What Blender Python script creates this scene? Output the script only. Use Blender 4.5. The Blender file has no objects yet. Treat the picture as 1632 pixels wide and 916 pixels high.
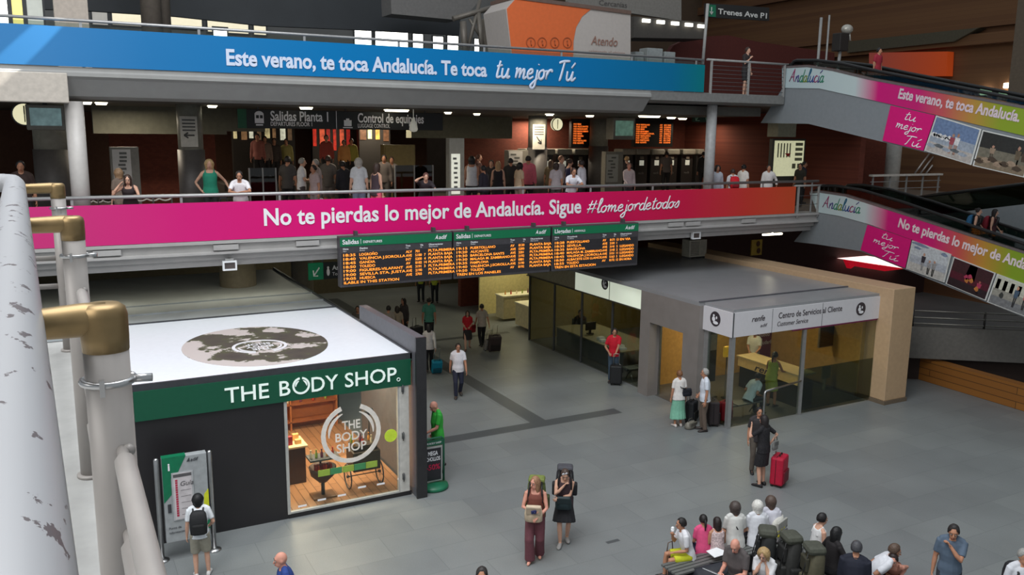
import bpy, bmesh, math, random
from mathutils import Vector, Matrix
import numpy as np

S = bpy.context.scene
COL = S.collection
RNG = random.Random(7)
PI = math.pi

# ------------------------------------------------------------------ camera
FOC, HC = 1364.0, 8.0
YAW, PIT, ROL = (math.radians(a) for a in (-28.216, 10.237, 0.627))
_f = Vector((-math.sin(YAW) * math.cos(PIT), math.cos(YAW) * math.cos(PIT), -math.sin(PIT)))
_r0 = Vector((math.cos(YAW), math.sin(YAW), 0)); _u0 = _r0.cross(_f)
_r = math.cos(ROL) * _r0 + math.sin(ROL) * _u0
_u = -math.sin(ROL) * _r0 + math.cos(ROL) * _u0
CAMP = Vector((0, 0, HC))
cd = bpy.data.cameras.new('camera'); cam = bpy.data.objects.new('camera', cd); COL.objects.link(cam)
cam.matrix_world = Matrix(((_r.x, _u.x, -_f.x, 0), (_r.y, _u.y, -_f.y, 0), (_r.z, _u.z, -_f.z, HC), (0, 0, 0, 1)))
cd.sensor_width = 36.0; cd.lens = FOC / 1632 * 36.0; cd.clip_end = 300; cd.clip_start = 0.05
S.camera = cam
S.render.resolution_x, S.render.resolution_y = 1632, 916

# ------------------------------------------------------------------ world, lights, exposure
S.view_settings.view_transform = 'Standard'; S.view_settings.look = 'None'
S.view_settings.gamma = 1.0; S.view_settings.use_curve_mapping = False
S.view_settings.exposure = 0.2
try:
    S.cycles.use_denoising = True
    S.cycles.max_bounces = 6; S.cycles.diffuse_bounces = 3; S.cycles.glossy_bounces = 3
    S.cycles.transparent_max_bounces = 10; S.cycles.sample_clamp_indirect = 4.0
except Exception:
    pass
W = bpy.data.worlds.new('hall_daylight'); S.world = W; W.use_nodes = True
bgn = W.node_tree.nodes['Background']; bgn.inputs[0].default_value = (0.87, 0.94, 1.0, 1); bgn.inputs[1].default_value = 0.34

def area(name, loc, rot, sx, sy, energy, color=(1, 1, 1), spread=180):
    l = bpy.data.lights.new(name, 'AREA'); l.shape = 'RECTANGLE'; l.size = sx; l.size_y = sy
    l.energy = energy; l.color = color; l.spread = math.radians(spread)
    o = bpy.data.objects.new(name, l); COL.objects.link(o); o.location = loc
    o.rotation_euler = tuple(math.radians(a) for a in rot)
    return o
def spot(name, loc, target, energy, angle, blend=0.3, color=(1, 1, 1), radius=0.1):
    l = bpy.data.lights.new(name, 'SPOT'); l.energy = energy; l.spot_size = math.radians(angle); l.spot_blend = blend
    l.color = color; l.shadow_soft_size = radius
    o = bpy.data.objects.new(name, l); COL.objects.link(o); o.location = loc
    o.rotation_euler = (Vector(target) - Vector(loc)).to_track_quat('-Z', 'Y').to_euler()
    return o
def point(name, loc, energy, color=(1, 1, 1), r=0.15):
    l = bpy.data.lights.new(name, 'POINT'); l.energy = energy; l.color = color; l.shadow_soft_size = r
    o = bpy.data.objects.new(name, l); COL.objects.link(o); o.location = loc
    return o
# skylights of the glass roof over the hall (bigger on the left, where the daylight comes in)
area('skylight_west', (0, 8, 24), (0, 6, 0), 16, 16, 5000, (0.97, 0.985, 1.0))
area('skylight_east', (19, 9, 24), (0, 0, 0), 12, 14, 450, (0.86, 0.94, 1.0))
area('entrance_daylight', (-9, 2, 15), (60, 0, -55), 10, 6, 900, (1.0, 0.98, 0.95))
# a sunbeam through the roof that grazes the far end of the blue banner
spot('sunbeam', (6.5, 20.9, 16.6), (-.25, 21.95, 9.75), 22000, 3.2, .6, (1.0, .97, .9), .02)
# ceiling lamps of the middle floor, then unseen fill lamps added beneath it
for i, (x, y) in enumerate([(2, 27), (9, 28), (16, 28), (23, 28), (4, 34), (12, 34), (20, 35), (28, 33)]):
    area('mezzanine_lamp', (x, y, 8.55), (0, 0, 0), 1.2, 0.3, 80 if x < 22 else 40, (1.0, 0.86, 0.66))
for i, (x, y) in enumerate([(9, 26), (12, 32), (9, 38), (15, 40), (4.6, 25), (0.5, 25)]):
    area('lower_fill', (x, y, 4.5), (0, 0, 0), 1.2 if x > 5 else 3.5, 0.4, 30 if x > 5 else 16, (1.0, 0.93, 0.72))

# ------------------------------------------------------------------ pixel helpers (turn a spot in the photograph into a point on a known plane)
def ray(px, py): return _f + _r * ((px - 816) / FOC) + _u * ((458 - py) / FOC)
def onz(px, py, z=0.0):
    d = ray(px, py); return CAMP + d * ((z - HC) / d.z)
def ony(px, py, y):
    d = ray(px, py); return CAMP + d * (y / d.y)
def onx(px, py, x):
    d = ray(px, py); return CAMP + d * (x / d.x)

# ------------------------------------------------------------------ materials
def lin(c):
    if isinstance(c, str):
        c = tuple(int(c[i:i + 2], 16) for i in (0, 2, 4))
    return tuple(((v / 255) / 12.92 if v / 255 <= 0.04045 else ((v / 255 + 0.055) / 1.055) ** 2.4) for v in c)
_mats = {}
def mat(c, rough=0.6, metal=0.0, var=0.10, scale=9.0, bump=0.0, emit=0.0, name=None, spec=0.5):
    key = (str(c), rough, metal, var, scale, bump, emit, spec)
    if key in _mats: return _mats[key]
    m = bpy.data.materials.new(name or 'surface'); m.use_nodes = True
    nt = m.node_tree; b = nt.nodes['Principled BSDF']
    col = lin(c)
    b.inputs['Roughness'].default_value = rough; b.inputs['Metallic'].default_value = metal
    b.inputs['Specular IOR Level'].default_value = spec
    tc = nt.nodes.new('ShaderNodeTexCoord'); n = nt.nodes.new('ShaderNodeTexNoise')
    n.inputs['Scale'].default_value = scale; n.inputs['Detail'].default_value = 4
    nt.links.new(tc.outputs['Object'], n.inputs['Vector'])
    r = nt.nodes.new('ShaderNodeValToRGB')
    r.color_ramp.elements[0].position = 0.3; r.color_ramp.elements[1].position = 0.7
    r.color_ramp.elements[0].color = tuple(v * (1 - var) for v in col) + (1,)
    r.color_ramp.elements[1].color = tuple(min(1, v * (1 + var)) for v in col) + (1,)
    nt.links.new(n.outputs['Fac'], r.inputs['Fac']); nt.links.new(r.outputs['Color'], b.inputs['Base Color'])
    if emit:
        nt.links.new(r.outputs['Color'], b.inputs['Emission Color']); b.inputs['Emission Strength'].default_value = emit
    if bump:
        bp = nt.nodes.new('ShaderNodeBump'); bp.inputs['Strength'].default_value = bump; bp.inputs['Distance'].default_value = 0.02
        nt.links.new(n.outputs['Fac'], bp.inputs['Height']); nt.links.new(bp.outputs['Normal'], b.inputs['Normal'])
    _mats[key] = m
    return m
def ramp_mat(stops, axis=0, lo=0.0, hi=1.0, rough=0.45, coord='Object', emit=0.0, name='colour_gradient', vec=None):
    """a colour gradient along an object axis (or along a direction vec)"""
    m = bpy.data.materials.new(name); m.use_nodes = True; nt = m.node_tree; b = nt.nodes['Principled BSDF']
    tc = nt.nodes.new('ShaderNodeTexCoord')
    if vec is None:
        vec = [0, 0, 0]; vec[axis] = 1
    d = nt.nodes.new('ShaderNodeVectorMath'); d.operation = 'DOT_PRODUCT'; d.inputs[1].default_value = vec
    nt.links.new(tc.outputs[coord], d.inputs[0])
    mr = nt.nodes.new('ShaderNodeMapRange'); mr.inputs['From Min'].default_value = lo; mr.inputs['From Max'].default_value = hi
    nt.links.new(d.outputs['Value'], mr.inputs['Value'])
    r = nt.nodes.new('ShaderNodeValToRGB')
    while len(r.color_ramp.elements) < len(stops): r.color_ramp.elements.new(0.5)
    for e, (p, c) in zip(r.color_ramp.elements, stops): e.position = p
    for e, (p, c) in zip(r.color_ramp.elements, stops): e.color = lin(c) + (1,)
    nt.links.new(mr.outputs['Result'], r.inputs['Fac']); nt.links.new(r.outputs['Color'], b.inputs['Base Color'])
    b.inputs['Roughness'].default_value = rough
    if emit:
        nt.links.new(r.outputs['Color'], b.inputs['Emission Color']); b.inputs['Emission Strength'].default_value = emit
    return m
def glass_mat(tint=(235, 240, 238), refl=0.07, name='clear_glass'):
    key = ('glass', tint, refl)
    if key in _mats: return _mats[key]
    m = bpy.data.materials.new(name); m.use_nodes = True; nt = m.node_tree
    out = nt.nodes['Material Output']; nt.nodes.remove(nt.nodes['Principled BSDF'])
    t = nt.nodes.new('ShaderNodeBsdfTransparent'); t.inputs[0].default_value = lin(tint) + (1,)
    g = nt.nodes.new('ShaderNodeBsdfGlossy'); g.inputs['Roughness'].default_value = 0.03
    lw = nt.nodes.new('ShaderNodeLayerWeight'); pw = nt.nodes.new('ShaderNodeMath'); pw.operation = 'POWER'; pw.inputs[1].default_value = 4.0
    nt.links.new(lw.outputs['Facing'], pw.inputs[0])
    ad = nt.nodes.new('ShaderNodeMath'); ad.operation = 'MULTIPLY_ADD'; ad.inputs[1].default_value = 0.5; ad.inputs[2].default_value = refl * .5
    nt.links.new(pw.outputs[0], ad.inputs[0])
    mx = nt.nodes.new('ShaderNodeMixShader'); nt.links.new(ad.outputs[0], mx.inputs[0])
    nt.links.new(t.outputs[0], mx.inputs[1]); nt.links.new(g.outputs[0], mx.inputs[2]); nt.links.new(mx.outputs[0], out.inputs[0])
    _mats[key] = m
    return m

# ------------------------------------------------------------------ mesh builder
class MB:
    def __init__(s): s.v = []; s.f = []; s.m = []; s.s = []
    def add(s, vs, fs, mi=0, smooth=False):
        o = len(s.v); s.v += [tuple(p) for p in vs]
        for f in fs: s.f.append(tuple(i + o for i in f)); s.m.append(mi); s.s.append(smooth)
        return s
    def box(s, x0, x1, y0, y1, z0, z1, mi=0, b=0.0):
        if b <= 0:
            vs = [(x, y, z) for z in (z0, z1) for y in (y0, y1) for x in (x0, x1)]
            s.add(vs, [(0, 2, 3, 1), (4, 5, 7, 6), (0, 1, 5, 4), (1, 3, 7, 5), (3, 2, 6, 7), (2, 0, 4, 6)], mi)
        else:
            bm = bmesh.new(); bmesh.ops.create_cube(bm, size=1)
            for v in bm.verts: v.co = Vector(((x0 + x1) / 2 + v.co.x * (x1 - x0), (y0 + y1) / 2 + v.co.y * (y1 - y0), (z0 + z1) / 2 + v.co.z * (z1 - z0)))
            bmesh.ops.bevel(bm, geom=bm.edges[:], offset=min(b, .45 * min(x1 - x0, y1 - y0, z1 - z0)), segments=2, affect='EDGES', profile=0.5)
            s.bm(bm, mi)
        return s
    def bm(s, bm, mi=0, smooth=False, M=None):
        bm.verts.ensure_lookup_table(); bm.verts.index_update()
        s.add([(M @ v.co) if M else v.co for v in bm.verts], [[v.index for v in f.verts] for f in bm.faces], mi, smooth); bm.free()
        return s
    def tube(s, pts, r, n=10, mi=0, caps=True, flat=1.0, up=None):
        """round tube through pts; r a number or one per point"""
        pts = [Vector(p) for p in pts]; N = len(pts)
        rs = r if isinstance(r, (list, tuple)) else [r] * N
        vs = []; prev = None
        for i, p in enumerate(pts):
            t = (pts[min(i + 1, N - 1)] - pts[max(i - 1, 0)])
            if t.length < 1e-9: t = Vector((0, 0, 1))
            t.normalize()
            if prev is None:
                a = Vector(up) if up else (Vector((0, 0, 1)) if abs(t.z) < 0.9 else Vector((0, 1, 0)))
            else: a = prev
            a = a - t * a.dot(t)
            if a.length < 1e-6: a = t.orthogonal()
            a.normalize(); prev = a; b = t.cross(a)
            for k in range(n):
                an = 2 * PI * k / n
                vs.append(p + a * (math.cos(an) * rs[i] * flat) + b * (math.sin(an) * rs[i]))
        fs = [(i * n + k, i * n + (k + 1) % n, (i + 1) * n + (k + 1) % n, (i + 1) * n + k) for i in range(N - 1) for k in range(n)]
        s.add(vs, fs, mi, True)
        if caps:
            o = len(s.v) - N * n
            s.f.append(tuple(o + k for k in reversed(range(n)))); s.m.append(mi); s.s.append(False)
            s.f.append(tuple(o + (N - 1) * n + k for k in range(n))); s.m.append(mi); s.s.append(False)
        return s
    def rings(s, rings, mi=0, smooth=True, caps=True):
        """loft of equal-count point rings"""
        n = len(rings[0]); N = len(rings); vs = [p for r in rings for p in r]
        fs = [(i * n + k, i * n + (k + 1) % n, (i + 1) * n + (k + 1) % n, (i + 1) * n + k) for i in range(N - 1) for k in range(n)]
        if caps: fs += [tuple(reversed(range(n))), tuple((N - 1) * n + k for k in range(n))]
        return s.add(vs, fs, mi, smooth)
    def lathe(s, prof, c=(0, 0, 0), n=20, mi=0, smooth=True):
        return s.rings([[(c[0] + r * math.cos(2 * PI * k / n), c[1] + r * math.sin(2 * PI * k / n), c[2] + z) for k in range(n)] for r, z in prof], mi, smooth)
    def ell(s, c, r, n=12, m=8, mi=0, M=None):
        rings = []
        for i in range(m + 1):
            a = -PI / 2 + PI * i / m; ca = max(math.cos(a), 0.02)
            ring = []
            for k in range(n):
                p = Vector((r[0] * ca * math.cos(2 * PI * k / n), r[1] * ca * math.sin(2 * PI * k / n), r[2] * math.sin(a)))
                if M: p = M @ p
                ring.append(Vector(c) + p)
            rings.append(ring)
        return s.rings(rings, mi)
    def prism(s, poly, axis, a, b, mi=0):
        """2D polygon extruded along axis (0 x: poly in y,z; 1 y: poly in x,z; 2 z: poly in x,y)"""
        def P(q, t): return ((t, q[0], q[1]), (q[0], t, q[1]), (q[0], q[1], t))[axis]
        n = len(poly)
        vs = [P(q, a) for q in poly] + [P(q, b) for q in poly]
        fs = [tuple(range(n)), tuple(reversed(range(n, 2 * n)))] + [(i, i + n, (i + 1) % n + n, (i + 1) % n) for i in range(n)]
        return s.add(vs, fs, mi)
    def quad(s, p, mi=0): return s.add(p, [tuple(range(len(p)))], mi)
    def slabq(s, p, off, mi=0):
        """a flat polygon given thickness by the vector off"""
        n = len(p); off = Vector(off)
        return s.add([Vector(q) for q in p] + [Vector(q) + off for q in p], [tuple(range(n)), tuple(reversed(range(n, 2 * n)))] + [(i, i + n, (i + 1) % n + n, (i + 1) % n) for i in range(n)], mi)
    def mesh(s, name, mats, shift=None):
        me = bpy.data.meshes.new(name)
        vs = s.v if shift is None else [(p[0] - shift[0], p[1] - shift[1], p[2] - shift[2]) for p in s.v]
        me.from_pydata([tuple(p) for p in vs], [], s.f)
        me.polygons.foreach_set('material_index', s.m); me.polygons.foreach_set('use_smooth', s.s)
        for m in (mats if isinstance(mats, (list, tuple)) else [mats]): me.materials.append(m)
        bm = bmesh.new(); bm.from_mesh(me); bmesh.ops.recalc_face_normals(bm, faces=bm.faces); bm.to_mesh(me); bm.free()
        me.update()
        return me

def props(o, label=None, cat=None, group=None, kind=None):
    if label: o['label'] = label
    if cat: o['category'] = cat
    if group: o['group'] = group
    if kind: o['kind'] = kind
    return o
def thing(name, label, cat, loc=(0, 0, 0), rz=0.0, group=None, kind=None):
    o = bpy.data.objects.new(name, None); COL.objects.link(o); o.location = loc; o.rotation_euler = (0, 0, rz); o.empty_display_size = 0.1
    return props(o, label, cat, group, kind)
def root_of(p):
    while p.parent: p = p.parent
    return p
def part(name, mb, mats, parent, local=False, label=None, kind=None):
    """a mesh of its own under parent; mb in world coordinates unless local"""
    sh = None if local else root_of(parent).location
    o = bpy.data.objects.new(name, mb.mesh(name, mats, sh)); COL.objects.link(o); o.parent = parent
    return props(o, label, None, None, kind)
def solo(name, mb, mats, label, cat, group=None, kind=None):
    """a thing that is one mesh; its origin goes to the middle of its base"""
    A = np.array(mb.v); c = ((A[:, 0].min() + A[:, 0].max()) / 2, (A[:, 1].min() + A[:, 1].max()) / 2, A[:, 2].min())
    o = bpy.data.objects.new(name, mb.mesh(name, mats, c)); COL.objects.link(o); o.location = c
    return props(o, label, cat, group, kind)
def struct(name, mb, mats, parent=None):
    o = bpy.data.objects.new(name, mb.mesh(name, mats)); COL.objects.link(o); o.parent = parent
    if parent is None: o['kind'] = 'structure'
    return o
def dup(root, loc, rz=None, label=None, group=None):
    r = root.copy(); COL.objects.link(r); r.location = loc
    if rz is not None: r.rotation_euler = (0, 0, rz)
    props(r, label, None, group)
    for ch in list(root.children):
        c = ch.copy(); COL.objects.link(c); c.parent = r
        for g in list(ch.children):
            d = g.copy(); COL.objects.link(d); d.parent = c
    return r

# ------------------------------------------------------------------ lettering
_tx = {}
def text_geo(s, bold=0.0, italic=0.0, spacing=1.0):
    k = (s, bold, italic, spacing)
    if k in _tx: return _tx[k]
    cu = bpy.data.curves.new('lettering', 'FONT'); cu.body = s; cu.size = 1.0; cu.resolution_u = 3; cu.offset = bold; cu.shear = italic; cu.space_character = spacing
    o = bpy.data.objects.new('lettering', cu)
    me = o.to_mesh()
    vs = [tuple(v.co) for v in me.vertices]; fs = [tuple(p.vertices) for p in me.polygons]
    o.to_mesh_clear(); bpy.data.objects.remove(o); bpy.data.curves.remove(cu)
    _tx[k] = (vs, fs)
    return vs, fs
def put_text(mb, s, O, right, up, size=None, width=None, height=None, mi=0, bold=0.0, italic=0.0, depth=0.006, align='l', spacing=1.0):
    """lettering laid on a wall: O is its left end on the base line; width stretches it to fit"""
    vs, fs = text_geo(s, bold, italic, spacing)
    if not vs: return 0
    O, right, up = Vector(O), Vector(right), Vector(up); nrm = right.normalized().cross(up.normalized()).normalized()
    x0 = min(v[0] for v in vs); x1 = max(v[0] for v in vs)
    sy = size if size else height
    sx = sy if width is None else width / (x1 - x0)
    xo = x0 if align == 'l' else (x0 + x1) / 2 if align == 'c' else x1
    P = [O + right * ((v[0] - xo) * sx) + up * (v[1] * sy) for v in vs]
    mb.add([p + nrm * depth for p in P], fs, mi)
    # sides, so that the letters have thickness
    cnt = {}
    for f in fs:
        for a, b in zip(f, f[1:] + f[:1]):
            cnt[(a, b)] = 1
    ed = [(a, b) for (a, b) in cnt if (b, a) not in cnt]
    base = len(mb.v); used = {}; vv = []
    for a, b in ed:
        for q in (a, b):
            if q not in used: used[q] = len(vv); vv.append(P[q]); vv.append(P[q] + nrm * depth)
    mb.add(vv, [(used[a], used[b], used[b] + 1, used[a] + 1) for a, b in ed], mi)
    return (x1 - x0) * sx
# brush-written letters: polylines in a unit box (x right, y up, x-height 1)
BR = {
 't': (0.62, [[(0.3, 1.75), (0.18, 0.3), (0.3, 0.0), (0.6, 0.15)], [(0.0, 1.15), (0.6, 1.3)]]),
 'u': (0.95, [[(0.05, 1.0), (0.1, 0.2), (0.3, 0.0), (0.55, 0.25), (0.7, 1.0)], [(0.7, 1.0), (0.68, 0.2), (0.8, 0.0), (0.98, 0.2)]]),
 'ú': (0.95, [[(0.05, 1.0), (0.1, 0.2), (0.3, 0.0), (0.55, 0.25), (0.7, 1.0)], [(0.7, 1.0), (0.68, 0.2), (0.8, 0.0), (1.15, 0.35)], [(0.45, 1.35), (0.8, 1.95)]]),
 'm': (1.3, [[(0.0, 0.9), (0.12, 1.0), (0.1, 0.0)], [(0.1, 0.3), (0.35, 0.95), (0.5, 0.85), (0.5, 0.0)], [(0.5, 0.3), (0.8, 0.95), (0.95, 0.8), (0.95, 0.15), (1.05, 0.0), (1.28, 0.2)]]),
 'e': (0.8, [[(0.05, 0.45), (0.5, 0.6), (0.55, 0.9), (0.35, 1.0), (0.1, 0.7), (0.1, 0.25), (0.35, 0.0), (0.75, 0.25)]]),
 'j': (0.5, [[(0.3, 1.0), (0.28, -0.6), (0.05, -1.0), (-0.2, -0.75), (0.1, -0.3), (0.5, 0.1)], [(0.34, 1.5), (0.36, 1.6)]]),
 'o': (0.85, [[(0.4, 1.0), (0.1, 0.75), (0.08, 0.25), (0.35, 0.0), (0.62, 0.3), (0.6, 0.8), (0.4, 1.0), (0.6, 0.85), (0.88, 0.9)]]),
 'r': (0.7, [[(0.1, 1.0), (0.1, 0.0)], [(0.1, 0.4), (0.3, 0.95), (0.6, 1.0), (0.62, 0.8)]]),
 'T': (1.1, [[(0.0, 1.85), (0.5, 2.05), (1.25, 2.1)], [(0.62, 2.05), (0.45, 0.2), (0.3, 0.0)]]),
 'l': (0.5, [[(0.0, 0.4), (0.4, 1.6), (0.35, 2.1), (0.18, 1.8), (0.15, 0.25), (0.28, 0.0), (0.5, 0.2)]]),
 'd': (0.85, [[(0.6, 0.8), (0.35, 1.0), (0.08, 0.65), (0.1, 0.15), (0.35, 0.0), (0.6, 0.4), (0.75, 2.0)], [(0.75, 2.0), (0.62, 0.2), (0.75, 0.0), (0.9, 0.2)]]),
 's': (0.7, [[(0.0, 0.2), (0.45, 1.05), (0.55, 0.5), (0.4, 0.05), (0.1, 0.1)]]),
 'a': (0.85, [[(0.6, 0.85), (0.35, 1.0), (0.08, 0.65), (0.1, 0.15), (0.35, 0.0), (0.58, 0.4), (0.65, 1.0)], [(0.65, 1.0), (0.6, 0.2), (0.72, 0.0), (0.9, 0.2)]]),
 'n': (0.9, [[(0.05, 0.95), (0.1, 0.0)], [(0.1, 0.4), (0.4, 1.0), (0.58, 0.8), (0.58, 0.15), (0.7, 0.0), (0.9, 0.2)]]),
 'c': (0.75, [[(0.6, 0.85), (0.35, 1.0), (0.08, 0.6), (0.15, 0.1), (0.45, 0.0), (0.72, 0.25)]]),
 'í': (0.45, [[(0.15, 1.0), (0.15, 0.1), (0.25, 0.0), (0.45, 0.2)], [(0.2, 1.4), (0.6, 1.9)]]),
 'A': (1.25, [[(0.0, 0.0), (0.65, 2.1)], [(0.65, 2.1), (0.75, 0.7), (1.1, 0.0)], [(0.1, 0.75), (0.9, 0.8)]]),
 'f': (0.6, [[(0.7, 1.6), (0.5, 1.95), (0.3, 1.6), (0.2, -0.3), (0.05, -0.6)], [(0.0, 0.9), (0.6, 1.0)]]),
 '#': (1.3, [[(0.45, 1.9), (0.2, 0.0)], [(0.95, 1.9), (0.7, 0.0)], [(0.1, 1.25), (1.2, 1.35)], [(0.0, 0.6), (1.1, 0.7)]]),
 ' ': (0.6, []),
}
def smooth_line(p, k=4):
    if len(p) < 3: return p
    q = []; P = [p[0]] + list(p) + [p[-1]]
    for i in range(1, len(P) - 2):
        a, b, c, d = P[i - 1:i + 3]
        for j in range(k):
            t = j / k
            q.append(tuple(0.5 * (2 * b[n] + (c[n] - a[n]) * t + (2 * a[n] - 5 * b[n] + 4 * c[n] - d[n]) * t * t + (3 * b[n] - a[n] - 3 * c[n] + d[n]) * t ** 3) for n in range(2)))
    return q + [p[-1]]
def brush(mb, s, O, right, up, width, xh, w=0.16, slant=0.18, mi=0, depth=0.006, rise=0.0, mis=None):
    """brush lettering: total width given, xh = height of the small letters"""
    O, right, up = Vector(O), Vector(right), Vector(up); nrm = right.cross(up).normalized()
    tot = sum(BR[c][0] for c in s); sx = width / tot; x = 0
    for i, c in enumerate(s):
        adv, lines = BR[c]
        for L in lines:
            pts = [O + right * ((px + py * slant + x) * sx) + up * (py * xh + rise * (x + px) * sx) for px, py in smooth_line(L)]
            r = [w * xh * 0.5 * (0.75 + 0.25 * math.sin(PI * k / max(1, len(pts) - 1))) for k in range(len(pts))]
            mb.tube([p + nrm * depth * 0.4 for p in pts], r, 6, mi if mis is None else mis[i], True, flat=0.012 / max(xh * w, 0.03), up=nrm)
        x += adv
# ------------------------------------------------------------------ common materials
GREY = mat((150, 150, 148), 0.45); DKGREY = mat((70, 72, 74), 0.5); BLACK = mat((22, 23, 24), 0.45); WHITE = mat((232, 234, 236), 0.5, var=0.03)
CHAR = mat((40, 42, 44), 0.35); STEEL = mat((190, 190, 190), 0.28, 1.0, 0.06); ALU = mat((170, 170, 170), 0.4, 0.6, 0.06)
BRICK = mat((104, 44, 30), 0.8, scale=30, var=0.25); BROWNW = mat((112, 72, 44), 0.8, scale=4, var=0.2)
CREAM = mat((205, 198, 186), 0.6); BEIGE = mat((190, 160, 126), 0.6, var=0.05); GLASS = glass_mat(); GLASSG = glass_mat((226, 232, 228), 0.10)
TEXTW = mat((240, 240, 244), 0.5, var=0.02)
def bright(c, e, name='lit_surface'): return mat(c, 0.5, 0, 0.04, 6, 0, e, name)
LAMP = bright((255, 244, 214), 5.0); DAY = bright((255, 252, 240), 4.5)
def brick_mat(c1, c2, mortar, scale, w, h, rough=0.8, name='brickwork', rot=None, msize=0.01):
    m = bpy.data.materials.new(name); m.use_nodes = True; nt = m.node_tree; b = nt.nodes['Principled BSDF']; b.inputs['Roughness'].default_value = rough
    tc = nt.nodes.new('ShaderNodeTexCoord'); mp = nt.nodes.new('ShaderNodeMapping'); br = nt.nodes.new('ShaderNodeTexBrick')
    if rot: mp.inputs['Rotation'].default_value = rot
    nt.links.new(tc.outputs['Object'], mp.inputs[0]); nt.links.new(mp.outputs[0], br.inputs[0])
    br.inputs['Color1'].default_value = lin(c1) + (1,); br.inputs['Color2'].default_value = lin(c2) + (1,); br.inputs['Mortar'].default_value = lin(mortar) + (1,)
    br.inputs['Scale'].default_value = scale; br.inputs['Mortar Size'].default_value = msize; br.inputs['Brick Width'].default_value = w; br.inputs['Row Height'].default_value = h
    nt.links.new(br.outputs['Color'], b.inputs['Base Color'])
    return m, nt, b, br, tc

# floor: big granite slabs, a few dark inlaid strips
FLOORM, nt, b, br, tc = brick_mat((118, 122, 123), (126, 130, 130), (107, 111, 112), 1.0, 1.5, 0.9, 0.42, 'granite_floor', msize=0.006)
b.inputs['Specular IOR Level'].default_value = 0.4
sx = nt.nodes.new('ShaderNodeSeparateXYZ'); nt.links.new(tc.outputs['Object'], sx.inputs[0])
def _m(op, a, bb=None):
    n = nt.nodes.new('ShaderNodeMath'); n.operation = op
    for i, q in enumerate((a, bb)):
        if q is None: continue
        if isinstance(q, (int, float)): n.inputs[i].default_value = q
        else: nt.links.new(q, n.inputs[i])
    return n.outputs[0]
def _rect(x0, x1, y0, y1):
    return _m('MULTIPLY', _m('MULTIPLY', _m('GREATER_THAN', sx.outputs[0], x0), _m('LESS_THAN', sx.outputs[0], x1)), _m('MULTIPLY', _m('GREATER_THAN', sx.outputs[1], y0), _m('LESS_THAN', sx.outputs[1], y1)))
strips = _m('ADD', _m('ADD', _rect(11.35, 11.85, 20.0, 40), _rect(8.2, 14.2, 19.55, 20.0)), _m('ADD', _rect(0, 16, 29.9, 30.2), _rect(9.2, 9.5, 13, 13.1)))
nz = nt.nodes.new('ShaderNodeTexNoise'); nz.inputs['Scale'].default_value = 0.55; nz.inputs['Detail'].default_value = 5; nt.links.new(tc.outputs['Object'], nz.inputs['Vector'])
nz2 = nt.nodes.new('ShaderNodeTexNoise'); nz2.inputs['Scale'].default_value = 40; nt.links.new(tc.outputs['Object'], nz2.inputs['Vector'])
fac = _m('ADD', _m('MULTIPLY', nz.outputs['Fac'], 0.5), _m('MULTIPLY', nz2.outputs['Fac'], 0.25))
mul = nt.nodes.new('ShaderNodeMix'); mul.data_type = 'RGBA'; mul.blend_type = 'MULTIPLY'; mul.inputs[0].default_value = 1
cmb = nt.nodes.new('ShaderNodeCombineColor'); vv = _m('ADD', fac, 0.62)
for i in range(3): nt.links.new(vv, cmb.inputs[i])
nt.links.new(br.outputs['Color'], mul.inputs[6]); nt.links.new(cmb.outputs[0], mul.inputs[7])
mx = nt.nodes.new('ShaderNodeMix'); mx.data_type = 'RGBA'; nt.links.new(strips, mx.inputs[0]); nt.links.new(mul.outputs[2], mx.inputs[6]); mx.inputs[7].default_value = lin((78, 82, 84)) + (1,)
nt.links.new(mx.outputs[2], b.inputs['Base Color'])
struct('floor', MB().box(-14, 46, -6, 48, -0.2, 0), FLOORM)

# ------------------------------------------------------------------ mezzanine and upper floor slabs
ZM, ZU, YF = 5.3, 9.3, 22.0
struct('floor_mezzanine', MB().box(-14, 24.3, YF + .6, 40, 5.0, ZM), mat((96, 92, 88), 0.5, scale=2))
SLAB = mat((168, 166, 164), 0.5, var=0.06, scale=3)
prof = [(21.95, 5.3), (21.95, 5.22), (22.04, 5.2), (22.04, 5.03), (21.95, 5.01), (21.95, 4.96), (22.16, 4.94), (22.16, 4.8), (22.3, 4.78), (22.3, 4.62), (22.7, 4.62), (22.7, 5.3)]
mb = MB().prism(prof, 0, -14, 24.3)
for px in (170, 360, 490, 570, 640, 722, 878, 1075, 1102, 1190):
    x = ony(px, 395, 22).x; mb.box(x - .3, x + .3, 21.955, 22.05, 5.06, 5.19)
struct('trim_1', mb, SLAB)
struct('ceiling_lower', MB().box(-14, 24.3, 22.7, 40, 4.7, 4.98), mat((80, 78, 74), 0.7))
prof = [(21.98, 9.34), (21.98, 9.26), (21.93, 9.22), (21.93, 9.14), (22.02, 9.08), (22.35, 8.72), (22.6, 8.66), (23.2, 8.66), (23.2, 9.3)]
struct('trim_2', MB().prism(prof, 0, -14, 16.6), mat((150, 150, 148), 0.45, var=0.05, scale=3))
struct('trim_3', MB().prism([(21.98, 9.34), (21.98, 9.06), (22.2, 9.0), (23.2, 9.0), (23.2, 9.3)], 0, 16.6, 22.25), mat((120, 120, 118), 0.5))
struct('floor_upper', MB().box(-14, 22.25, 23.1, 42, 9.05, ZU).box(22.25, 31, 23.3, 42, 9.05, ZU), DKGREY)
struct('ceiling_mezzanine', MB().box(-14, 22.2, 23.0, 42, 8.66, 8.95), mat((88, 86, 80), 0.7))
# a cream box beam on the left, over the column
struct('trim_4', MB().box(-6, .48, 21.9, 22.35, 8.55, 9.2, b=.02), mat((186, 178, 168), 0.6))
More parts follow.
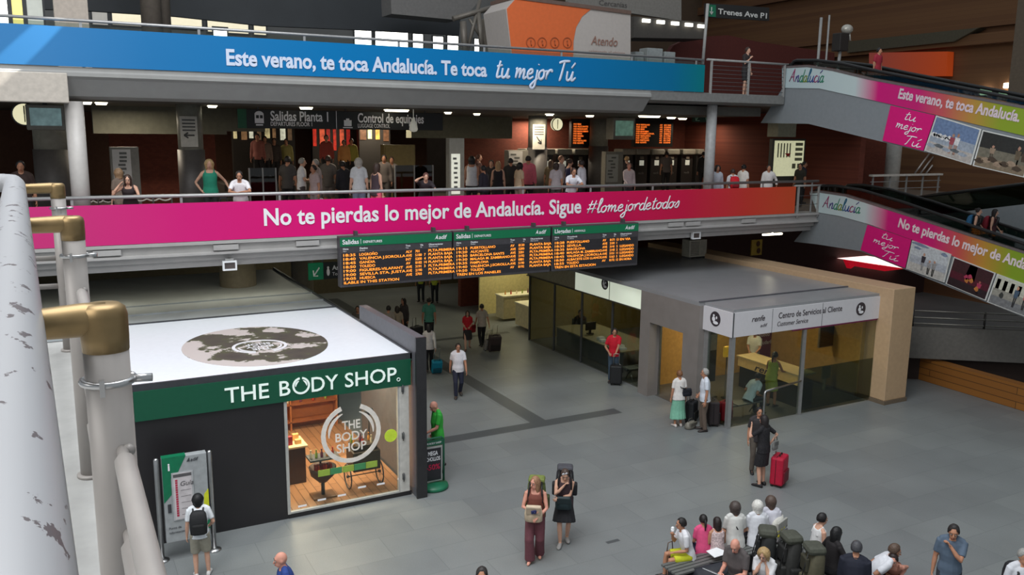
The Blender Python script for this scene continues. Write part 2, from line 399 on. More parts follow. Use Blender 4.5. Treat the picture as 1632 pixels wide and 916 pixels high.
# walls
BRK, *_ = brick_mat((104, 50, 36), (118, 58, 42), (86, 46, 36), 4.0, 0.5, 0.25, 0.85, 'red_brick', (PI / 2, 0, 0))
struct('wall_back', MB().box(16.4, 40, 35.6, 35.9, 0, 9.0), BRK)
struct('wall_mezzanine_left', MB().box(-14, 16.4, 39.6, 39.9, 5.3, 8.7), mat((92, 64, 50), 0.85))
struct('wall_lower_back', MB().box(-14, 42, 41.5, 41.8, 0, 5.0), mat((92, 84, 62), 0.8))
struct('wall_brick_return', MB().box(29.2, 29.5, 24.5, 35.6, 4.9, 9.0).box(29.5, 36, 28.2, 28.6, 4.9, 9.0), BRK)
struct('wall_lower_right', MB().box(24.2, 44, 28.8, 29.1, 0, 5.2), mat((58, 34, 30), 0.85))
struct('floor_platform', MB().box(24.3, 45, 24.3, 36, 4.85, 5.3), mat((120, 108, 96), 0.6))
# the old brick facade on the right, with its cornices
fac_m, *_ = brick_mat((120, 84, 54), (104, 70, 46), (92, 62, 40), 3.0, 0.6, 0.28, 0.85, 'old_brick', (PI / 2, 0, PI / 2))
mb = MB().box(40, 40.6, -2, 48, 0, 24)
for z, d, h in ((12.4, .5, .5), (13.2, .25, .2), (16.0, .35, .5), (17.6, .7, .45)): mb.box(40 - d, 40, -2, 48, z, z + h)
for k in range(26): mb.box(39.6, 40, 0 + k * 1.8, .7 + k * 1.8, 16.9, 17.6)
struct('wall_right', mb, fac_m)
struct('wall_far', MB().box(-14, 40, 47.6, 48, 0, 24), mat((96, 78, 62), 0.8, scale=2))
# columns of the mezzanine
PIL = mat((188, 184, 180), 0.4, var=0.04)
def pillar(n, x, y, r, z0, z1, m, prof=None):
    struct('pillar_%d' % n, MB().lathe(prof or [(r, 0), (r, z1 - z0)], (x, y, z0), 24), m)
pillar(1, .58, 22.45, .2, ZM, 8.6, PIL)
pillar(2, 19.55, 22.5, .17, ZM, 9.05, mat((160, 160, 160), 0.4))
COLG = mat((140, 138, 126), 0.6); STRIPE = mat((84, 80, 78), 0.5)
for n, (x, y, r) in enumerate([(3.45, 25.2, .33), (16.6, 29, .36), (22.1, 33, .42), (.1, 25.6, .45)]):
    m = MB().lathe([(r, 2.15), (r, 3.36)], (x, y, ZM), 24, 0).lathe([(r + .03, 0), (r + .03, 2.15), (r, 2.15)], (x, y, ZM), 24, 1)
    struct('pillar_%d' % (3 + n), m, [COLG, STRIPE])
pillar(7, 4.9, 27.2, .55, 0, 4.7, mat((112, 104, 86), 0.6))
pillar(8, 8.0, 31.5, .4, 0, 4.7, mat((96, 90, 76), 0.6))
pillar(10, 33.8, 26.5, .33, 5.1, 9.6, mat((200, 196, 188), 0.5))
# bulkheads of the mezzanine ceiling
OLIVE = mat((96, 96, 84), 0.7)
struct('trim_5', MB().box(1.2, 5.0, 28.5, 29, 7.85, 8.66).box(5.0, 6.2, 28.5, 29, 7.95, 8.66), OLIVE)
struct('trim_6', MB().box(13.2, 17.9, 33.5, 34.1, 7.75, 8.66), mat((120, 120, 104), 0.7))

# ------------------------------------------------------------------ the banners
def rail_run(name, label, cat, x0, x1, y, z, zb, step, r=.045, m=ALU, panel=None):
    t = thing(name, label, cat, ((x0 + x1) / 2, y, zb))
    part('handrail', MB().tube([(x0, y, z), (x1, y, z)], r, 12), m, t)
    n = int((x1 - x0) / step)
    for k in range(n + 1):
        x = x0 + .3 + k * (x1 - x0 - .6) / n
        part('post', MB().box(x - .03, x + .03, y - .012, y + .012, zb, z - r * .5), m, t)
    if panel: part('glass_panel', MB().box(x0, x1, y + .02, y + .03, *panel), GLASSG, t)
    return t
rail_run('mezzanine_railing', 'long silver handrail along the edge of the middle floor above the magenta banner', 'railing', -7, 24.25, 22.05, 6.42, ZM, 2.4)
rail_run('upper_railing', 'silver handrail with glass along the upper floor above the blue banner', 'railing', -7, 18.7, 22.05, 10.36, 9.34, 2.4, .035, ALU, (9.6, 10.3))

PINKM = ramp_mat([(0, (200, 52, 120)), (.12, (206, 30, 118)), (.3, (220, 12, 116)), (.62, (212, 12, 92)), (.78, (205, 28, 72)), (.9, (206, 62, 52)), (1, (214, 86, 48))], 0, 0.0, 23.2, .5, 'Object')  # glare over the left end is mixed into the printed colours
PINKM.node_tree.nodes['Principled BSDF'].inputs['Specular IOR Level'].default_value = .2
t = thing('magenta_banner', 'long magenta banner with white lettering fixed under the middle floor railing', 'banner', (0, 21.96, 5.32))
xr = ony(1267, 320, 21.96).x
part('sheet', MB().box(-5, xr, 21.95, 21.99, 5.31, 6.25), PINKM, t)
mb = MB()
p0, p1 = ony(421, 359, 21.94), ony(926, 341, 21.94)
put_text(mb, 'No te pierdas lo mejor de Andalucía. Sigue', p0, (1, 0, 0), (0, 0, 1), size=.6, width=p1.x - p0.x, bold=.022)
p2, p3 = ony(934, 340, 21.94), ony(1082, 333, 21.94); mb2 = MB()
brush(mb2, '#lomejordetodos', p2, (1, 0, 0), (0, 0, 1), p3.x - p2.x, .2, w=.3, rise=.02)
part('hashtag_lettering', mb2, TEXTW, t, label='white handwritten hashtag'); part('lettering', mb, TEXTW, t, label='white banner lettering')

BLUEM = ramp_mat([(0, (56, 122, 178)), (.12, (34, 114, 172)), (.35, (0, 114, 176)), (.75, (0, 110, 168)), (.93, (0, 108, 152)), (1, (0, 120, 128))], 0, 0, 18.7, .45)  # blue pales towards the left end and turns teal at the right
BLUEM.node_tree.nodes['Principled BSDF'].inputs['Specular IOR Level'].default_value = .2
t = thing('blue_banner', 'long blue banner with white lettering hung along the upper floor edge', 'banner', (0, 21.96, 9.34))
xr = ony(1122, 130, 21.96).x
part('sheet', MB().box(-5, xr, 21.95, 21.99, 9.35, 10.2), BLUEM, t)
mb = MB()
p0, p1 = ony(361, 103, 21.94), ony(776, 118, 21.94)
put_text(mb, 'Este verano, te toca Andalucía. Te toca', p0, (1, 0, 0), (0, 0, 1), size=.52, width=p1.x - p0.x, bold=.03)
p2, p3 = ony(789, 123, 21.94), ony(914, 128, 21.94)
mb2 = MB(); brush(mb2, 'tu mejor Tú', p2, (1, 0, 0), (0, 0, 1), p3.x - p2.x, .26, w=.34); part('handwritten_lettering', mb2, mat((206, 216, 236), .5, var=.03), t, label='white handwriting')
part('lettering', mb, mat((206, 216, 236), .5, var=.03), t, label='white banner lettering')

# landing railings at the right ends
def open_rail(name, label, x0, x1, y, zb, h, n, wires=5):
    t = thing(name, label, 'railing', ((x0 + x1) / 2, y, zb))
    part('handrail', MB().tube([(x0 - .2, y, zb + h), (x1 + .3, y, zb + h)], .035, 10), GREY, t)
    for k in range(n):
        x = x0 + (x1 - x0) * k / (n - 1); part('post', MB().box(x - .03, x + .03, y - .03, y + .03, zb, zb + h), GREY, t)
    w = MB()
    for k in range(wires): w.tube([(x0, y, zb + .15 + k * (h - .2) / wires), (x1, y, zb + .15 + k * (h - .2) / wires)], .008, 6)
    part('wires', w, DKGREY, t, kind='stuff')
    return t
open_rail('landing_railing', 'open wire railing on the upper landing beside the end of the blue banner', 19.0, 22.2, 22.0, 9.3, 1.08, 3, 7)
open_rail('landing_railing', 'short open railing on the middle landing beside the end of the magenta banner', 23.25, 24.25, 22.0, 5.15, 1.12, 2, 3)
solo('flag_pole', MB().tube([ony(1120, 102, 22.1), ony(1128, 6, 22.1)], .05, 10), GREY, 'thin grey pole rising from the right end of the blue banner', 'pole')

# ------------------------------------------------------------------ moving ramps on the right
HR = mat((30, 31, 32), 0.35); RAMPG = mat((128, 134, 138), 0.5, var=.04); DKGLASS = glass_mat((120, 140, 132), 0.12)
def yz(px, py, x): p = onx(px, py, x); return (p.y, p.z)
def ramp(x, wid, top, bot, und, hand, name, label, stops, y_end):
    """side profile from the photographed outline on the plane of the ramp's side, run on past the picture's edge"""
    def run(pts):
        P = [yz(*q, x) for q in pts]; (y1, z1), (y2, z2) = P[-2], P[-1]
        P.append((y_end, z2 + (z2 - z1) / (y2 - y1) * (y_end - y2))); return P
    T, B, G, Hn = run(top), run(bot), run(und), run(hand)
    t = thing(name, label, 'moving ramp', (x + wid / 2, T[0][0], G[0][1]))
    part('side_body', MB().prism(B + G[::-1], 0, x + .01, x + wid), RAMPG, t)
    d = Vector((0, T[-1][0] - T[2][0], T[-1][1] - T[2][1])).normalized()
    span = [p for p in T]
    gm = ramp_mat(stops, 1, T[0][0] - t.location.y, y_end - t.location.y, .5)
    part('banner_strip', MB().prism(T + B[::-1], 0, x - .02, x + .01), gm, t)
    cap = [(y, z + .07) for y, z in T]
    part('deck_edge', MB().prism(cap + T[::-1], 0, x - .03, x + .12), mat((120, 112, 112), .4, .4), t)
    gl = MB()
    for q in (x + .06, x + wid - .06): gl.prism([(y, z) for y, z in Hn] + [(y, z + .02) for y, z in cap][::-1], 0, q, q + .012)
    part('glass_balustrade', gl, DKGLASS, t)
    for q in (x + .06, x + wid - .06):
        end = Hn[0]
        loop = [(q, end[0] + .05, end[1] - .75), (q, end[0] + .28, end[1] - .55), (q, end[0] + .3, end[1] - .2), (q, end[0] + .12, end[1] - .02)] + [(q, a, b_) for a, b_ in Hn]
        part('handrail', MB().tube(loop, .05, 8), HR, t)
    tr = [(y, z + .1) for y, z in B]
    part('tread_belt', MB().prism(tr + [(y, z - .05) for y, z in tr][::-1], 0, x + .15, x + wid - .15), mat((60, 62, 64), .5, .3), t)
    return t, T, B, d
MAG = (205, 14, 118)
ramp1, T1, B1, d1 = ramp(22.3, 1.5, [(1247, 109), (1287, 107), (1327, 113), (1385, 127), (1632, 173)], [(1247, 140), (1306, 141), (1364, 153.6), (1420, 166), (1632, 216)],
    [(1212, 196), (1287, 197), (1406, 226), (1472, 242), (1632, 281)], [(1268, 96), (1300, 96), (1340, 101), (1400, 114), (1632, 160)], 'moving_ramp',
    'upper moving ramp with magenta to green banner running down from the upper landing',
    [(0, (178, 196, 200)), (.22, (188, 204, 204)), (.28, MAG), (.38, (196, 24, 112)), (.44, (190, 84, 84)), (.50, (180, 136, 60)), (.56, (134, 156, 36)), (1, (116, 164, 30))], 8.0)
ramp2, T2, B2, d2 = ramp(24.3, 1.5, [(1291, 308), (1308, 307), (1348, 313), (1417, 335), (1632, 404)], [(1303, 338), (1338, 344), (1385, 357), (1452, 381), (1632, 453)],
    [(1265, 385), (1300, 389), (1371, 400), (1444, 430), (1632, 506)], [(1310, 296), (1330, 296), (1372, 303), (1440, 323), (1632, 389)], 'moving_ramp',
    'lower moving ramp with magenta to green banner running down from the middle floor',
    [(0, (178, 196, 200)), (.16, (188, 204, 204)), (.22, MAG), (.33, (204, 20, 112)), (.39, (196, 80, 76)), (.44, (186, 136, 52)), (.50, (130, 158, 34)), (1, (112, 164, 30))], 7.0)
def ramp_text(root, x, s, q0, q1, size, col):
    a, c = onx(*q0, x), onx(*q1, x); r = (c - a).normalized(); up = Vector((-1, 0, 0)).cross(r)
    if up.z < 0: up = -up
    mb = MB(); put_text(mb, s, a, r, up, size=size, width=(c - a).length, bold=.03)
    part('lettering', mb, col, root, label='pale banner lettering')
PALE = mat((214, 196, 204), .5)
ramp_text(ramp1, 22.275, 'Este verano, te toca Andalucía.', (1431, 156), (1624, 194), .40, PALE)
ramp_text(ramp2, 24.275, 'No te pierdas lo mejor de Andalucía.', (1431, 361), (1672, 442), .42, mat((226, 210, 214), .5))
def ramp_word(root, x, s, q0, q1, xh, cols, w=.14):
    a, c = onx(*q0, x), onx(*q1, x); r = (c - a).normalized(); up = Vector((-1, 0, 0)).cross(r)
    if up.z < 0: up = -up
    mb = MB(); brush(mb, s, a, r, up, (c - a).length, xh, w=w, mis=[i % len(cols) for i in range(len(s))]); part('lettering', mb, cols, root, label='handwritten name in several colours')
AND = [mat(c, .5) for c in ((140, 40, 90), (60, 50, 120), (30, 120, 90), (110, 130, 40), (20, 90, 120), (30, 60, 130))]
ramp_word(ramp1, 22.275, 'Andalucía', (1258, 130), (1312, 131), .2, AND, .22); ramp_word(ramp2, 24.275, 'Andalucía', (1311, 330), (1370, 340), .2, AND, .22)
def side_panel(root, x, q, m, n_, label=None):
    P = [onx(*k, x) for k in q]
    o = part(n_, MB().slabq(P, (-.02, 0, 0)), m, root, label=label); return P
def pink_words(root, x, q):
    P = side_panel(root, x, q, mat((212, 10, 116), .5, var=.03), 'slogan_panel', 'magenta square with white handwriting')
    r = (P[1] - P[0]).normalized(); up = (P[0] - P[3]).normalized(); wd = (P[1] - P[0]).length; h = (P[0] - P[3]).length
    mb = MB(); O = P[3] + Vector((-.025, 0, 0))
    for s, u, v, ww in (('tu', .36, .72, .26), ('mejor', .22, .45, .56), ('Tú', .46, .07, .36)):
        brush(mb, s, O + r * (wd * u) + up * (h * v), r, up, wd * ww, h * .12, w=.26)
    part('lettering', mb, TEXTW, root, label='white handwriting')
def photo(root, x, q, kind):
    """a printed photograph: white edged board with bands, rocks and small standing figures"""
    P = [onx(*k, x) for k in q]
    bm_ = MB().slabq(P, (-.03, 0, 0))
    def at(u, v): a = P[3].lerp(P[2], u); c = P[0].lerp(P[1], u); return a.lerp(c, v) + Vector((-.034, 0, 0))
    pr = MB()
    def patch(pts, mi): pr.slabq([at(*k) for k in pts], (-.004, 0, 0), mi)
    def blob(u, v, ru, rv, mi, n=12, o=.0):
        pr.slabq([at(u + ru * (1 + .18 * math.sin(k * 2.7 + u * 40)) * math.cos(2 * PI * k / n), v + rv * (1 + .18 * math.cos(k * 1.9)) * math.sin(2 * PI * k / n)) + Vector((-o, 0, 0)) for k in range(n)], (-.004, 0, 0), mi)
    def man(u, v, h, body, legs, skin=7):
        for s_ in (-1, 1): patch([(u + s_ * .012 - .01, v), (u + s_ * .012 + .012, v), (u + s_ * .02 + .014, v + h * .48), (u + s_ * .02 - .014, v + h * .48)], legs)
        pr.slabq([at(*k) + Vector((-.004, 0, 0)) for k in [(u - .04, v + h * .45), (u + .04, v + h * .45), (u + .055, v + h * .8), (u - .055, v + h * .8)]], (-.004, 0, 0), body)
        blob(u, v + h * .9, .026, h * .09, skin, 10, .006)
    cols = {'sea': [(104, 126, 160), (150, 160, 172), (176, 170, 164), (90, 96, 100), (150, 70, 80), (214, 214, 214), (60, 60, 66), (170, 130, 110)],
            'cave': [(40, 42, 40), (110, 106, 92), (126, 112, 92), (70, 58, 46), (150, 130, 110), (96, 84, 66), (52, 50, 46), (170, 130, 110)],
            'beach': [(190, 196, 200), (170, 176, 184), (186, 184, 178), (120, 134, 158), (50, 48, 56), (150, 150, 150), (60, 56, 60), (180, 140, 118)],
            'stage': [(60, 30, 36), (80, 24, 40), (44, 30, 34), (150, 60, 84), (176, 60, 90), (190, 120, 60), (40, 34, 40), (170, 100, 90)],
            'street': [(196, 196, 180), (150, 148, 138), (120, 122, 124), (60, 62, 60), (196, 90, 90), (70, 90, 110), (40, 42, 46), (190, 140, 116)]}[kind]
    e = .03
    patch([(e, .55), (1 - e, .55), (1 - e, 1 - e), (e, 1 - e)], 0); patch([(e, .3), (1 - e, .3), (1 - e, .55), (e, .55)], 1); patch([(e, e), (1 - e, e), (1 - e, .3), (e, .3)], 2)
    if kind == 'sea':
        for k in range(9): blob(.08 + .05 * k, .5 + .03 * math.sin(k * 3), .05, .06, 5, o=.003)
        for k in range(5): blob(.1 + .17 * k, .2 + .04 * (k % 2), .1, .05, 3 if k % 2 else 1, o=.003)
        man(.5, .12, .56, 4, 7); man(.6, .12, .6, 5, 7)
    elif kind == 'cave':
        for k in range(7): blob(.1 + .12 * k, .18 + .05 * (k % 3), .09, .07, 3 + k % 2, o=.003)
        man(.3, .25, .42, 4, 3); man(.78, .1, .7, 5, 7); man(.9, .12, .62, 3, 7)
    elif kind == 'beach':
        blob(.22, .95, .22, .05, 3, o=.003); blob(.85, .9, .08, .06, 3, o=.003); blob(.18, .82, .1, .04, 3, o=.003)
        man(.38, .12, .62, 4, 5); man(.55, .06, .5, 5, 6); man(.67, .05, .55, 5, 7)
    elif kind == 'stage':
        patch([(.38, .45), (.62, .45), (.6, .95), (.42, .95)], 3)
        for u, v, m_ in ((.42, .5, 4), (.5, .56, 4), (.45, .4, 5), (.55, .45, 5), (.72, .25, 5), (.8, .2, 6)): blob(u, v, .05, .08, m_, o=.006)
        man(.75, .1, .45, 4, 6)
    else:
        for k in range(4): patch([(.06 + k * .16, .5), (.14 + k * .16, .5), (.14 + k * .16, .88), (.06 + k * .16, .88)], 1)
        blob(.25, .38, .05, .1, 3, o=.004); man(.55, .14, .72, 5, 6); man(.76, .16, .74, 4, 6)
    o = part('photo_board', bm_, mat((206, 208, 204), .5), root, label='white edged printed photograph')
    part('print', pr, [mat(c, .5, var=.2, scale=14) for c in cols], o)
pink_words(ramp1, 22.28, [(1420, 168), (1491, 184), (1472, 240), (1407, 224)])
photo(ramp1, 22.28, [(1493, 184), (1565, 206), (1549, 263), (1474, 240)], 'sea'); photo(ramp1, 22.28, [(1567, 207), (1650, 226), (1634, 283), (1551, 264)], 'cave')
pink_words(ramp2, 24.28, [(1383, 358), (1453, 382), (1443, 427), (1372, 398)])
photo(ramp2, 24.28, [(1455, 383), (1517, 405), (1506, 450), (1445, 428)], 'beach'); photo(ramp2, 24.28, [(1521, 409), (1588, 435), (1572, 479), (1508, 452)], 'stage')
photo(ramp2, 24.28, [(1590, 436), (1660, 462), (1644, 508), (1574, 481)], 'street')
# a third ramp behind, climbing towards us, and what stands round it
t = thing('moving_ramp', 'glass sided moving ramp rising behind the lower magenta one', 'moving ramp', (29.5, 22, 5.1))
hp = [yz(1452, 316, 28.8), yz(1500, 309, 28.8), yz(1560, 302, 28.8), yz(1632, 293, 28.8)]; hp.append((hp[-1][0] - 4, hp[-1][1] + 1.0))
part('glass_balustrade', MB().prism(hp + [(hp[-1][0], hp[-1][1] - .9), (hp[0][0], hp[0][1] - .75)], 0, 28.8, 28.82), DKGLASS, t)
part('handrail', MB().tube([(28.8, y, z) for y, z in hp], .06, 8), HR, t)
part('side_body', MB().prism([(hp[0][0], hp[0][1] - .75), (hp[-1][0], hp[-1][1] - .9), (hp[-1][0], 3.2), (hp[0][0], 4.0)], 0, 28.75, 30.3), RAMPG, t)
for q in ((1395, 285, 275), (1490, 275, 275)): pass
t = thing('gallery_railing', 'sunlit metal railing on the gallery behind the moving ramps', 'railing', (ony(1440, 300, 25).x, 25, 5.1))
a, c = ony(1388, 279, 25), ony(1500, 277, 25)
part('handrail', MB().box(a.x, c.x, 24.9, 25.1, a.z - .06, a.z + .02), mat((220, 214, 204), .4), t)  # sunlight on the rail is put into its pale colour
for k in range(5):
    x = a.x + .15 + (c.x - a.x - .3) * k / 4; part('post', MB().box(x - .025, x + .025, 24.97, 25.03, 5.1, a.z), GREY, t)
part('wires', MB().box(a.x, c.x, 24.99, 25.01, 5.45, 5.48).box(a.x, c.x, 24.99, 25.01, 5.8, 5.83).box(a.x, c.x, 24.99, 25.01, 6.1, 6.13), GREY, t, kind='stuff')
WOODL, *_ = brick_mat((132, 96, 62), (122, 88, 56), (100, 70, 44), 1.0, 3.0, .3, .7, 'wood_boards', (PI / 2, 0, 0))
a, c, e, g = ony(1498, 240, 30), ony(1640, 283, 30), ony(1640, 305, 30), ony(1496, 320, 30)
struct('wall_gallery', MB().box(a.x, a.x + 9, 30, 30.3, 5.1, 8.4), WOODL)
t = thing('striped_stair', 'steel stair with shining diagonal bars seen beneath the upper ramp', 'stairs', ony(1470, 275, 29))
for k in range(5):
    p, q = ony(1458 + k * 9, 276, 29), ony(1488 + k * 7, 236 + k * 4, 29)
    part('tread', MB().tube([p, q], .05, 6), mat((190, 184, 178), .3, .7), t)
# under the lower ramp: rails, grey parapet, timber front
A_, B_ = onz(1440, 520, 1.9), onz(1660, 529, 1.9); dv = (B_ - A_).normalized(); nv = Vector((-dv.y, dv.x, 0))
if nv.dot(Vector((A_.x, A_.y, 0))) < 0: nv = -nv
def along(t, z, o=0.0): return Vector((A_.x, A_.y, 0)) + dv * t + nv * o + Vector((0, 0, z))
LW = (B_ - A_).length + 4
struct('wall_parapet', MB().slabq([along(-1, .85), along(LW, .85), along(LW, 1.9), along(-1, 1.9)], nv * .25), mat((104, 101, 96), .7))
struct('wall_recess_shade', MB().slabq([along(-1, 0, .5), along(LW, 0, .5), along(LW, .9, .5), along(-1, .9, .5)], nv * .2), mat((46, 32, 26), .8))  # dark sheet painting in the shade of the gap below the parapet
t = thing('dark_railing', 'dark horizontal rails on the grey parapet beneath the lower moving ramp', 'railing', along(1, 1.9))
for z in (2.0, 2.2, 2.42): part('rail', MB().tube([along(-1, z, .1), along(LW, z, .1)], .03, 8), mat((110, 108, 102), .4, .5), t)
for q in range(6): part('post', MB().tube([along(.3 + q * 2.2, 1.9, .1), along(.3 + q * 2.2, 2.45, .1)], .035, 8), mat((60, 58, 56), .4, .5), t)
WOODF, *_ = brick_mat((150, 98, 40), (138, 88, 36), (70, 46, 24), 1.0, 6.0, .22, .55, 'timber_front', (PI / 2, 0, 0))
P0, P1 = onz(1462, 604), onz(1640, 658); h = .76
d = (P1 - P0); nrm_ = Vector((-d.y, d.x, 0)).normalized()
if nrm_.dot(P0) < 0: nrm_ = -nrm_
wl = d.length
mbw = MB().box(0, wl + 3, 0, .35, 0, h); o = solo('timber_barrier', mbw, WOODF, 'low wall clad in orange brown timber boards on the right of the hall', 'low wall')
o.location = P0 + d * ((wl + 3) / 2 / wl) + nrm_ * .18; o.rotation_euler = (0, 0, math.atan2(d.y, d.x))
# ------------------------------------------------------------------ departure boards
AMBER = mat((255, 150, 50), .5, var=.02, emit=1.0, name='amber_lamps'); GREENB = mat((0, 104, 66), .5, emit=.12, var=.03); BOARDK = mat((66, 64, 68), .45)
YB = 21.7
rows1 = [('18:35', 'LOGROÑO', 'ALV', '701', '', 'PLTA.PRIMERA'), ('18:40', 'VALENCIA J.SOROLLA', 'AVE', '5180', '7', 'PLANTA BAJA'), ('18:45', 'GANDIA', 'INT', '5200', '4', 'PLANTA BAJA'),
         ('18:50', 'TOLEDO', 'AV', '8182', '14', 'PLANTA BAJA'), ('19:00', 'FIGUERES-VILAFANT', 'AVE', '3191', '3', 'PLTA.PRIMERA'), ('19:00', 'SEVILLA STA. JUSTA', 'AVE', '2190', '', 'PLTA.PRIMERA'), ('19:05', 'HUESCA', 'AVE', '2703', '', 'PLTA.PRIMERA')]
rows2 = [('19:15', 'PUERTOLLANO', 'AV', '8130', '', 'PLANTA BAJA'), ('19:20', 'ALICANTE', 'AVE', '5200', '', 'PLANTA BAJA'), ('19:30', 'BARCELONA SANTS', 'AVE', '3201', '', 'PLTA.PRIMERA'), ('19:30', 'MALAGA M. ZAMBRANO', 'AVE', '2192', '', 'PLTA.PRIMERA'),
         ('19:35', 'PAMPLONA', 'ALV', '0801', '', 'PLTA.PRIMERA'), ('19:40', 'VALENCIA J.SOROLLA', 'AVE', '5190', '', 'PLANTA BAJA'), ('19:50', 'TOLEDO', 'AV', '8192', '', 'PLANTA BAJA')]
rows3 = [('18:28', 'PUERTOLLANO', 'AV', '8171', '13', 'EN VIA'), ('18:35', 'SEVILLA', 'AVE', '2181', '1', ''), ('18:35', 'BARCELONA', 'AVE', '3141', '5', 'LLEGANDO'), ('18:40', 'MALAGA M. ZAMBRANO', 'AVE', '2143', '2', 'LLEGANDO'),
         ('18:45', 'VALENCIA J.SOROLLA', 'AVE', '5151', '11', 'LLEGANDO'), ('18:50', 'ALBACETE LOS LLANOS', 'AVE', '5163', '3', 'LLEGANDO'), ('18:55', 'TOLEDO', 'AV', '8172', '12', 'EN HORA')]
def board(px0, px1, title, sub, rows, foot, label, foot_x=0):
    a = ony(px0, 420, YB).x; c = ony(px1, 420, YB).x; z1, z0 = 5.28, 3.93
    w = c - a; t = thing('departure_board', label, 'departure board', ((a + c) / 2, YB, z0), group='train departure and arrival boards')
    part('casing', MB().box(a + .01, c - .01, YB, YB + .25, z0, z1, b=.015), BOARDK, t)
    part('header', MB().box(a + .02, c - .02, YB - .012, YB + .01, z1 - .26, z1 - .03), GREENB, t)
    mb = MB(); y = YB - .02
    tw = put_text(mb, title, (a + .08, y, z1 - .2), (1, 0, 0), (0, 0, 1), size=.17, bold=.02, depth=.003)
    put_text(mb, sub, (a + .2 + tw, y, z1 - .19), (1, 0, 0), (0, 0, 1), size=.09, bold=.015, depth=.003)
    mb.box(a + .13 + tw, a + .14 + tw, y - .003, y, z1 - .21, z1 - .08)
    put_text(mb, 'adif', (c - .42, y, z1 - .19), (1, 0, 0), (0, 0, 1), size=.16, bold=.015, italic=.2, depth=.003)
    mb.add([(c - .54, y, z1 - .2), (c - .46, y, z1 - .06), (c - .44, y, z1 - .2), (c - .49, y, z1 - .16)], [(0, 1, 2, 3)])
    for u, s in ((.03, 'Hora'), (.17, 'Destino' if title == 'Salidas' else 'Procedencia'), (.57, 'Tren'), (.70, 'Vía'), (.78, 'Observaciones')):
        put_text(mb, s, (a + w * u, YB - .006, z1 - .35), (1, 0, 0), (0, 0, 1), size=.07, bold=.02, depth=.003)
        put_text(mb, s, (a + w * u, YB - .006, z1 - .40), (1, 0, 0), (0, 0, 1), size=.045, depth=.003)
    part('header_lettering', mb, TEXTW, t, label='small white lettering')
    sl = MB()
    for k in range(8): sl.box(a + .05, c - .05, YB - .006, YB, z1 - .505 - k * .105 - .035, z1 - .505 - k * .105 + .068)
    part('display', sl, mat((44, 42, 46), .4), t)
    am = MB(); cols = (.03, .165, .57, .655, .735, .775)
    for k, r in enumerate(rows):
        z = z1 - .525 - k * .105
        for u, s in zip(cols, r):
            if s: put_text(am, s, (a + w * u, YB - .012, z), (1, 0, 0), (0, 0, 1), size=.098, width=None if len(s) < 5 else min(len(s) * .072, w * .40) if u == .165 else len(s) * .066, bold=.012, depth=.003)
    put_text(am, foot, (a + w * .03, YB - .012, z1 - .525 - 7 * .105), (1, 0, 0), (0, 0, 1), size=.098, width=len(foot) * .07, bold=.012, depth=.003)
    part('amber_lettering', am, AMBER, t, label='glowing amber train times')
    for q in (a + .5, c - .5): part('hanger', MB().box(q - .04, q + .04, YB + .1, YB + .3, z1 - .05, z1 + .12), DKGREY, t)
board(541.5, 721, 'Salidas', 'DEPARTURES', rows1, 'ILABLE IN THIS STATION', 'departure board beside the green exit sign, farthest from the customer office')
board(722.5, 877, 'Salidas', 'DEPARTURES', rows2, ' TREN EN LOS PANELES', 'departure board in the middle of the hanging row, between another board and the arrivals')
board(879, 1016, 'Llegadas', 'ARRIVALS', rows3, 'TREN EN ESTA ESTACION', 'arrivals board headed Llegadas, nearest the customer office roof')

# ------------------------------------------------------------------ the cosmetics shop
SX0, SX1, SY0, SY1, SH = 1.05, 6.6, 16.95, 22.5, 3.25
GREENS = mat((14, 82, 58), .4, var=.04); DARK = mat((38, 36, 38), .35, var=.05, scale=3)
sh = thing('shop_kiosk', 'dark shop kiosk with a white roof, a green sign and a lit window', 'shop', (3.8, 19.7, 0))
part('roof', MB().box(SX0, SX1, SY0 + .06, SY1, 3.05, SH), mat((236, 240, 246), .5, var=.02), sh, label='white roof')
part('roof_edge', MB().box(SX0 - .04, SX1 + .06, SY0, SY0 + .06, 3.14, SH + .015).box(SX1, SX1 + .06, SY0, 30, 3.1, SH + .03).box(SX0, SX1, SY1, SY1 + .06, 3.1, SH + .03), mat((58, 60, 64), .4), sh)
part('rear_roof', MB().box(SX0 - 4, SX1, SY1 + .06, 30, 3.0, SH - .02).box(SX0 - 4, SX1, 23.7, 23.75, 3.2, 3.27).box(SX0 - 4, SX1, 24.9, 24.95, 3.2, 3.27), mat((186, 192, 194), .4, var=.08, scale=1.5), sh, label='grey rear roof')
part('front_panel', MB().box(SX0, 3.86, SY0 + .02, SY0 + .12, 0, 2.56), DARK, sh)
part('plinth', MB().box(3.86, 6.6, SY0 + .01, SY0 + .14, 0, .1), DARK, sh)
part('side_wall', MB().box(SX0, SX0 + .1, SY0 + .1, SY1, 0, 3.05).box(SX0, SX1, SY1 - .1, SY1, 0, 3.05), DARK, sh)
part('sign_board', MB().box(SX0, SX1, SY0 - .03, SY0 + .1, 2.56, 3.14), GREENS, sh, label='green sign board')
mb = MB(); yl = SY0 - .035
def sline(px0, px1, py0, py1, s, px2=None, **k):
    a = ony(px0, py0, yl); c = ony(px1, py1, yl); put_text(mb, s, (a.x, yl, 2.70), (1, 0, 0), (0, 0, 1), size=.44, width=c.x - a.x, bold=.004, depth=.015, **k)
sline(359, 429, 645, 637, 'THE'); sline(446, 463, 635, 633, 'B'); sline(497, 539, 630, 625, 'DY'); sline(550, 632, 620, 612, 'SHOP')
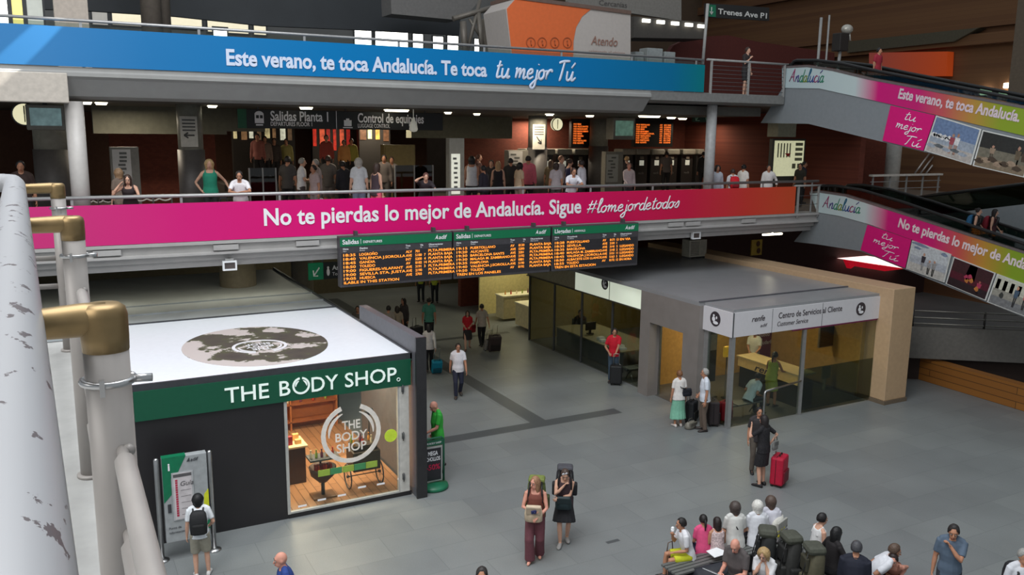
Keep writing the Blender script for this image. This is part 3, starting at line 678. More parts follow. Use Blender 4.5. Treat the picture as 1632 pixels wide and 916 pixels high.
def ring(mb, O, right, up, R, w, a0, a1, taper=True, n=28, depth=.012, mi=0):
    """a brush-like arc, full in the middle and thinner at one end"""
    O, right, up = Vector(O), Vector(right), Vector(up); nr = right.cross(up).normalized(); o, i_ = [], []
    for k in range(n + 1):
        t = k / n; a = math.radians(a0 + (a1 - a0) * t); ww = w * (1 if not taper else (.25 + .75 * math.sin(PI * min(1, t * .5 + .5 if taper == 1 else t))))
        o.append(O + (right * math.cos(a) + up * math.sin(a)) * (R + ww / 2)); i_.append(O + (right * math.cos(a) + up * math.sin(a)) * (R - ww / 2))
    V = o + i_; V += [p + nr * depth for p in V]; N = n + 1
    F = []
    for k in range(n):
        F += [(k, k + 1, N + k + 1, N + k), (2 * N + k, 2 * N + k + 1, 3 * N + k + 1, 3 * N + k), (k, k + 1, 2 * N + k + 1, 2 * N + k), (N + k, N + k + 1, 3 * N + k + 1, 3 * N + k)]
    F += [(0, N, 3 * N, 2 * N), (n, N + n, 3 * N + n, 2 * N + n)]
    mb.add(V, F, mi)
def emblem(mb, O, right, up, R, w, mi=0, depth=.012, gap=20, inner=.7):
    ring(mb, O, right, up, R, w, -270 + gap, 90 - gap, False, mi=mi, depth=depth)
    ring(mb, O, right, up, R * inner, w * (.9 if inner < .75 else .7), 112, 185, 2, mi=mi, depth=depth); ring(mb, O, right, up, R * inner, w * (.9 if inner < .75 else .7), 68, -5, 2, mi=mi, depth=depth)
oc = ony(480, 617, yl); emblem(mb, (oc.x, yl, 2.86), (1, 0, 0), (0, 0, 1), .16, .04, gap=9)
rc = ony(635, 604, yl); ring(mb, (rc.x, yl, 2.72), (1, 0, 0), (0, 0, 1), .035, .012, 0, 360, False)
part('sign_lettering', mb, mat((226, 240, 234), .5, emit=.25, var=.02), sh, label='pale raised sign lettering')
# roof picture, worn
RP = bpy.data.materials.new('worn_roof_print'); RP.use_nodes = True; nt = RP.node_tree; b = nt.nodes['Principled BSDF']; b.inputs['Roughness'].default_value = .6
tc = nt.nodes.new('ShaderNodeTexCoord'); n1 = nt.nodes.new('ShaderNodeTexNoise'); n1.inputs['Scale'].default_value = 1.1; n1.inputs['Detail'].default_value = 7; n1.inputs['Roughness'].default_value = .62
nt.links.new(tc.outputs['Object'], n1.inputs['Vector'])
r1 = nt.nodes.new('ShaderNodeValToRGB'); r1.color_ramp.interpolation = 'EASE'
for p, c in ((.36, (70, 64, 62)), (.52, (84, 78, 70)), (.585, (88, 90, 66)), (.61, (206, 196, 192))):
    e = r1.color_ramp.elements.new(p); e.color = lin(c) + (1,)
r1.color_ramp.elements.remove(r1.color_ramp.elements[0]); r1.color_ramp.elements.remove(r1.color_ramp.elements[-1]); 
gr_ = nt.nodes.new('ShaderNodeVectorMath'); gr_.operation = 'DISTANCE'; nt.links.new(tc.outputs['Object'], gr_.inputs[0])
wa = nt.nodes.new('ShaderNodeMath'); wa.operation = 'MULTIPLY_ADD'; wa.inputs[1].default_value = .055; nt.links.new(gr_.outputs['Value'], wa.inputs[0]); nt.links.new(n1.outputs['Fac'], wa.inputs[2])
nt.links.new(wa.outputs[0], r1.inputs['Fac']); nt.links.new(r1.outputs['Color'], b.inputs['Base Color'])
L_, R_, T_, B_ = onz(287, 556, SH), onz(533, 551, SH), onz(425, 519, SH), onz(400, 586, SH)
cx, cy = (L_.x + R_.x) / 2, (T_.y + B_.y) / 2; rx, ry = (R_.x - L_.x) / 2, (T_.y - B_.y) / 2
rp = MB().add([(cx + rx * math.cos(2 * PI * k / 48), cy + ry * math.sin(2 * PI * k / 48), SH + .012) for k in range(48)] + [(cx + rx * math.cos(2 * PI * k / 48), cy + ry * math.sin(2 * PI * k / 48), SH) for k in range(48)],
              [tuple(range(48))] + [(k, (k + 1) % 48, (k + 1) % 48 + 48, k + 48) for k in range(48)])
gr_.inputs[1].default_value = (cx - 3.8, cy - 19.7 + .35, SH)
rp_o = part('roof_print', rp, RP, sh, label='worn round brown picture on the roof')
mb = MB(); ec = onz(414, 553, SH); Oz = (ec.x, ec.y, SH + .014)
emblem(mb, Oz, (-1, 0, 0), (0, -1, 0), .56, .07, inner=.82)
for k, s in enumerate(('THE', 'BODY', 'SHOP')): put_text(mb, s, (ec.x, ec.y - .14 + .22 * k, SH + .014), (-1, 0, 0), (0, -1, 0), size=.22, align='c', bold=.02, depth=.004)
part('emblem', mb, TEXTW, rp_o, label='white shop emblem')
# window: frame, glass, emblem on the glass
part('window_frame', MB().box(3.84, 3.9, SY0 - .01, SY0 + .1, .1, 2.56).box(6.3, 6.335, SY0, SY0 + .1, .1, 2.56).box(3.84, 6.3, SY0, SY0 + .08, .1, .14), mat((176, 176, 172), .4), sh)
pl = part('door_pillar', MB().box(6.335, 6.56, SY0 - .005, SY0 + .12, .1, 2.56, b=.01), mat((198, 196, 190), .45), sh, label='pale pillar beside the window')
hb = MB()
for z in (.4, 1.35, 2.42): hb.box(6.38, 6.43, SY0 - .05, SY0, z, z + .14, b=.01).tube([(6.4, SY0 - .05, z - .03), (6.4, SY0 - .08, z + .05), (6.4, SY0 - .05, z + .17)], .012, 6)
part('bracket', hb, DKGREY, pl)
gp = part('window_pane', MB().box(3.9, 6.3, SY0 + .04, SY0 + .05, .14, 2.56), GLASS, sh)
mb = MB(); gc = ony(560, 690, SY0 + .03); GC = (gc.x, SY0 + .03, gc.z)
emblem(mb, GC, (1, 0, 0), (0, 0, 1), .61, .1, depth=.004, inner=.8)
for k, (s, w) in enumerate((('THE', .4), ('BODY', .7), ('SHOP', .66))): put_text(mb, s, (gc.x, SY0 + .03, gc.z + .1 - .25 * k), (1, 0, 0), (0, 0, 1), size=.27, width=w, align='c', bold=.012, depth=.004)
part('window_emblem', mb, mat((222, 216, 208), .5, emit=.06), gp, label='white emblem on the glass')
dc = ony(623, 694, SY0 + .03)
part('sticker', MB().add([(dc.x + .145 * math.cos(2 * PI * k / 24), SY0 + .032 + .004 * j, dc.z + .145 * math.sin(2 * PI * k / 24)) for j in (0, 1) for k in range(24)], [tuple(range(24))] + [tuple(range(24, 48))] + [(k, (k + 1) % 24, (k + 1) % 24 + 24, k + 24) for k in range(24)]), mat((190, 214, 60), .5, emit=.1), gp, label='round lime sticker')
a, c = ony(507, 755, SY0 + .03), ony(602, 738, SY0 + .03)
mb = MB()
for k in range(5):
    x = a.x + (c.x - a.x) * k / 5; mb.box(x, x + (c.x - a.x) / 5 - .01, SY0 + .028, SY0 + .034, a.z - .07, a.z + .07, k % 2)
part('window_strip', mb, [mat((150, 176, 70), .5), mat((70, 140, 90), .5)], gp, label='green printed strip')
mb = MB()
for px, py in ((482, 806), (513, 796), (545, 789), (577, 776), (607, 771), (640, 762)):
    q = ony(px, py, SY0 + .03); mb.box(q.x - .09, q.x + .09, SY0 + .03, SY0 + .034, q.z - .02, q.z + .02)
part('safety_mark', mb, TEXTW, gp, kind='stuff')
part('shop_floor', MB().box(SX0 + .1, SX1, SY0 + .1, SY1 - .1, 0.02, .1), brick_mat((182, 134, 96), (166, 118, 82), (120, 84, 56), 1.0, 1.6, .18, .4, 'shop_boards', (0, 0, PI / 2))[0], sh, label='wooden floor boards')
part('wing_wall', MB().box(6.64, 6.84, 16.72, 20.55, 0, 3.66), mat((96, 97, 102), .45), sh, label='tall grey side wall')
part('wing_wall_end', MB().box(6.62, 6.86, 16.66, 16.72, 0, 3.66), mat((42, 42, 44), .4), sh)
WARMW = mat((176, 104, 56), .6)
# shelves inside
def shelf_unit(x, y0, y1, label, alongx=False, n=5, h=2.4, d=.35):
    t = thing('shelf_unit', label, 'shelf', (x, (y0 + y1) / 2, .1) if not alongx else ((y0 + y1) / 2, x, .1))
    def bx(a0, a1, b0, b1, z0, z1): return MB().box(a0, a1, b0, b1, z0, z1) if not alongx else MB().box(b0, b1, a0, a1, z0, z1)
    part('back_panel', bx(x - .02, x, y0, y1, .1, .1 + h), WARMW, t)
    for k in range(n):
        part('shelf', bx(x, x + d if not alongx else x - d, y0, y1, .35 + k * h / n - .03, .35 + k * h / n), mat((150, 84, 44), .5), t)
    for q in (y0, (y0 + y1) / 2, y1): part('upright', bx(x, x + d if not alongx else x - d, q - .02, q + .02, .1, .1 + h), WARMW, t)
    return t
shelf_unit(3.55, 18.3, 21.6, 'wall shelf of bottles along the inner wall of the kiosk'); shelf_unit(22.3, 3.9, 6.4, 'shelf of bottles across the back of the kiosk', True)
BC = [mat(c, .3) for c in ((220, 150, 70), (190, 60, 40), (230, 210, 180), (150, 170, 70), (120, 60, 80))]
btl = MB().lathe([(.03, 0), (.032, .02), (.032, .1), (.014, .13), (.014, .16), (.018, .16), (.018, .19)], (0, 0, 0), 8)
bms = [btl.mesh('bottle', m) for m in BC]
def bottle(x, y, z, k, label, group):
    o = bpy.data.objects.new('bottle', bms[k % 5]); COL.objects.link(o); o.location = (x, y, z); props(o, label, 'bottle', group)
for k in range(2, 5):
    for j in range(9): bottle(3.72, 18.5 + j * .34, .35 + k * .48, j + k, 'small bottle on the shelf along the inner wall of the kiosk', 'bottles on the inner wall shelf')
for k in range(1, 5):
    for j in range(7): bottle(4.1 + j * .34, 22.12, .35 + k * .48, j * 2 + k, 'small bottle on the shelf across the back of the kiosk', 'bottles on the back shelf')
def shop_table(x, y, w, d, h, label):
    t = thing('display_table', label, 'table', (x, y, .1))
    part('table_top', MB().box(x - w / 2, x + w / 2, y - d / 2, y + d / 2, h - .05, h, b=.01), mat((216, 190, 150), .4), t)
    part('cabinet', MB().box(x - w / 2 + .05, x + w / 2 - .05, y - d / 2 + .05, y + d / 2 - .05, .1, h - .05), mat((70, 46, 34), .5), t)
shop_table(4.2, 18.75, .95, .7, 1.0, 'dark display table with a pale top behind the shop window')
REDS = [mat(c, .4) for c in ((176, 36, 30), (210, 70, 40), (140, 24, 30), (232, 180, 110))]
for k in range(8):
    x, y = 3.9 + (k % 4) * .2, 18.6 + (k // 4) * .25
    solo('gift_box', MB().box(x - .07, x + .07, y - .05, y + .05, 1.0, 1.1 + .05 * (k % 3), b=.008).box(x - .072, x + .072, y - .01, y + .01, 1.0, 1.102 + .05 * (k % 3)), REDS[k % 4], 'small red or tan gift box on the table inside the shop window', 'box', 'gift boxes on the shop table')
# bicycle cart
t = thing('display_cart', 'dark wooden display cart on two bicycle wheels behind the shop window', 'cart', (5.75, 17.6, .1))
part('cart_box', MB().box(5.42, 6.05, 17.42, 17.95, .55, 1.0, b=.02).box(5.46, 6.0, 17.5, 17.9, 1.0, 1.12), mat((60, 48, 36), .5), t)
part('canopy_pole', MB().tube([(5.95, 17.9, 1.1), (5.95, 17.9, 1.75)], .015, 8), DKGREY, t)
part('lamp_shade', MB().lathe([(.02, .14), (.1, .1), (.13, 0), (.11, 0), (.02, .1)], (5.95, 17.9, 1.72), 14), DKGREY, t)
for x in (5.36, 6.1):
    wh = MB()
    wh.tube([(x, 17.66 + .27 * math.cos(2 * PI * k / 24), .39 + .27 * math.sin(2 * PI * k / 24)) for k in range(25)], .016, 8)
    for k in range(10): wh.tube([(x, 17.66, .39), (x, 17.66 + .26 * math.cos(2 * PI * k / 10), .39 + .26 * math.sin(2 * PI * k / 10))], .003, 4)
    wh.tube([(x - .03, 17.66, .39), (x + .03, 17.66, .39)], .03, 8); part('wheel', wh, DKGREY, t)
part('axle', MB().tube([(5.36, 17.66, .39), (6.1, 17.66, .39)], .012, 6), DKGREY, t)
for k in range(6):
    x, y = 5.5 + (k % 3) * .2, 17.6 + (k // 3) * .18
    bottle(x, y, 1.12, k, 'bottle standing on the wheeled cart in the shop window', 'bottles on the cart')
t = thing('display_stand', 'low stand with a basket of red packets on a square base behind the shop window', 'stand', (4.78, 17.55, .1))
part('base', MB().box(4.5, 5.02, 17.35, 17.75, .1, .14, b=.01), mat((120, 84, 54), .4), t)
part('post', MB().tube([(4.76, 17.55, .13), (4.76, 17.55, .5)], .04, 10), DKGREY, t)
part('basket', MB().lathe([(.1, 0), (.26, .16), (.3, .34), (.28, .34), (.1, .05)], (4.76, 17.55, .44), 18), mat((80, 54, 40), .6), t)
part('top_tray', MB().box(4.45, 5.1, 17.35, 17.75, .98, 1.02).tube([(4.76, 17.7, .5), (4.76, 17.7, 1.0)], .025, 8), DKGREY, t)
for k in range(7): solo('packet', MB().box(4.58 + .055 * k, 4.62 + .055 * k, 17.45, 17.6, .62 + .02 * (k % 2), .84, b=.006), REDS[k % 3], 'red packet standing in the basket behind the shop window', 'packet', 'packets in the basket')
for k in range(5): bottle(4.5 + .12 * k, 17.5, 1.02, k + 2, 'bottle on the tray of the low stand behind the shop window', 'bottles on the tray')
for i, (x, y) in enumerate(((4.3, 18.2), (5.6, 18.6), (4.6, 20.6))):
    area('shop_lamp', (x, y, 3.0), (0, 0, 0), .6, .6, 90, (1.0, .79, .56))
    t = solo('ceiling_light', MB().lathe([(.12, 0), (.12, .03), (.02, .04)], (x, y, 3.005), 14), LAMP, 'round warm ceiling light inside the shop kiosk', 'light', 'warm lights in the kiosk ceiling')

# information panel outside the kiosk
t = thing('information_point', 'green and grey station information panel between two steel posts before the dark kiosk wall', 'information panel', (1.75, 16.3, 0))
yp = 16.25; xa, xb = 1.40, 2.19
part('panel', MB().box(xa, xb, yp - .06, yp + .1, .35, 2.02, b=.012), mat((158, 162, 164), .45), t)
g = MB(); yq = yp - .066
g.slabq([(xa, yq, 2.02), (xa + .42, yq, 2.02), (xa + .26, yq, 1.7), (xa + .14, yq, 1.62), (xa + .14, yq, 1.3), (xa, yq, 1.15)], (0, .006, 0)).box(xa + .62, xb, yq, yq + .006, .5, .9)
g.box(xa, xa + .42, yp - .06, yp + .1, 2.021, 2.028)
part('green_field', g, mat((10, 112, 76), .45), t)
part('yellow_field', MB().slabq([(xb - .1, yq - .002, .9), (xb, yq - .002, .9), (xb, yq - .002, 1.3), (xb - .08, yq - .002, 1.2)], (0, .008, 0)), mat((206, 212, 40), .5), t)
fr = part('poster_frame', MB().box(xa + .15, xa + .53, yq - .012, yq, .78, 1.72), mat((176, 178, 180), .4), t)
part('poster', MB().box(xa + .18, xa + .5, yq - .016, yq - .01, .8, 1.7), mat((200, 194, 196), .5), fr)
tp = MB().box(xa + .18, xa + .5, yq - .019, yq - .016, 1.63, 1.69)
for k in range(5): tp.box(xa + .3, xa + .48, yq - .019, yq - .016, 1.36 - k * .12, 1.365 - k * .12)
put_text(tp, 'Guía', (xa + .3, yq - .019, 1.45), (1, 0, 0), (0, 0, 1), size=.13, italic=.2, depth=.002)
part('poster_print', tp, mat((90, 88, 90), .5), fr); rs = MB()
for k in range(16): rs.box(xa + .21, xa + .25, yq - .02, yq - .016, .86 + k * .046, .895 + k * .046)
part('red_strip', rs, mat((176, 50, 76), .5), fr)
lt = MB(); put_text(lt, 'i', (xa + .1, yq - .003, 1.78), (1, 0, 0), (0, 0, 1), size=.2, bold=.03, depth=.003); part('letter', lt, TEXTW, t)
lt = MB(); put_text(lt, 'adif', (xa + .5, yq - .003, 1.9), (1, 0, 0), (0, 0, 1), size=.09, italic=.2, bold=.01, depth=.003); lt.slabq([(xa + .43, yq - .003, 1.9), (xa + .48, yq - .003, 1.98), (xa + .49, yq - .003, 1.9)], (0, .003, 0))
for k in range(2): put_text(lt, ('Punto de', 'información')[k], (xa + .06, yq - .003, .62 - .09 * k), (1, 0, 0), (0, 0, 1), size=.06, depth=.003)
lt.box(xa + .06, xa + .12, yq - .006, yq, .95, 1.12); part('print', lt, mat((60, 62, 66), .5), t)
for q in (xa - .09, xb + .06):
    ps = part('post', MB().lathe([(.045, 0), (.045, 2.0), (.03, 2.03)], (q, yp, 0), 14), STEEL, t); part('foot_plate', MB().lathe([(.13, 0), (.13, .02), (.05, .05)], (q, yp, 0), 18), STEEL, ps)

# swivelling pavement sign
q = onz(690, 776); sx_, sy_ = q.x, q.y
t = thing('pavement_sign', 'green framed advertising stand reading MEGA CHOLLOS beside the kiosk corner', 'sign', (sx_, sy_, 0))
part('base', MB().lathe([(.02, 0), (.34, 0), (.36, .04), (.34, .09), (.05, .12)], (sx_, sy_, 0), 28), mat((20, 104, 72), .4), t)
fr = part('frame', MB().tube([(sx_ - .27, sy_, .12), (sx_ - .27, sy_, 1.12), (sx_ - .22, sy_, 1.17), (sx_ + .22, sy_, 1.17), (sx_ + .27, sy_, 1.12), (sx_ + .27, sy_, .12)], .025, 8).box(sx_ - .25, sx_ + .25, sy_ - .02, sy_ + .02, 1.0, 1.13), mat((24, 90, 64), .4), t)
part('poster_board', MB().box(sx_ - .24, sx_ + .22, sy_ - .03, sy_ + .03, .14, .98, b=.008), mat((170, 172, 170), .4, .3), t)
part('poster', MB().box(sx_ - .21, sx_ + .19, sy_ - .036, sy_ - .03, .18, .94), mat((40, 38, 44), .4), t)
lt = MB(); put_text(lt, 'MEGA', (sx_ - .01, sy_ - .038, .78), (1, 0, 0), (0, 0, 1), size=.14, width=.24, align='c', bold=.02, depth=.003); put_text(lt, 'CHOLLOS', (sx_ - .01, sy_ - .038, .65), (1, 0, 0), (0, 0, 1), size=.13, width=.35, align='c', bold=.02, depth=.003)
put_text(lt, 'THE BODY SHOP', (sx_, sy_ - .022, 1.04), (1, 0, 0), (0, 0, 1), size=.06, width=.4, align='c', depth=.003); part('lettering', lt, TEXTW, t)
lt = MB(); put_text(lt, '-50%', (sx_ - .01, sy_ - .038, .44), (1, 0, 0), (0, 0, 1), size=.18, width=.34, align='c', bold=.015, depth=.003); part('discount_lettering', lt, mat((190, 24, 70), .5), t)
part('clamp_knob', MB().ell((sx_ + .3, sy_, .5), (.035, .03, .035)), BLACK, t)

# ------------------------------------------------------------------ the customer service office
CSX, CSY = 15.95, 17.1
cs = thing('service_office', 'glass fronted customer service office with a flat grey roof and a beige end pillar', 'office', (18.9, 20, 0))
GREYM = mat((134, 128, 124), .45, var=.06, scale=3); ROOFG = mat((146, 147, 149), .3, var=.05, scale=2)
part('roof', MB().box(15.8, 21.8, 18.3, 28.6, 3.27, 3.38).box(16.0, 21.78, CSY + .02, 18.3, 3.27, 3.36), ROOFG, cs, label='flat grey roof')
part('roof_seam', MB().box(15.8, 21.8, 18.28, 18.33, 3.37, 3.4), mat((90, 90, 96), .5), cs)
part('end_pillar', MB().box(21.76, 22.72, 16.62, 28.6, .12, 3.56, b=.015), BEIGE, cs, label='beige pillar and side wall')
part('pillar_base', MB().box(21.73, 22.75, 16.59, 28.6, 0, .12), mat((110, 96, 80), .5), cs)
# side wall with the doorway
yA, yB = onx(1087, 560, 15.8).y, onx(1033, 580, 15.8).y
part('side_wall', MB().box(15.8, 16.25, 18.26, yA, 0, 3.27).box(15.8, 16.25, yB, 21.0, 0, 3.27).box(15.8, 16.25, yA, yB, 2.35, 3.27), GREYM, cs)
part('door_frame', MB().box(16.18, 16.25, yA, yA + .05, 0, 2.35).box(16.18, 16.25, yB - .05, yB, 0, 2.35), STEEL, cs)
# white fascia
FW = mat((206, 204, 208), .4, emit=.05, var=.02)
part('fascia', MB().box(15.97, 21.76, CSY - .02, CSY + .06, 2.6, 3.28).box(15.93, 15.99, CSY - .02, 18.26, 2.6, 3.28), FW, cs, label='white fascia board')
mb = MB().box(18.2, 21.7, CSY - .03, CSY + .05, 2.56, 2.6); part('fascia_trim', mb, mat((104, 24, 66), .5), cs, label='purple trim')
jm = MB()
for px in (1230, 1309):
    x = ony(px, 510, CSY).x; jm.box(x - .006, x + .006, CSY - .024, CSY - .02, 2.6, 3.28)
part('fascia_joint', jm.box(15.95, 15.985, CSY - .03, CSY - .01, 2.6, 3.28), DKGREY, cs)
mb = MB(); INK = mat((60, 52, 58), .5); yt = CSY - .026
a, c = ony(1241, 505, yt), ony(1342, 494, yt); put_text(mb, 'Centro de Servicios al Cliente', (a.x, yt, 2.98), (1, 0, 0), (0, 0, 1), size=.24, width=c.x - a.x, bold=.006, depth=.003)
a, c = ony(1239, 515, yt), ony(1288, 509, yt); put_text(mb, 'Customer Service', (a.x, yt, 2.76), (1, 0, 0), (0, 0, 1), size=.19, width=c.x - a.x, italic=.2, depth=.003)
a, c = ony(1198, 515, yt), ony(1219, 511, yt); put_text(mb, 'renfe', (a.x, yt, 2.98), (1, 0, 0), (0, 0, 1), size=.22, width=c.x - a.x, italic=.3, bold=.01, depth=.003)
a, c = ony(1212, 519, yt), ony(1223, 517, yt); put_text(mb, 'adif', (a.x, yt, 2.8), (1, 0, 0), (0, 0, 1), size=.13, width=c.x - a.x, italic=.2, depth=.003)
part('lettering', mb, INK, cs, label='dark sign lettering')
def service_mark(mb, w_, O, right, up, R):
    """black disc with a white seated figure and an i"""
    O, right, up = Vector(O), Vector(right), Vector(up); nr = right.cross(up).normalized()
    mb.slabq([O + (right * math.cos(2 * PI * k / 24) + up * math.sin(2 * PI * k / 24)) * R for k in range(24)], nr * .004)
    O2 = O + nr * .004
    def bl(u, v, a, b_): w_.slabq([O2 + right * (u + a * math.cos(2 * PI * k / 12)) * R + up * (v + b_ * math.sin(2 * PI * k / 12)) * R for k in range(12)], nr * .003)
    bl(-.3, .42, .17, .17); bl(-.3, -.05, .3, .33); bl(.25, .2, .13, .2); bl(.1, -.5, .5, .22)
mk, mw = MB(), MB()
q = ony(1372, 492, yt); service_mark(mk, mw, (q.x, yt, q.z), (1, 0, 0), (0, 0, 1), .2)
q = onx(1140, 508, 15.925); service_mark(mk, mw, q, (0, -1, 0), (0, 0, 1), .21)
part('service_mark', mk, INK, cs, label='round dark symbol'); part('service_mark_figure', mw, TEXTW, cs)
# glazing
part('corner_post', MB().box(15.98, 16.1, CSY, CSY + .12, 0, 2.6), ALU, cs)
x2 = onz(1272, 661).x
part('mullion', MB().box(x2, x2 + .1, CSY, CSY + .1, 0, 2.6), ALU, cs); part('mullion', MB().box(16.0, 16.08, 18.1, 18.26, 0, 2.6), ALU, cs)
part('front_glass', MB().box(16.1, 21.76, CSY + .04, CSY + .05, .05, 2.6), GLASSG, cs); part('side_glass', MB().box(16.03, 16.04, CSY + .1, 18.1, .05, 2.6), GLASSG, cs)
part('push_rail', MB().tube([(16.95, CSY - .35, .05), (16.95, CSY - .35, 1.0), (16.98, CSY - .35, 1.05), (x2 - .05, CSY - .05, 1.05)], .03, 8), STEEL, cs)
part('frosted_band', MB().box(x2 + .1, 21.76, CSY + .055, CSY + .06, .1, 1.35), glass_mat((176, 190, 178), .05), cs)
part('inner_wall', MB().box(21.6, 21.76, 17.5, 28.5, 0.12, 3.27).box(16.3, 21.7, 21.3, 21.4, 0.0, 3.27), mat((190, 150, 84), .7), cs, label='ochre inner wall')
part('inner_floor', MB().box(16.1, 21.6, CSY + .1, 28.5, 0, .015), mat((88, 88, 84), .4), cs)
# the lit header over the long side
yE = onx(919, 450, 16.0).y
part('lit_header', MB().box(15.94, 16.06, 21.02, yE, 2.62, 3.26), mat((206, 214, 196), .5, emit=.55, var=.05, scale=1), cs, label='backlit white header sign')
part('header_joint', MB().box(15.93, 15.945, 22.9, 22.92, 2.62, 3.26).box(15.92, 16.08, 21.0, 28.5, 2.58, 2.62), mat((70, 66, 58), .5), cs)
part('dim_header', MB().box(15.96, 16.06, yE, 28.5, 2.62, 3.26), mat((150, 144, 120), .5), cs)
mk, mw = MB(), MB(); q = onx(964, 452, 15.935); service_mark(mk, mw, q, (0, -1, 0), (0, 0, 1), .2); part('service_mark', mk, INK, cs); part('service_mark_figure', mw, TEXTW, cs)
gg = MB(); fm = MB()
for k in range(4):
    y0, y1 = 21.05 + k * 1.87, 21.05 + (k + 1) * 1.87; gg.box(16.1, 16.11, y0, y1, .04, 2.6); fm.box(16.07, 16.14, y1 - .03, y1 + .03, 0, 2.6)
part('side_glazing', gg, GLASSG, cs); part('glazing_bar', fm, DKGREY, cs)
part('end_wall', MB().box(16.1, 21.7, 28.5, 28.6, 0, 3.27), mat((128, 112, 66), .7), cs)
for (x, y, e, c_) in ((18.6, 19.5, 50, (1, .80, .48)), (18.5, 22.6, 14, (1, .9, .7)), (18.5, 26.8, 22, (1, .85, .5))):
    area('office_lamp', (x, y, 3.2), (0, 0, 0), 1.2, .3, e, c_); solo('ceiling_light', MB().box(x - .6, x + .6, y - .15, y + .15, 3.215, 3.26, b=.01), LAMP, {19.5: 'ceiling light over the service counter', 22.6: 'ceiling light in the dim middle of the office', 26.8: 'ceiling light over the desk at the end of the office'}[y], 'light')
# inside the office
t = thing('service_counter', 'long dark service counter with a pale top inside the glass corner office', 'counter', (19.4, 18.9, 0))
part('counter_top', MB().box(19.0, 19.75, 17.5, 20.1, 1.0, 1.06, b=.01), mat((216, 190, 140), .4), t); part('counter_front', MB().box(19.12, 19.7, 17.55, 20.05, .02, .78), mat((44, 48, 44), .5), t)
bd = part('counter_band', MB().box(19.03, 19.1, 17.55, 20.05, .72, 1.0), mat((226, 186, 116), .5, emit=.12), t)
lt = MB(); put_text(lt, 'renfe', (19.025, 19.3, .75), (0, -1, 0), (0, 0, 1), size=.3, width=1.0, italic=.3, bold=.015, depth=.004); part('lettering', lt, INK, bd)
q = ony(1204, 550, 21.2); q2 = ony(1236, 550, 21.2)
t = solo('poster_banner', MB().box(q.x, q2.x, 21.2, 21.26, .2, 2.3), mat((104, 26, 58), .5), 'purple poster reading En qué puedo ayudarle behind the counter', 'poster')
lt = MB()
for k, s in enumerate(('¿En qué', 'puedo', 'ayudarle?')): put_text(lt, s, (-.34, -.035, 1.28 - k * .28), (1, 0, 0), (0, 0, 1), size=.2, bold=.01, depth=.003)
part('lettering', lt, mat((206, 196, 200), .5), t, local=True)
q = ony(1132, 556, 19.6); t = thing('standing_notice', 'grey and dark standing panel behind the side glass of the office corner', 'panel', (q.x, 19.6, 0))
part('board', MB().box(q.x - .25, q.x + .25, 19.58, 19.64, .5, 2.3, b=.01), mat((70, 72, 76), .5), t); part('sheet', MB().box(q.x - .22, q.x + .22, 19.565, 19.58, 1.5, 2.0), mat((150, 152, 154), .5), t); part('foot', MB().box(q.x - .25, q.x + .25, 19.45, 19.8, .016, .05).box(q.x - .03, q.x + .03, 19.59, 19.63, .05, .5), DKGREY, t)
q = ony(1159, 560, 19.3); t = thing('yellow_box', 'small glowing yellow box on a thin post behind the office corner post', 'lamp', (q.x, 19.3, 0)); part('box', MB().box(q.x - .14, q.x + .14, 19.25, 19.35, q.z - .17, q.z + .17, b=.03), mat((226, 176, 60), .5, emit=.3), t); part('post', MB().lathe([(.12, 0), (.12, .02), (.02, .03), (.02, q.z - .17)], (q.x, 19.3, .016), 12), DKGREY, t)  # small yellow box with a glow added to its colour
t = thing('wall_screen', 'dark television hung from the ceiling inside the office window', 'television', ony(1325, 535, 18.6))
q = ony(1325, 535, 18.6); part('screen', MB().box(q.x - .52, q.x + .52, q.y - .04, q.y + .04, q.z - .31, q.z + .31, b=.015), BLACK, t); part('bezel', MB().box(q.x - .55, q.x + .55, q.y - .02, q.y + .05, q.z - .34, q.z + .34, b=.015), mat((120, 116, 106), .4), t)
part('bracket', MB().box(q.x - .06, q.x + .06, q.y, q.y + .1, q.z + .3, 3.25), DKGREY, t)
q = ony(1313, 592, 18.6)
solo('notice', MB().box(q.x - .2, q.x + .2, 18.5, 18.52, q.z - .2, q.z + .2).box(q.x - .17, q.x + .17, 18.49, 18.5, q.z - .16, q.z + .16).box(q.x - .02, q.x + .02, 18.5, 18.6, 0, q.z), mat((180, 178, 160), .5), 'white notice on a stand behind the frosted glass of the office', 'notice')
q = onz(1205, 655)
def bench_seat(name, label, x, y, n=3):
    t = thing(name, label, 'bench', (x, y, 0)); 
    for k in range(n): part('seat', MB().box(x - .75 + k * .52, x - .28 + k * .52, y - .2, y + .22, .40, .44, b=.012), mat((110, 112, 108), .4, .4), t)
    part('beam', MB().box(x - .75, x + .77, y - .03, y + .03, .33, .39), DKGREY, t)
    for q_ in (x - .6, x + .6): part('leg', MB().tube([(q_, y - .2, 0.02), (q_, y, .35), (q_, y + .2, 0.02)], .02, 8), STEEL, t)
bench_seat('waiting_bench', 'metal waiting bench inside the glass corner of the office', 17.0, 17.75)
bench_seat('waiting_bench', 'metal waiting bench beside the grey wall behind the man in the red shirt', 16.95, 22.2, 2)
q = (16.9, 26.2)
t = thing('office_desk', 'office desk with paper piles behind the dim side glazing', 'desk', (17.2, 25.3, 0))
part('desk_top', MB().box(16.5, 18.2, 22.9, 27.2, .74, .78), mat((150, 140, 110), .5), t); part('desk_panel', MB().box(16.55, 16.6, 22.9, 27.2, .05, .74), DKGREY, t)
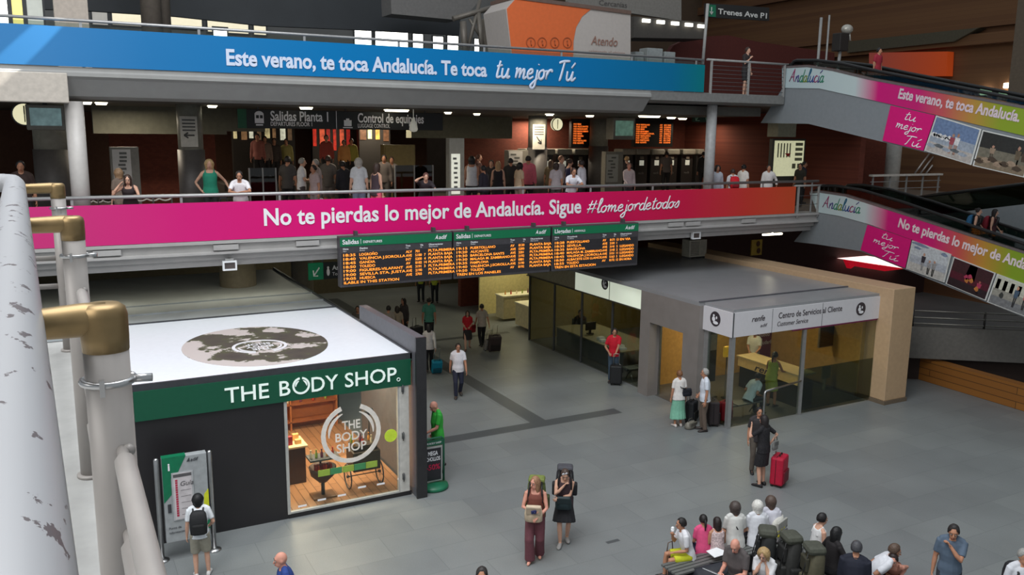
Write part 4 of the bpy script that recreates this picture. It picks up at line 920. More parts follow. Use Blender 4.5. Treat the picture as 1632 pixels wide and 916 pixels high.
for k in range(6):
    x, y = 16.75 + .12 * (k % 2), 23.2 + k * .3; solo('paper_pile', MB().box(x - .12, x + .12, y - .1, y + .1, .78, .82 + .02 * (k % 3)).box(x - .1, x + .11, y - .09, y + .08, .82 + .02 * (k % 3), .84 + .02 * (k % 3)), WHITE, 'pile of papers on the desk behind the dim side glazing', 'papers', 'paper piles on the office desk')
t = thing('desk_monitor', 'dark computer monitor on the desk behind the dim side glazing', 'monitor', (17.0, 25.6, .78))
part('screen', MB().box(16.8, 17.25, 25.58, 25.62, .92, 1.22, b=.01), BLACK, t); part('stand', MB().box(16.98, 17.06, 25.6, 25.66, .8, .95).box(16.9, 17.14, 25.54, 25.7, .78, .8), BLACK, t)
# on the office roof
t = thing('air_conditioner', 'cream air conditioning unit on the office roof below the magenta banner', 'air conditioner', (21.5, 25.4, 3.38))
q = onz(1112, 412, 3.38); x, y = q.x, q.y + .2
part('casing', MB().box(x - .42, x + .42, y - .2, y + .25, 3.45, 4.1, b=.02), mat((196, 192, 176), .5), t); part('feet', MB().box(x - .4, x - .3, y - .2, y + .25, 3.38, 3.45).box(x + .3, x + .4, y - .2, y + .25, 3.38, 3.45), DKGREY, t)
gr = MB()
for k in range(9): gr.box(x - .36, x + .05, y - .215, y - .2, 3.52 + k * .06, 3.545 + k * .06)
part('grille', gr, mat((110, 108, 96), .5), t)
part('side_panel', MB().box(x + .1, x + .38, y - .21, y - .2, 3.5, 4.04), mat((180, 176, 160), .5), t)
def camera_box(px, py, y, label):
    p = ony(px, py, y); t = thing('square_lamp', label, 'floodlight', p)
    f = MB(); s_ = .17
    f.box(p.x - s_, p.x + s_, y - .05, y + .05, p.z + .08, p.z + .12).box(p.x - s_, p.x + s_, y - .05, y + .05, p.z - .12, p.z - .08).box(p.x - s_, p.x - s_ + .04, y - .05, y + .05, p.z - .08, p.z + .08).box(p.x + s_ - .04, p.x + s_, y - .05, y + .05, p.z - .08, p.z + .08)
    part('frame', f, WHITE, t); part('lens', MB().box(p.x - s_ + .04, p.x + s_ - .04, y - .02, y + .04, p.z - .08, p.z + .08), mat((84, 76, 74), .2), t); part('bracket', MB().box(p.x - .1, p.x + .1, y - .02, y + .1, p.z + .12, p.z + .18).box(p.x - .04, p.x + .04, y, y + .35, p.z + .13, p.z + .18), GREY, t)
camera_box(366, 423, 22.0, 'white framed floodlight under the magenta banner above the kiosk roof'); camera_box(1109, 375, 22.2, 'white framed floodlight above the air conditioning unit')
# yellow poster, long lamp, red canopy further back
p = ony(1206, 396, 28.74); t = solo('yellow_poster', MB().box(p.x - .32, p.x + .32, 28.74, 28.8, p.z - .3, p.z + .4), mat((196, 164, 66), .5), 'small yellow poster with dark figures on the brown wall behind the office roof', 'poster')
pr = MB()
for dx, dz in ((.05, .52), (.1, .2)): pr.ell((dx, -.06, dz), (.11, .01, .13))
part('print', pr, mat((90, 56, 40), .6), t, local=True)
p = ony(1231, 373, 25); solo('tube_lamp', MB().box(p.x - .5, p.x + .5, 24.95, 25.05, p.z - .04, p.z + .03, b=.01).box(p.x - .02, p.x + .02, 24.98, 25.02, p.z + .03, 4.86), LAMP, 'long white tube lamp under the middle floor beside the office roof', 'lamp')
t = thing('red_canopy', 'red canopy with a glowing white edge beneath the lower moving ramp', 'canopy', ony(1395, 425, 28.2))
a, c = ony(1350, 414, 28.2), ony(1441, 424, 28.2)
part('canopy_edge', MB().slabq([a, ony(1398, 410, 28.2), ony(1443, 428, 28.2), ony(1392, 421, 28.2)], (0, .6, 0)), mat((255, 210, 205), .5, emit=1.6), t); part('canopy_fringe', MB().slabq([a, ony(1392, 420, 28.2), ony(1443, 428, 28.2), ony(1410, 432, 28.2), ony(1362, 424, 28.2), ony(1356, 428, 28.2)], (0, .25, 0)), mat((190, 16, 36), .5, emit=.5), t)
# lower back: bright cosmetics stand, exit sign
part_root = thing('display_alcove', 'bright white cabinet alcove seen below the hanging boards', 'shop counter', (17.0, 31.6, 0))
def cab(x0, x1, y0, y1, h):
    part('cabinet', MB().box(x0, x1, y0, y1, .1, h, b=.01), mat((226, 214, 170), .5), part_root); part('worktop', MB().box(x0 - .03, x1 + .03, y0 - .03, y1 + .03, h, h + .06), mat((240, 232, 200), .4), part_root)
    f = MB()
    for k in range(2): f.box(x0 + .05 + k * (x1 - x0) / 2, x0 + (k + 1) * (x1 - x0) / 2 - .05, y0 - .015, y0, .15, h - .1)
    part('door', f, mat((214, 200, 154), .5), part_root)
    part('handle', MB().box((x0 + x1) / 2 - .08, (x0 + x1) / 2 - .06, y0 - .03, y0 - .015, h * .7, h * .78).box((x0 + x1) / 2 + .06, (x0 + x1) / 2 + .08, y0 - .03, y0 - .015, h * .7, h * .78), DKGREY, part_root)
cab(16.7, 18.4, 31.9, 32.6, 1.05); cab(16.75, 17.35, 29.6, 30.9, 1.0)
part('back_wall', MB().box(16.4, 19.6, 33.6, 33.7, 0, 3.4), mat((214, 200, 140), .6), part_root)
area('alcove_lamp', (17.6, 31.6, 3.6), (0, 0, 0), 1.6, 1.2, 60, (1.0, .92, .62))
for k in range(5): bottle(16.95 + k * .28, 32.2, 1.11, k, 'bottle standing on the bright cabinet below the hanging boards', 'bottles on the bright cabinet')
t = thing('exit_sign', 'hanging green and black exit sign with a white arrow beside the departure boards', 'sign', ony(520, 433, 26))
a, m_, c, e = ony(492, 420, 26), ony(515, 421, 26), ony(560, 421, 26), ony(515, 445, 26)
part('green_panel', MB().box(a.x, m_.x, 26, 26.1, e.z, a.z), mat((0, 92, 58), .5, emit=.25), t); part('black_panel', MB().box(m_.x, c.x, 26, 26.1, e.z, a.z), mat((18, 26, 24), .5), t)
lt = MB(); put_text(lt, 'Aseos', (m_.x + .28, 25.995, e.z + .28), (1, 0, 0), (0, 0, 1), size=.2, bold=.02, depth=.003); put_text(lt, 'Toilets', (m_.x + .28, 25.995, e.z + .1), (1, 0, 0), (0, 0, 1), size=.15, depth=.003)
lt.ell((m_.x + .15, 25.99, e.z + .36), (.035, .008, .04)).ell((m_.x + .15, 25.99, e.z + .22), (.05, .008, .12))
w_ = m_.x - a.x; zc = (a.z + e.z) / 2; lt.tube([(a.x + w_ * .72, 25.995, zc + .12), (a.x + w_ * .35, 25.995, zc - .12)], .022, 6).tube([(a.x + w_ * .3, 25.995, zc + .04), (a.x + w_ * .33, 25.995, zc - .14), (a.x + w_ * .62, 25.995, zc - .14)], .022, 6)
part('lettering', lt, TEXTW, t); part('hanger', MB().box(m_.x - .02, m_.x + .02, 26.03, 26.07, a.z, 4.7), DKGREY, t)
# ------------------------------------------------------------------ the near handrail on our side
PAINT = bpy.data.materials.new('chipped_grey_paint'); PAINT.use_nodes = True; nt = PAINT.node_tree; b = nt.nodes['Principled BSDF']; b.inputs['Roughness'].default_value = .42
tc = nt.nodes.new('ShaderNodeTexCoord'); mp = nt.nodes.new('ShaderNodeMapping'); mp.inputs['Scale'].default_value = (9, 5, 9); nt.links.new(tc.outputs['Object'], mp.inputs[0])
n1 = nt.nodes.new('ShaderNodeTexNoise'); n1.inputs['Scale'].default_value = 2.2; n1.inputs['Detail'].default_value = 8; n1.inputs['Roughness'].default_value = .6; nt.links.new(mp.outputs[0], n1.inputs['Vector'])
r1 = nt.nodes.new('ShaderNodeValToRGB'); r1.color_ramp.interpolation = 'CONSTANT'
r1.color_ramp.elements[0].position = 0; r1.color_ramp.elements[0].color = lin((88, 82, 84)) + (1,); r1.color_ramp.elements[1].position = .378; r1.color_ramp.elements[1].color = lin((150, 151, 154)) + (1,)
nt.links.new(n1.outputs['Fac'], r1.inputs['Fac']); nt.links.new(r1.outputs['Color'], b.inputs['Base Color'])
BRASS = mat((142, 120, 84), .42, .7, .12, 20); PAINT2 = mat((152, 147, 143), .45, .1, .08, 5)
zW = 6.5
hr = thing('balcony_railing', 'near grey railing with a thick chipped handrail on brass elbow brackets', 'railing', (0, 3, zW))
ax = lambda y: (-.044 - .026 * y, y, 7.61 + .005 * y)
HRAIL = [ax(-1.5), ax(1), ax(3), ax(5), ax(6.2), ax(6.5)]
hp = HRAIL[:-1] + [(ax(6.45)[0] - .01, 6.42, 7.642), (ax(6.5)[0] - .06, 6.52, 7.642), (ax(6.5)[0] - .14, 6.56, 7.642), (-1.2, 6.56, 7.642), (-3, 6.56, 7.642)]
part('handrail', MB().tube(hp, .06, 20), PAINT, hr, label='thick handrail with chipped paint')
for k, (x, y) in enumerate(((.075, 1.95), (.062, 4.0), (.03, 6.45))):
    ps = part('post', MB().lathe([(.045, 0), (.045, 7.56 - zW)], (x, y, zW), 20).lathe([(.06, 0), (.06, .012), (.05, .015)], (x, y, zW), 16), PAINT2, hr)
    hx = ax(y)[0]
    br = MB().tube([(hx + .03, y, 7.605), (hx + .06, y, 7.606), (x - .04, y, 7.608), (x + .0, y, 7.603)], [.03, .033, .036, .04], 16)
    br.lathe([(.046, 0), (.047, .03), (.047, .075), (.043, .092), (.032, .1), (.005, .101)], (x, y, 7.54), 20)
    part('bracket', br, BRASS, hr, label='brass elbow bracket')
    cl = MB()
    cl.tube([(x + .05 * math.cos(a), y + .05 * math.sin(a), 7.475) for a in [2 * PI * q / 20 for q in range(21)]], .008, 8).tube([(x + .04, y - .01, 7.475), (x + .085, y - .02, 7.475)], .009, 8).box(x - .02, x - .01, y - .065, y - .05, 7.455, 7.49)
    part('clamp_ring', cl, STEEL, ps)
for z in (7.33, 7.14, 6.95, 6.76):
    for y0, y1, x0, x1 in ((-1.2, 1.92, .09, .09), (1.98, 3.98, .088, .075), (4.03, 6.43, .075, .045)):
        part('lower_rail', MB().tube([(x0, y0, z), (x0, y0 + .03, z), (x1, y1 - .09, z), (x1, y1 - .06, z), (x1, y1, z)], [.012, .021, .021, .012, .012], 10).ell((x1 + .012, y1 - .02, z), (.014, .014, .014), 10, 6), PAINT2, hr)
    part('lower_rail', MB().tube([(.03, 6.45, z), (-1.2, 6.56, z), (-3, 6.56, z)], .018, 8), PAINT2, hr)
struct('floor_walkway', MB().box(-3.5, .14, -3, 6.75, zW - .3, zW), mat((158, 158, 156), .6, var=.08))

# ------------------------------------------------------------------ signs and screens of the middle floor
t = thing('overhead_sign', 'long black overhead sign reading Salidas Planta 1 and Control de equipajes', 'sign', ony(545, 205, 26))
a, c = ony(378, 172, 26), ony(706, 206, 26); z0, z1 = 8.05, 8.6
part('panel', MB().box(a.x, c.x, 26, 26.15, z0, z1, b=.01), mat((26, 28, 28), .5), t)
g0 = ony(386, 190, 26).x; part('green_strip', MB().box(a.x, g0 + .12, 25.985, 26.0, z0, z1), mat((10, 84, 52), .5), t)
lt = MB(); y = 25.985
def ss(px0, px1, s, z, size, **k):
    u, v = ony(px0, 190, 26).x, ony(px1, 190, 26).x; put_text(lt, s, (u, y, z), (1, 0, 0), (0, 0, 1), size=size, width=v - u, depth=.004, **k)
ss(431, 523, 'Salidas Planta 1', 8.28, .4, bold=.02); ss(431, 497, 'DEPARTURES FLOOR 1', 8.13, .17, bold=.01); ss(570, 675, 'Control de equipajes', 8.27, .4, bold=.02); ss(570, 621, 'LUGGAGE CONTROL', 8.11, .17, bold=.01)
u = ony(413, 188, 26).x; lt.box(u - .13, u + .13, y, 25.995, 8.2, 8.48).ell((u, y, 8.45), (.13, .006, .1)).box(u - .1, u + .1, y, 25.995, 8.13, 8.17)
u = ony(554, 190, 26).x; lt.box(u - .12, u + .12, y, 25.995, 8.15, 8.33).box(u - .05, u + .05, y, 25.995, 8.33, 8.38).box(u - .15, u + .15, y, 25.995, 8.09, 8.12)
u = ony(536, 190, 26).x; lt.box(u - .008, u + .008, y, 25.995, z0, z1)
part('lettering', lt, TEXTW, t, label='white lettering and symbols')
ih = MB(); u = ony(413, 188, 26).x; ih.box(u - .09, u - .01, y - .01, y, 8.34, 8.43).box(u + .02, u + .1, y - .01, y, 8.34, 8.43); part('symbol_window', ih, BLACK, t)
for q in (a.x + .6, (a.x + c.x) / 2, c.x - .6): part('hanger', MB().box(q - .02, q + .02, 26.05, 26.09, z1, 8.68), DKGREY, t)
# amber boards at the back
def far_board(px0, px1, py0, py1, y, label):
    a, c = ony(px0, py0, y), ony(px1, py1, y); t = thing('far_board', label, 'departure board', ((a.x + c.x) / 2, y, c.z)); 
    part('casing', MB().box(a.x - .1, c.x + .1, y, y + .2, c.z - .12, 8.67 if c.x < 22 else 9.06), mat((30, 32, 28), .5), t)
    am = MB(); R = random.Random(px0); n = 9; w = c.x - a.x
    for k in range(n):
        z = a.z - (k + .5) * (a.z - c.z) / n
        for u0, u1 in ((0, .1), (.12, .12 + .1 + R.random() * .3), (.66, .74), (.78, .98)):
            put_text(am, (rows2[k % 7][1] if u0 == .12 else rows2[k % 7][0] if u0 == 0 else rows2[k % 7][2] if u0 == .66 else rows2[k % 7][3]), (a.x + u0 * w, y - .01, z), (1, 0, 0), (0, 0, 1), size=.1, width=(u1 - u0) * w, bold=.03, depth=.003)
    part('amber_lettering', am, mat((255, 120, 44), .5, emit=.9, var=.02), t, label='glowing amber rows')
far_board(914, 963, 197, 231, 33.5, 'amber lit board above the ticket machines, beside the round clock'); far_board(1014, 1069, 198, 230, 33.5, 'amber lit board above the ticket machines, behind the square screen')
def clock(px, py, y, r, label):
    p = ony(px, py, y); t = thing('wall_clock', label, 'clock', p)
    part('face', MB().add([(p.x + r * math.cos(2 * PI * k / 28), y - .03, p.z + r * math.sin(2 * PI * k / 28)) for k in range(28)], [tuple(range(28))]).tube([(p.x, y - .025, p.z), (p.x, y + .1, p.z)], r, 28), mat((236, 230, 190), .5, emit=.7, var=.02), t)
    rim = MB().tube([(p.x + r * math.cos(2 * PI * k / 28), y - .03, p.z + r * math.sin(2 * PI * k / 28)) for k in range(29)], .02, 6); part('rim', rim, DKGREY, t)
    part('hands', MB().box(p.x - .012, p.x + .012, y - .05, y - .04, p.z - r * .7, p.z).box(p.x - .015, p.x + .015, y - .05, y - .04, p.z, p.z + r * .75), BLACK, t)
    part('bracket', MB().box(p.x - .02, p.x + .02, y, y + .08, p.z + r, 8.66), DKGREY, t)
clock(888, 198, 29.6, .25, 'round lit clock beside the amber board on the middle floor'); clock(39, 182, 24.5, .27, 'round lit clock near the far end of the near handrail')
def tv(px, py, y, w, h, label, scr):
    p = ony(px, py, y); t = thing('monitor_box', label, 'screen', p)
    part('casing', MB().box(p.x - w / 2, p.x + w / 2, y, y + .5, p.z - h / 2, p.z + h / 2, b=.03), mat((120, 118, 110), .5), t); part('screen', MB().box(p.x - w * .4, p.x + w * .4, y - .012, y, p.z - h * .32, p.z + h * .36), mat(scr, .3, var=.3, scale=5, emit=.35), t)
    part('bracket', MB().box(p.x - .05, p.x + .05, y + .2, y + .3, p.z + h / 2, 8.67), DKGREY, t)
tv(995, 205, 28, 1.05, .85, 'square screen in a grey case hung before the amber board', (96, 130, 116)); tv(73, 187, 24.2, .85, .62, 'square screen hung beside the front column on the far left', (110, 136, 138))
def col_poster(px0, px1, py0, py1, y, ang, label):
    a, c = ony(px0, py0, y), ony(px1, py1, y); x = (a.x + c.x) / 2
    t = thing('column_poster', label, 'notice', (x, y, c.z)); part('sheet', MB().box(a.x, c.x, y - .02, y, c.z, a.z), mat((176, 172, 160), .5), t)
    g = MB(); w = c.x - a.x
    for k in range(4): g.box(a.x + w * .12, a.x + w * .88, y - .025, y - .02, a.z - .12 - k * .09, a.z - .08 - k * .09)
    zc = c.z + (a.z - c.z) * .38; d = Vector((math.cos(ang), 0, math.sin(ang))) * w * .3; O = Vector((x, y - .03, zc))
    g.tube([O - d, O + d], .02, 6)
    for s_ in (.6, -.6):
        e = Vector((math.cos(ang + PI + s_), 0, math.sin(ang + PI + s_))) * w * .28; g.tube([O + d, O + d + e], .02, 6)
    part('print', g, mat((70, 70, 66), .5), t)
col_poster(286, 316, 185, 234, 24.8, PI, 'white notice with an arrow on the striped column near the woman in the teal top'); col_poster(849, 868, 198, 238, 28.55, -.9, 'white notice with a slanting arrow on the column beside the man in the pink shirt')
# totems and standing boards
def totem(px0, px1, py0, py1, y, label, glow=.0, head=0.0, col=(206, 206, 190), base=True):
    a, c = ony(px0, py0, y), ony(px1, py1, y); t = thing('information_totem', label, 'totem', ((a.x + c.x) / 2, y, ZM)); w = c.x - a.x
    part('body', MB().box(a.x - .05, c.x + .05 + w * .35, y, y + .28, ZM, a.z + head, b=.015), mat((112, 108, 98), .5), t)
    part('poster', MB().box(a.x, c.x, y - .015, y, max(c.z, ZM + .1), a.z), mat(col, .5, emit=glow, var=.05), t)
    g = MB(); R = random.Random(px0)
    for k in range(7):
        z = a.z - (k + 1) * (a.z - c.z) / 8.5; u = R.random() * .3; g.box(a.x + w * (.1 + u), a.x + w * (.5 + u), y - .02, y - .015, z - .03, z + .03)
    part('print', g, mat((84, 84, 78), .5), t)
totem(719, 733, 245, 309, 23.2, 'tall narrow lit totem standing behind the railing near the middle of the magenta banner', .45, .45)
totem(178, 211, 238, 290, 24.6, 'pale information board behind the woman with long dark hair leaning on the railing', .05, .06, (164, 160, 154))
totem(811, 832, 241, 285, 28.4, 'pale information board behind the man in the dark suit near the pink shirt', .05, .04, (164, 160, 154)); totem(967, 984, 246, 290, 27.4, 'narrow grey notice board with an arrow before the ticket machines', .02, .1, (140, 140, 132))
a, c = ony(1235, 224, 25.6), ony(1278, 280, 25.6)
t = thing('map_totem', 'bright framed map stand on the middle floor near the right end of the magenta banner', 'map stand', ((a.x + c.x) / 2, 25.6, ZM))
part('frame', MB().box(a.x - .1, c.x + .1, 25.6, 25.8, ZM + .9, a.z + .08, b=.02).box(a.x + .1, a.x + .2, 25.65, 25.75, ZM, ZM + .9).box(c.x - .2, c.x - .1, 25.65, 25.75, ZM, ZM + .9), mat((60, 60, 54), .5), t)
part('map', MB().box(a.x, c.x, 25.585, 25.6, c.z, a.z), mat((206, 206, 168), .5, emit=.55, var=.06), t)
g = MB(); w = c.x - a.x
for k in range(5): g.box(a.x + w * (.1 + .1 * k), a.x + w * (.14 + .1 * k), 25.58, 25.585, c.z + .75, a.z - .1)
for k in range(4): g.box(a.x + w * .7, a.x + w * .95, 25.58, 25.585, a.z - .2 - k * .2, a.z - .08 - k * .2)
g.box(a.x + w * .62, a.x + w * .74, 25.58, 25.585, c.z + .3, c.z + .5).box(a.x + w * .8, a.x + w * .92, 25.58, 25.585, c.z + .3, c.z + .5); part('print', g, mat((130, 132, 104), .5), t)
part('red_mark', MB().slabq([(a.x + w * .35, 25.578, a.z - .5), (a.x + w * .55, 25.578, a.z - .5), (a.x + w * .47, 25.578, a.z - .65)], (0, .01, 0)), mat((176, 40, 40), .5), t)
solo('duct_box', MB().box(ony(1243, 210, 25.6).x, ony(1272, 210, 25.6).x, 25.7, 26.3, 7.95, 8.8, b=.02), mat((160, 158, 136), .5), 'pale box shaft above the bright framed map stand', 'box')
# ticket machines
def machine():
    t = thing('ticket_machine', 'dark ticket machine with a pale rounded hood', 'ticket machine', (0, 0, ZM), group='row of dark ticket machines under the amber boards')
    part('cabinet', MB().box(-.36, .36, 0, .6, 0, 1.72, b=.02), mat((46, 44, 42), .45), t, True)
    part('hood', MB().box(-.4, .4, -.16, .6, 1.72, 2.0, b=.06), mat((150, 146, 134), .5), t, True)
    part('screen', MB().box(-.12, .14, -.015, 0, 1.2, 1.45), mat((206, 206, 190), .4, emit=.35), t, True)
    part('card_reader', MB().box(-.1, .1, -.05, 0, 1.5, 1.64, b=.01), mat((130, 120, 108), .5), t, True)
    lt = MB(); put_text(lt, 'renfe', (-.18, -.005, .78), (1, 0, 0), (0, 0, 1), size=.16, italic=.2, depth=.003); part('lettering', lt, mat((120, 120, 116), .5), t, True)
    return t
tm = None; spots = [846, 871, 898, 925, 950, 1000, 1023, 1047, 1071, 1096, 1120, 1143]
for k, px in enumerate(spots):
    p = ony(px, 240, 34.2); lab = 'dark ticket machine with a pale hood, ' + ['partly behind the round notice column', 'second of the row from the notice column', 'third of the row, below the round clock', 'fourth of the row, under the first amber board', 'fifth, below the end of the first amber board',
        'just past the square screen', 'second to the right of the square screen', 'below the second amber board', 'last one below the second amber board', 'third from the end, past the amber boards', 'second from the front column end', 'last of the row, behind the front column'][k]
    if tm is None: tm = machine(); tm.location = (p.x, 34.2, ZM); tm['label'] = lab
    else: dup(tm, (p.x, 34.2, ZM), None, lab)
# shops at the back of the middle floor
def shopfront(px0, px1, py0, py1, y, label, cols, glow, n):
    a, c = ony(px0, py0, y), ony(px1, py1, y); t = thing('lit_shop', label, 'shop front', ((a.x + c.x) / 2, y, ZM)); w = c.x - a.x
    part('frame', MB().box(a.x, c.x, y, y + .3, ZM, 8.6), mat((38, 34, 30), .6), t)
    R = random.Random(px0)
    for k in range(n):
        x0 = a.x + w * k / n; part('lit_pane', MB().box(x0 + w / n * .1, x0 + w / n * (.5 + .4 * R.random()), y - .03, y, c.z + R.random() * .2, a.z), mat(cols[k % len(cols)], .5, emit=glow, var=.45, scale=5), t)
shopfront(370, 470, 203, 228, 35, 'dim shop front with narrow lit windows behind the queue, below the black overhead sign', [(190, 176, 130), (120, 90, 60), (214, 214, 190), (90, 70, 50)], .55, 8)
shopfront(497, 562, 202, 240, 36, 'red lit shop front behind the queue below the black overhead sign', [(176, 40, 26), (200, 84, 54), (150, 28, 22)], .6, 6)
shopfront(572, 622, 203, 226, 35, 'small yellow lit shop window behind the queue, right of the red one', [(90, 60, 40), (236, 214, 150), (200, 150, 70)], .7, 4)
shopfront(212, 242, 202, 222, 35, 'small bright kitchen-like window at the back left of the striped column', [(196, 176, 120), (120, 100, 60)], .5, 3)
q = ony(632, 235, 31); solo('wall_cupboard', MB().box(q.x - .5, q.x + .75, 31, 31.4, ZM, q.z + .1).box(q.x - .45, q.x + .7, 30.97, 31, ZM + .2, q.z), mat((110, 98, 60), .6), 'tall mustard coloured cupboard at the back of the queue area', 'cupboard')
q = ony(190, 215, 33); 
struct('wall_red', MB().box(1.8, 5.2, 32, 32.3, ZM, 8.66), BRK)
solo('hanging_lamp', MB().lathe([(.02, .35), (.05, .3), (.11, .14), (.13, .02), (.1, -.04), (.02, -.06)], ony(659, 207, 24.5), 16).tube([ony(659, 205, 24.5), (ony(659, 200, 24.5).x, 24.5, 8.7)], .012, 6), mat((206, 204, 190), .5, emit=.2), 'small white hanging lamp before the black overhead sign', 'lamp')
# queue barriers
def barrier(px0, px1, y, label, n=3):
    a, c = ony(px0, 290, y).x, ony(px1, 290, y).x; t = thing('queue_barrier', label, 'barrier', ((a + c) / 2, y, ZM))
    for k in range(n):
        x = a + (c - a) * k / (n - 1); part('post', MB().lathe([(.16, 0), (.16, .03), (.03, .05), (.025, .95), (.035, .96), (.03, 1.0)], (x, y, ZM), 12), STEEL, t)
    part('belt', MB().tube([(a + (c - a) * k / 12, y, ZM + .93 - .05 * math.sin(PI * (k % 4) / 4)) for k in range(13)], .022, 6), mat((176, 170, 160), .6), t)
barrier(130, 178, 23.6, 'chain barrier on posts at the left of the pale information board'); barrier(212, 272, 23.8, 'chain barrier on posts before the dark shop left of the striped column')
def fence(px0, px1, y, label, h=1.6):
    a, c = ony(px0, 290, y).x, ony(px1, 290, y).x; t = thing('glass_screen', label, 'screen', ((a + c) / 2, y, ZM))
    part('pane', MB().box(a, c, y, y + .012, ZM + .1, ZM + h), glass_mat((150, 140, 120), .1), t); n = max(2, int((c - a) / 1.0))
    for k in range(n + 1): part('post', MB().box(a + (c - a) * k / n - .02, a + (c - a) * k / n + .02, y - .02, y + .03, ZM, ZM + h), GREY, t)
fence(398, 440, 26, 'glass screen with thin posts beside the man leaning on the railing in white'); fence(630, 690, 27, 'glass screen with posts behind the man bent over the railing')
# ceiling lights of the middle floor
for k, (px, py, y, w) in enumerate(((136, 161, 25, .5), (161, 161, 25, .5), (338, 165, 25.5, .4), (488, 170, 25.0, .6), (632, 175, 25.3, 1.4), (714, 178, 27, .3), (760, 179, 28, .3), (876, 180, 26, .4), (940, 180, 27, .4), (1035, 182, 25.5, 1.6), (1070, 183, 27, .5), (1088, 185, 28, .5))):
    p = ony(px, py, y); nm = ['left of two small lights by the front column', 'right of two small lights by the front column', 'single light over the striped column', 'bright light over Salidas Planta 1', 'long light over Control de equipajes', 'tiny light past the end of the black sign', 'tiny light over the olive bulkhead', 'small light over the round clock', 'small light over the first amber board', 'long one right of the square screen', 'small one after the long one by the square screen', 'last small light before the front right column'][k]
    solo('ceiling_light', MB().box(p.x - w / 4, p.x + w / 4, y - .08, y + .08, 8.6, 8.66, b=.01).box(p.x - w / 4 - .02, p.x + w / 4 + .02, y - .1, y + .1, 8.64, 8.66), LAMP, 'ceiling lamp of the middle floor, ' + nm, 'light')
t = thing('exit_sign', 'dim hanging exit sign with an arrow beside the front right column', 'sign', ony(1120, 187, 27))
a, c = ony(1106, 178, 27), ony(1138, 195, 27); part('panel', MB().box(a.x, c.x, 27, 27.1, c.z, a.z), mat((24, 60, 44), .5), t); lt = MB(); w = c.x - a.x
lt.tube([(a.x + w * .3, 26.99, a.z - .08), (a.x + w * .12, 26.99, c.z + .08)], .02, 6).tube([(a.x + w * .1, 26.99, c.z + .2), (a.x + w * .1, 26.99, c.z + .06), (a.x + w * .28, 26.99, c.z + .06)], .02, 6).ell((a.x + w * .6, 26.99, (a.z + c.z) / 2), (.04, .01, .14)); part('symbols', lt, mat((150, 190, 160), .5), t)
part('hanger', MB().box(a.x + w * .5, a.x + w * .55, 27.03, 27.06, a.z, 9.06), DKGREY, t)

# ------------------------------------------------------------------ the upper floor and the roof space behind the blue banner
t_y = 36
def upstruct(n, q, y, dy, m):
    P = [ony(*k, y) for k in q]; struct(n, MB().slabq(P, (0, dy, 0)), m)
DKB = mat((50, 54, 58), .6, var=.12, scale=1)
upstruct('ceiling_bulkhead', [(-60, -60), (740, -60), (732, 56), (560, 47), (420, 41), (280, 26), (140, 17), (-60, 10)], 33, .25, DKB)
upstruct('trim_7', [(622, -20), (780, -20), (742, 28), (730, 32), (624, 22)], 30, 1, mat((112, 110, 108), .6))
struct('wall_upper_back', MB().box(-14, 22, 40, 40.3, 9.3, 20), mat((120, 120, 118), .7, var=.1, scale=1))
# the lit gallery behind: bright windows and glowing wall panels
def lit(px0, px1, py0, py1, y, label, m, name='lit_pane', cat='window'):
    a, c = ony(px0, py0, y), ony(px1, py1, y); w = c.x - a.x
    t = thing(name, label, cat, ((a.x + c.x) / 2, y, c.z)); part('pane', MB().box(a.x, c.x, y, y + .05, c.z, a.z), m, t)
    part('frame', MB().box(a.x - .06, a.x, y - .03, y + .08, c.z - .06, a.z + .06).box(c.x, c.x + .06, y - .03, y + .08, c.z - .06, a.z + .06).box(a.x, c.x, y - .03, y + .08, a.z, a.z + .06).box(a.x, c.x, y - .03, y + .08, c.z - .06, c.z), DKGREY, t)
CREAML = bright((236, 226, 196), .75); GREYL = bright((196, 192, 184), .35)  # emission stands in for the light on the cream gallery wall
for k, (x0, x1, y0, y1, m, s) in enumerate(((146, 172, 14, 40, GREYL, 'grey'), (178, 228, 17, 42, CREAML, 'cream'), (266, 322, 22, 46, CREAML, 'cream'), (330, 396, 26, 54, CREAML, 'cream'), (404, 424, 33, 56, CREAML, 'narrow cream'))):
    lit(x0, x1, y0, y1, 39.95, s + ' lit gallery panel above the blue banner, ' + ['nearest the pale square pillar', 'just left of the paired dark tubes', 'just right of the paired dark tubes', 'widest, above the word Este', 'last before the dark stretch'][k], m)
for k, (x0, x1, y0, y1) in enumerate(((565, 592, 46, 80), (598, 650, 49, 82), (658, 674, 54, 86), (690, 706, 58, 88), (713, 730, 57, 88), (756, 764, 62, 92))):
    lit(x0, x1, y0, y1, 39.95, 'dazzling white window above the blue banner, ' + ['first of the bright row', 'second and widest of the bright row', 'third of the bright row', 'fourth of the bright row', 'fifth, before the steel strut', 'sliver right of the steel strut'][k], DAY)
lit(340, 362, 44, 60, 39.9, 'small bright daylight patch seen through the glass above the word Este', DAY)  # glowing pane painting in a patch of daylight
for k, (x0, x1, m, s) in enumerate(((-20, 14, DAY, 'white'), (16, 38, bright((236, 220, 130), .9), 'yellow'), (40, 70, bright((190, 194, 186), .5), 'grey leafy'))):
    lit(x0, x1, -20, 40, 30, s + ' daylit panel at the top left beyond the blue banner', m)
a, c = ony(85, 0, 27), ony(139, 0, 27); struct('pillar_11', MB().box(a.x, c.x, 27, 28.2, 9.3, 16), mat((190, 178, 166), .6))
for k, (px, r) in enumerate(((241, .3), (258, .3))):
    p = ony(px, 20, 29); struct('pillar_%d' % (12 + k), MB().lathe([(r, 0), (r, 8)], (p.x, 29 + .4 * k, 9.3), 16), mat((96, 88, 80), .6))
t = thing('steel_strut', 'grey steel strut frame left of the orange booth above the blue banner', 'strut', ony(760, 90, 28))
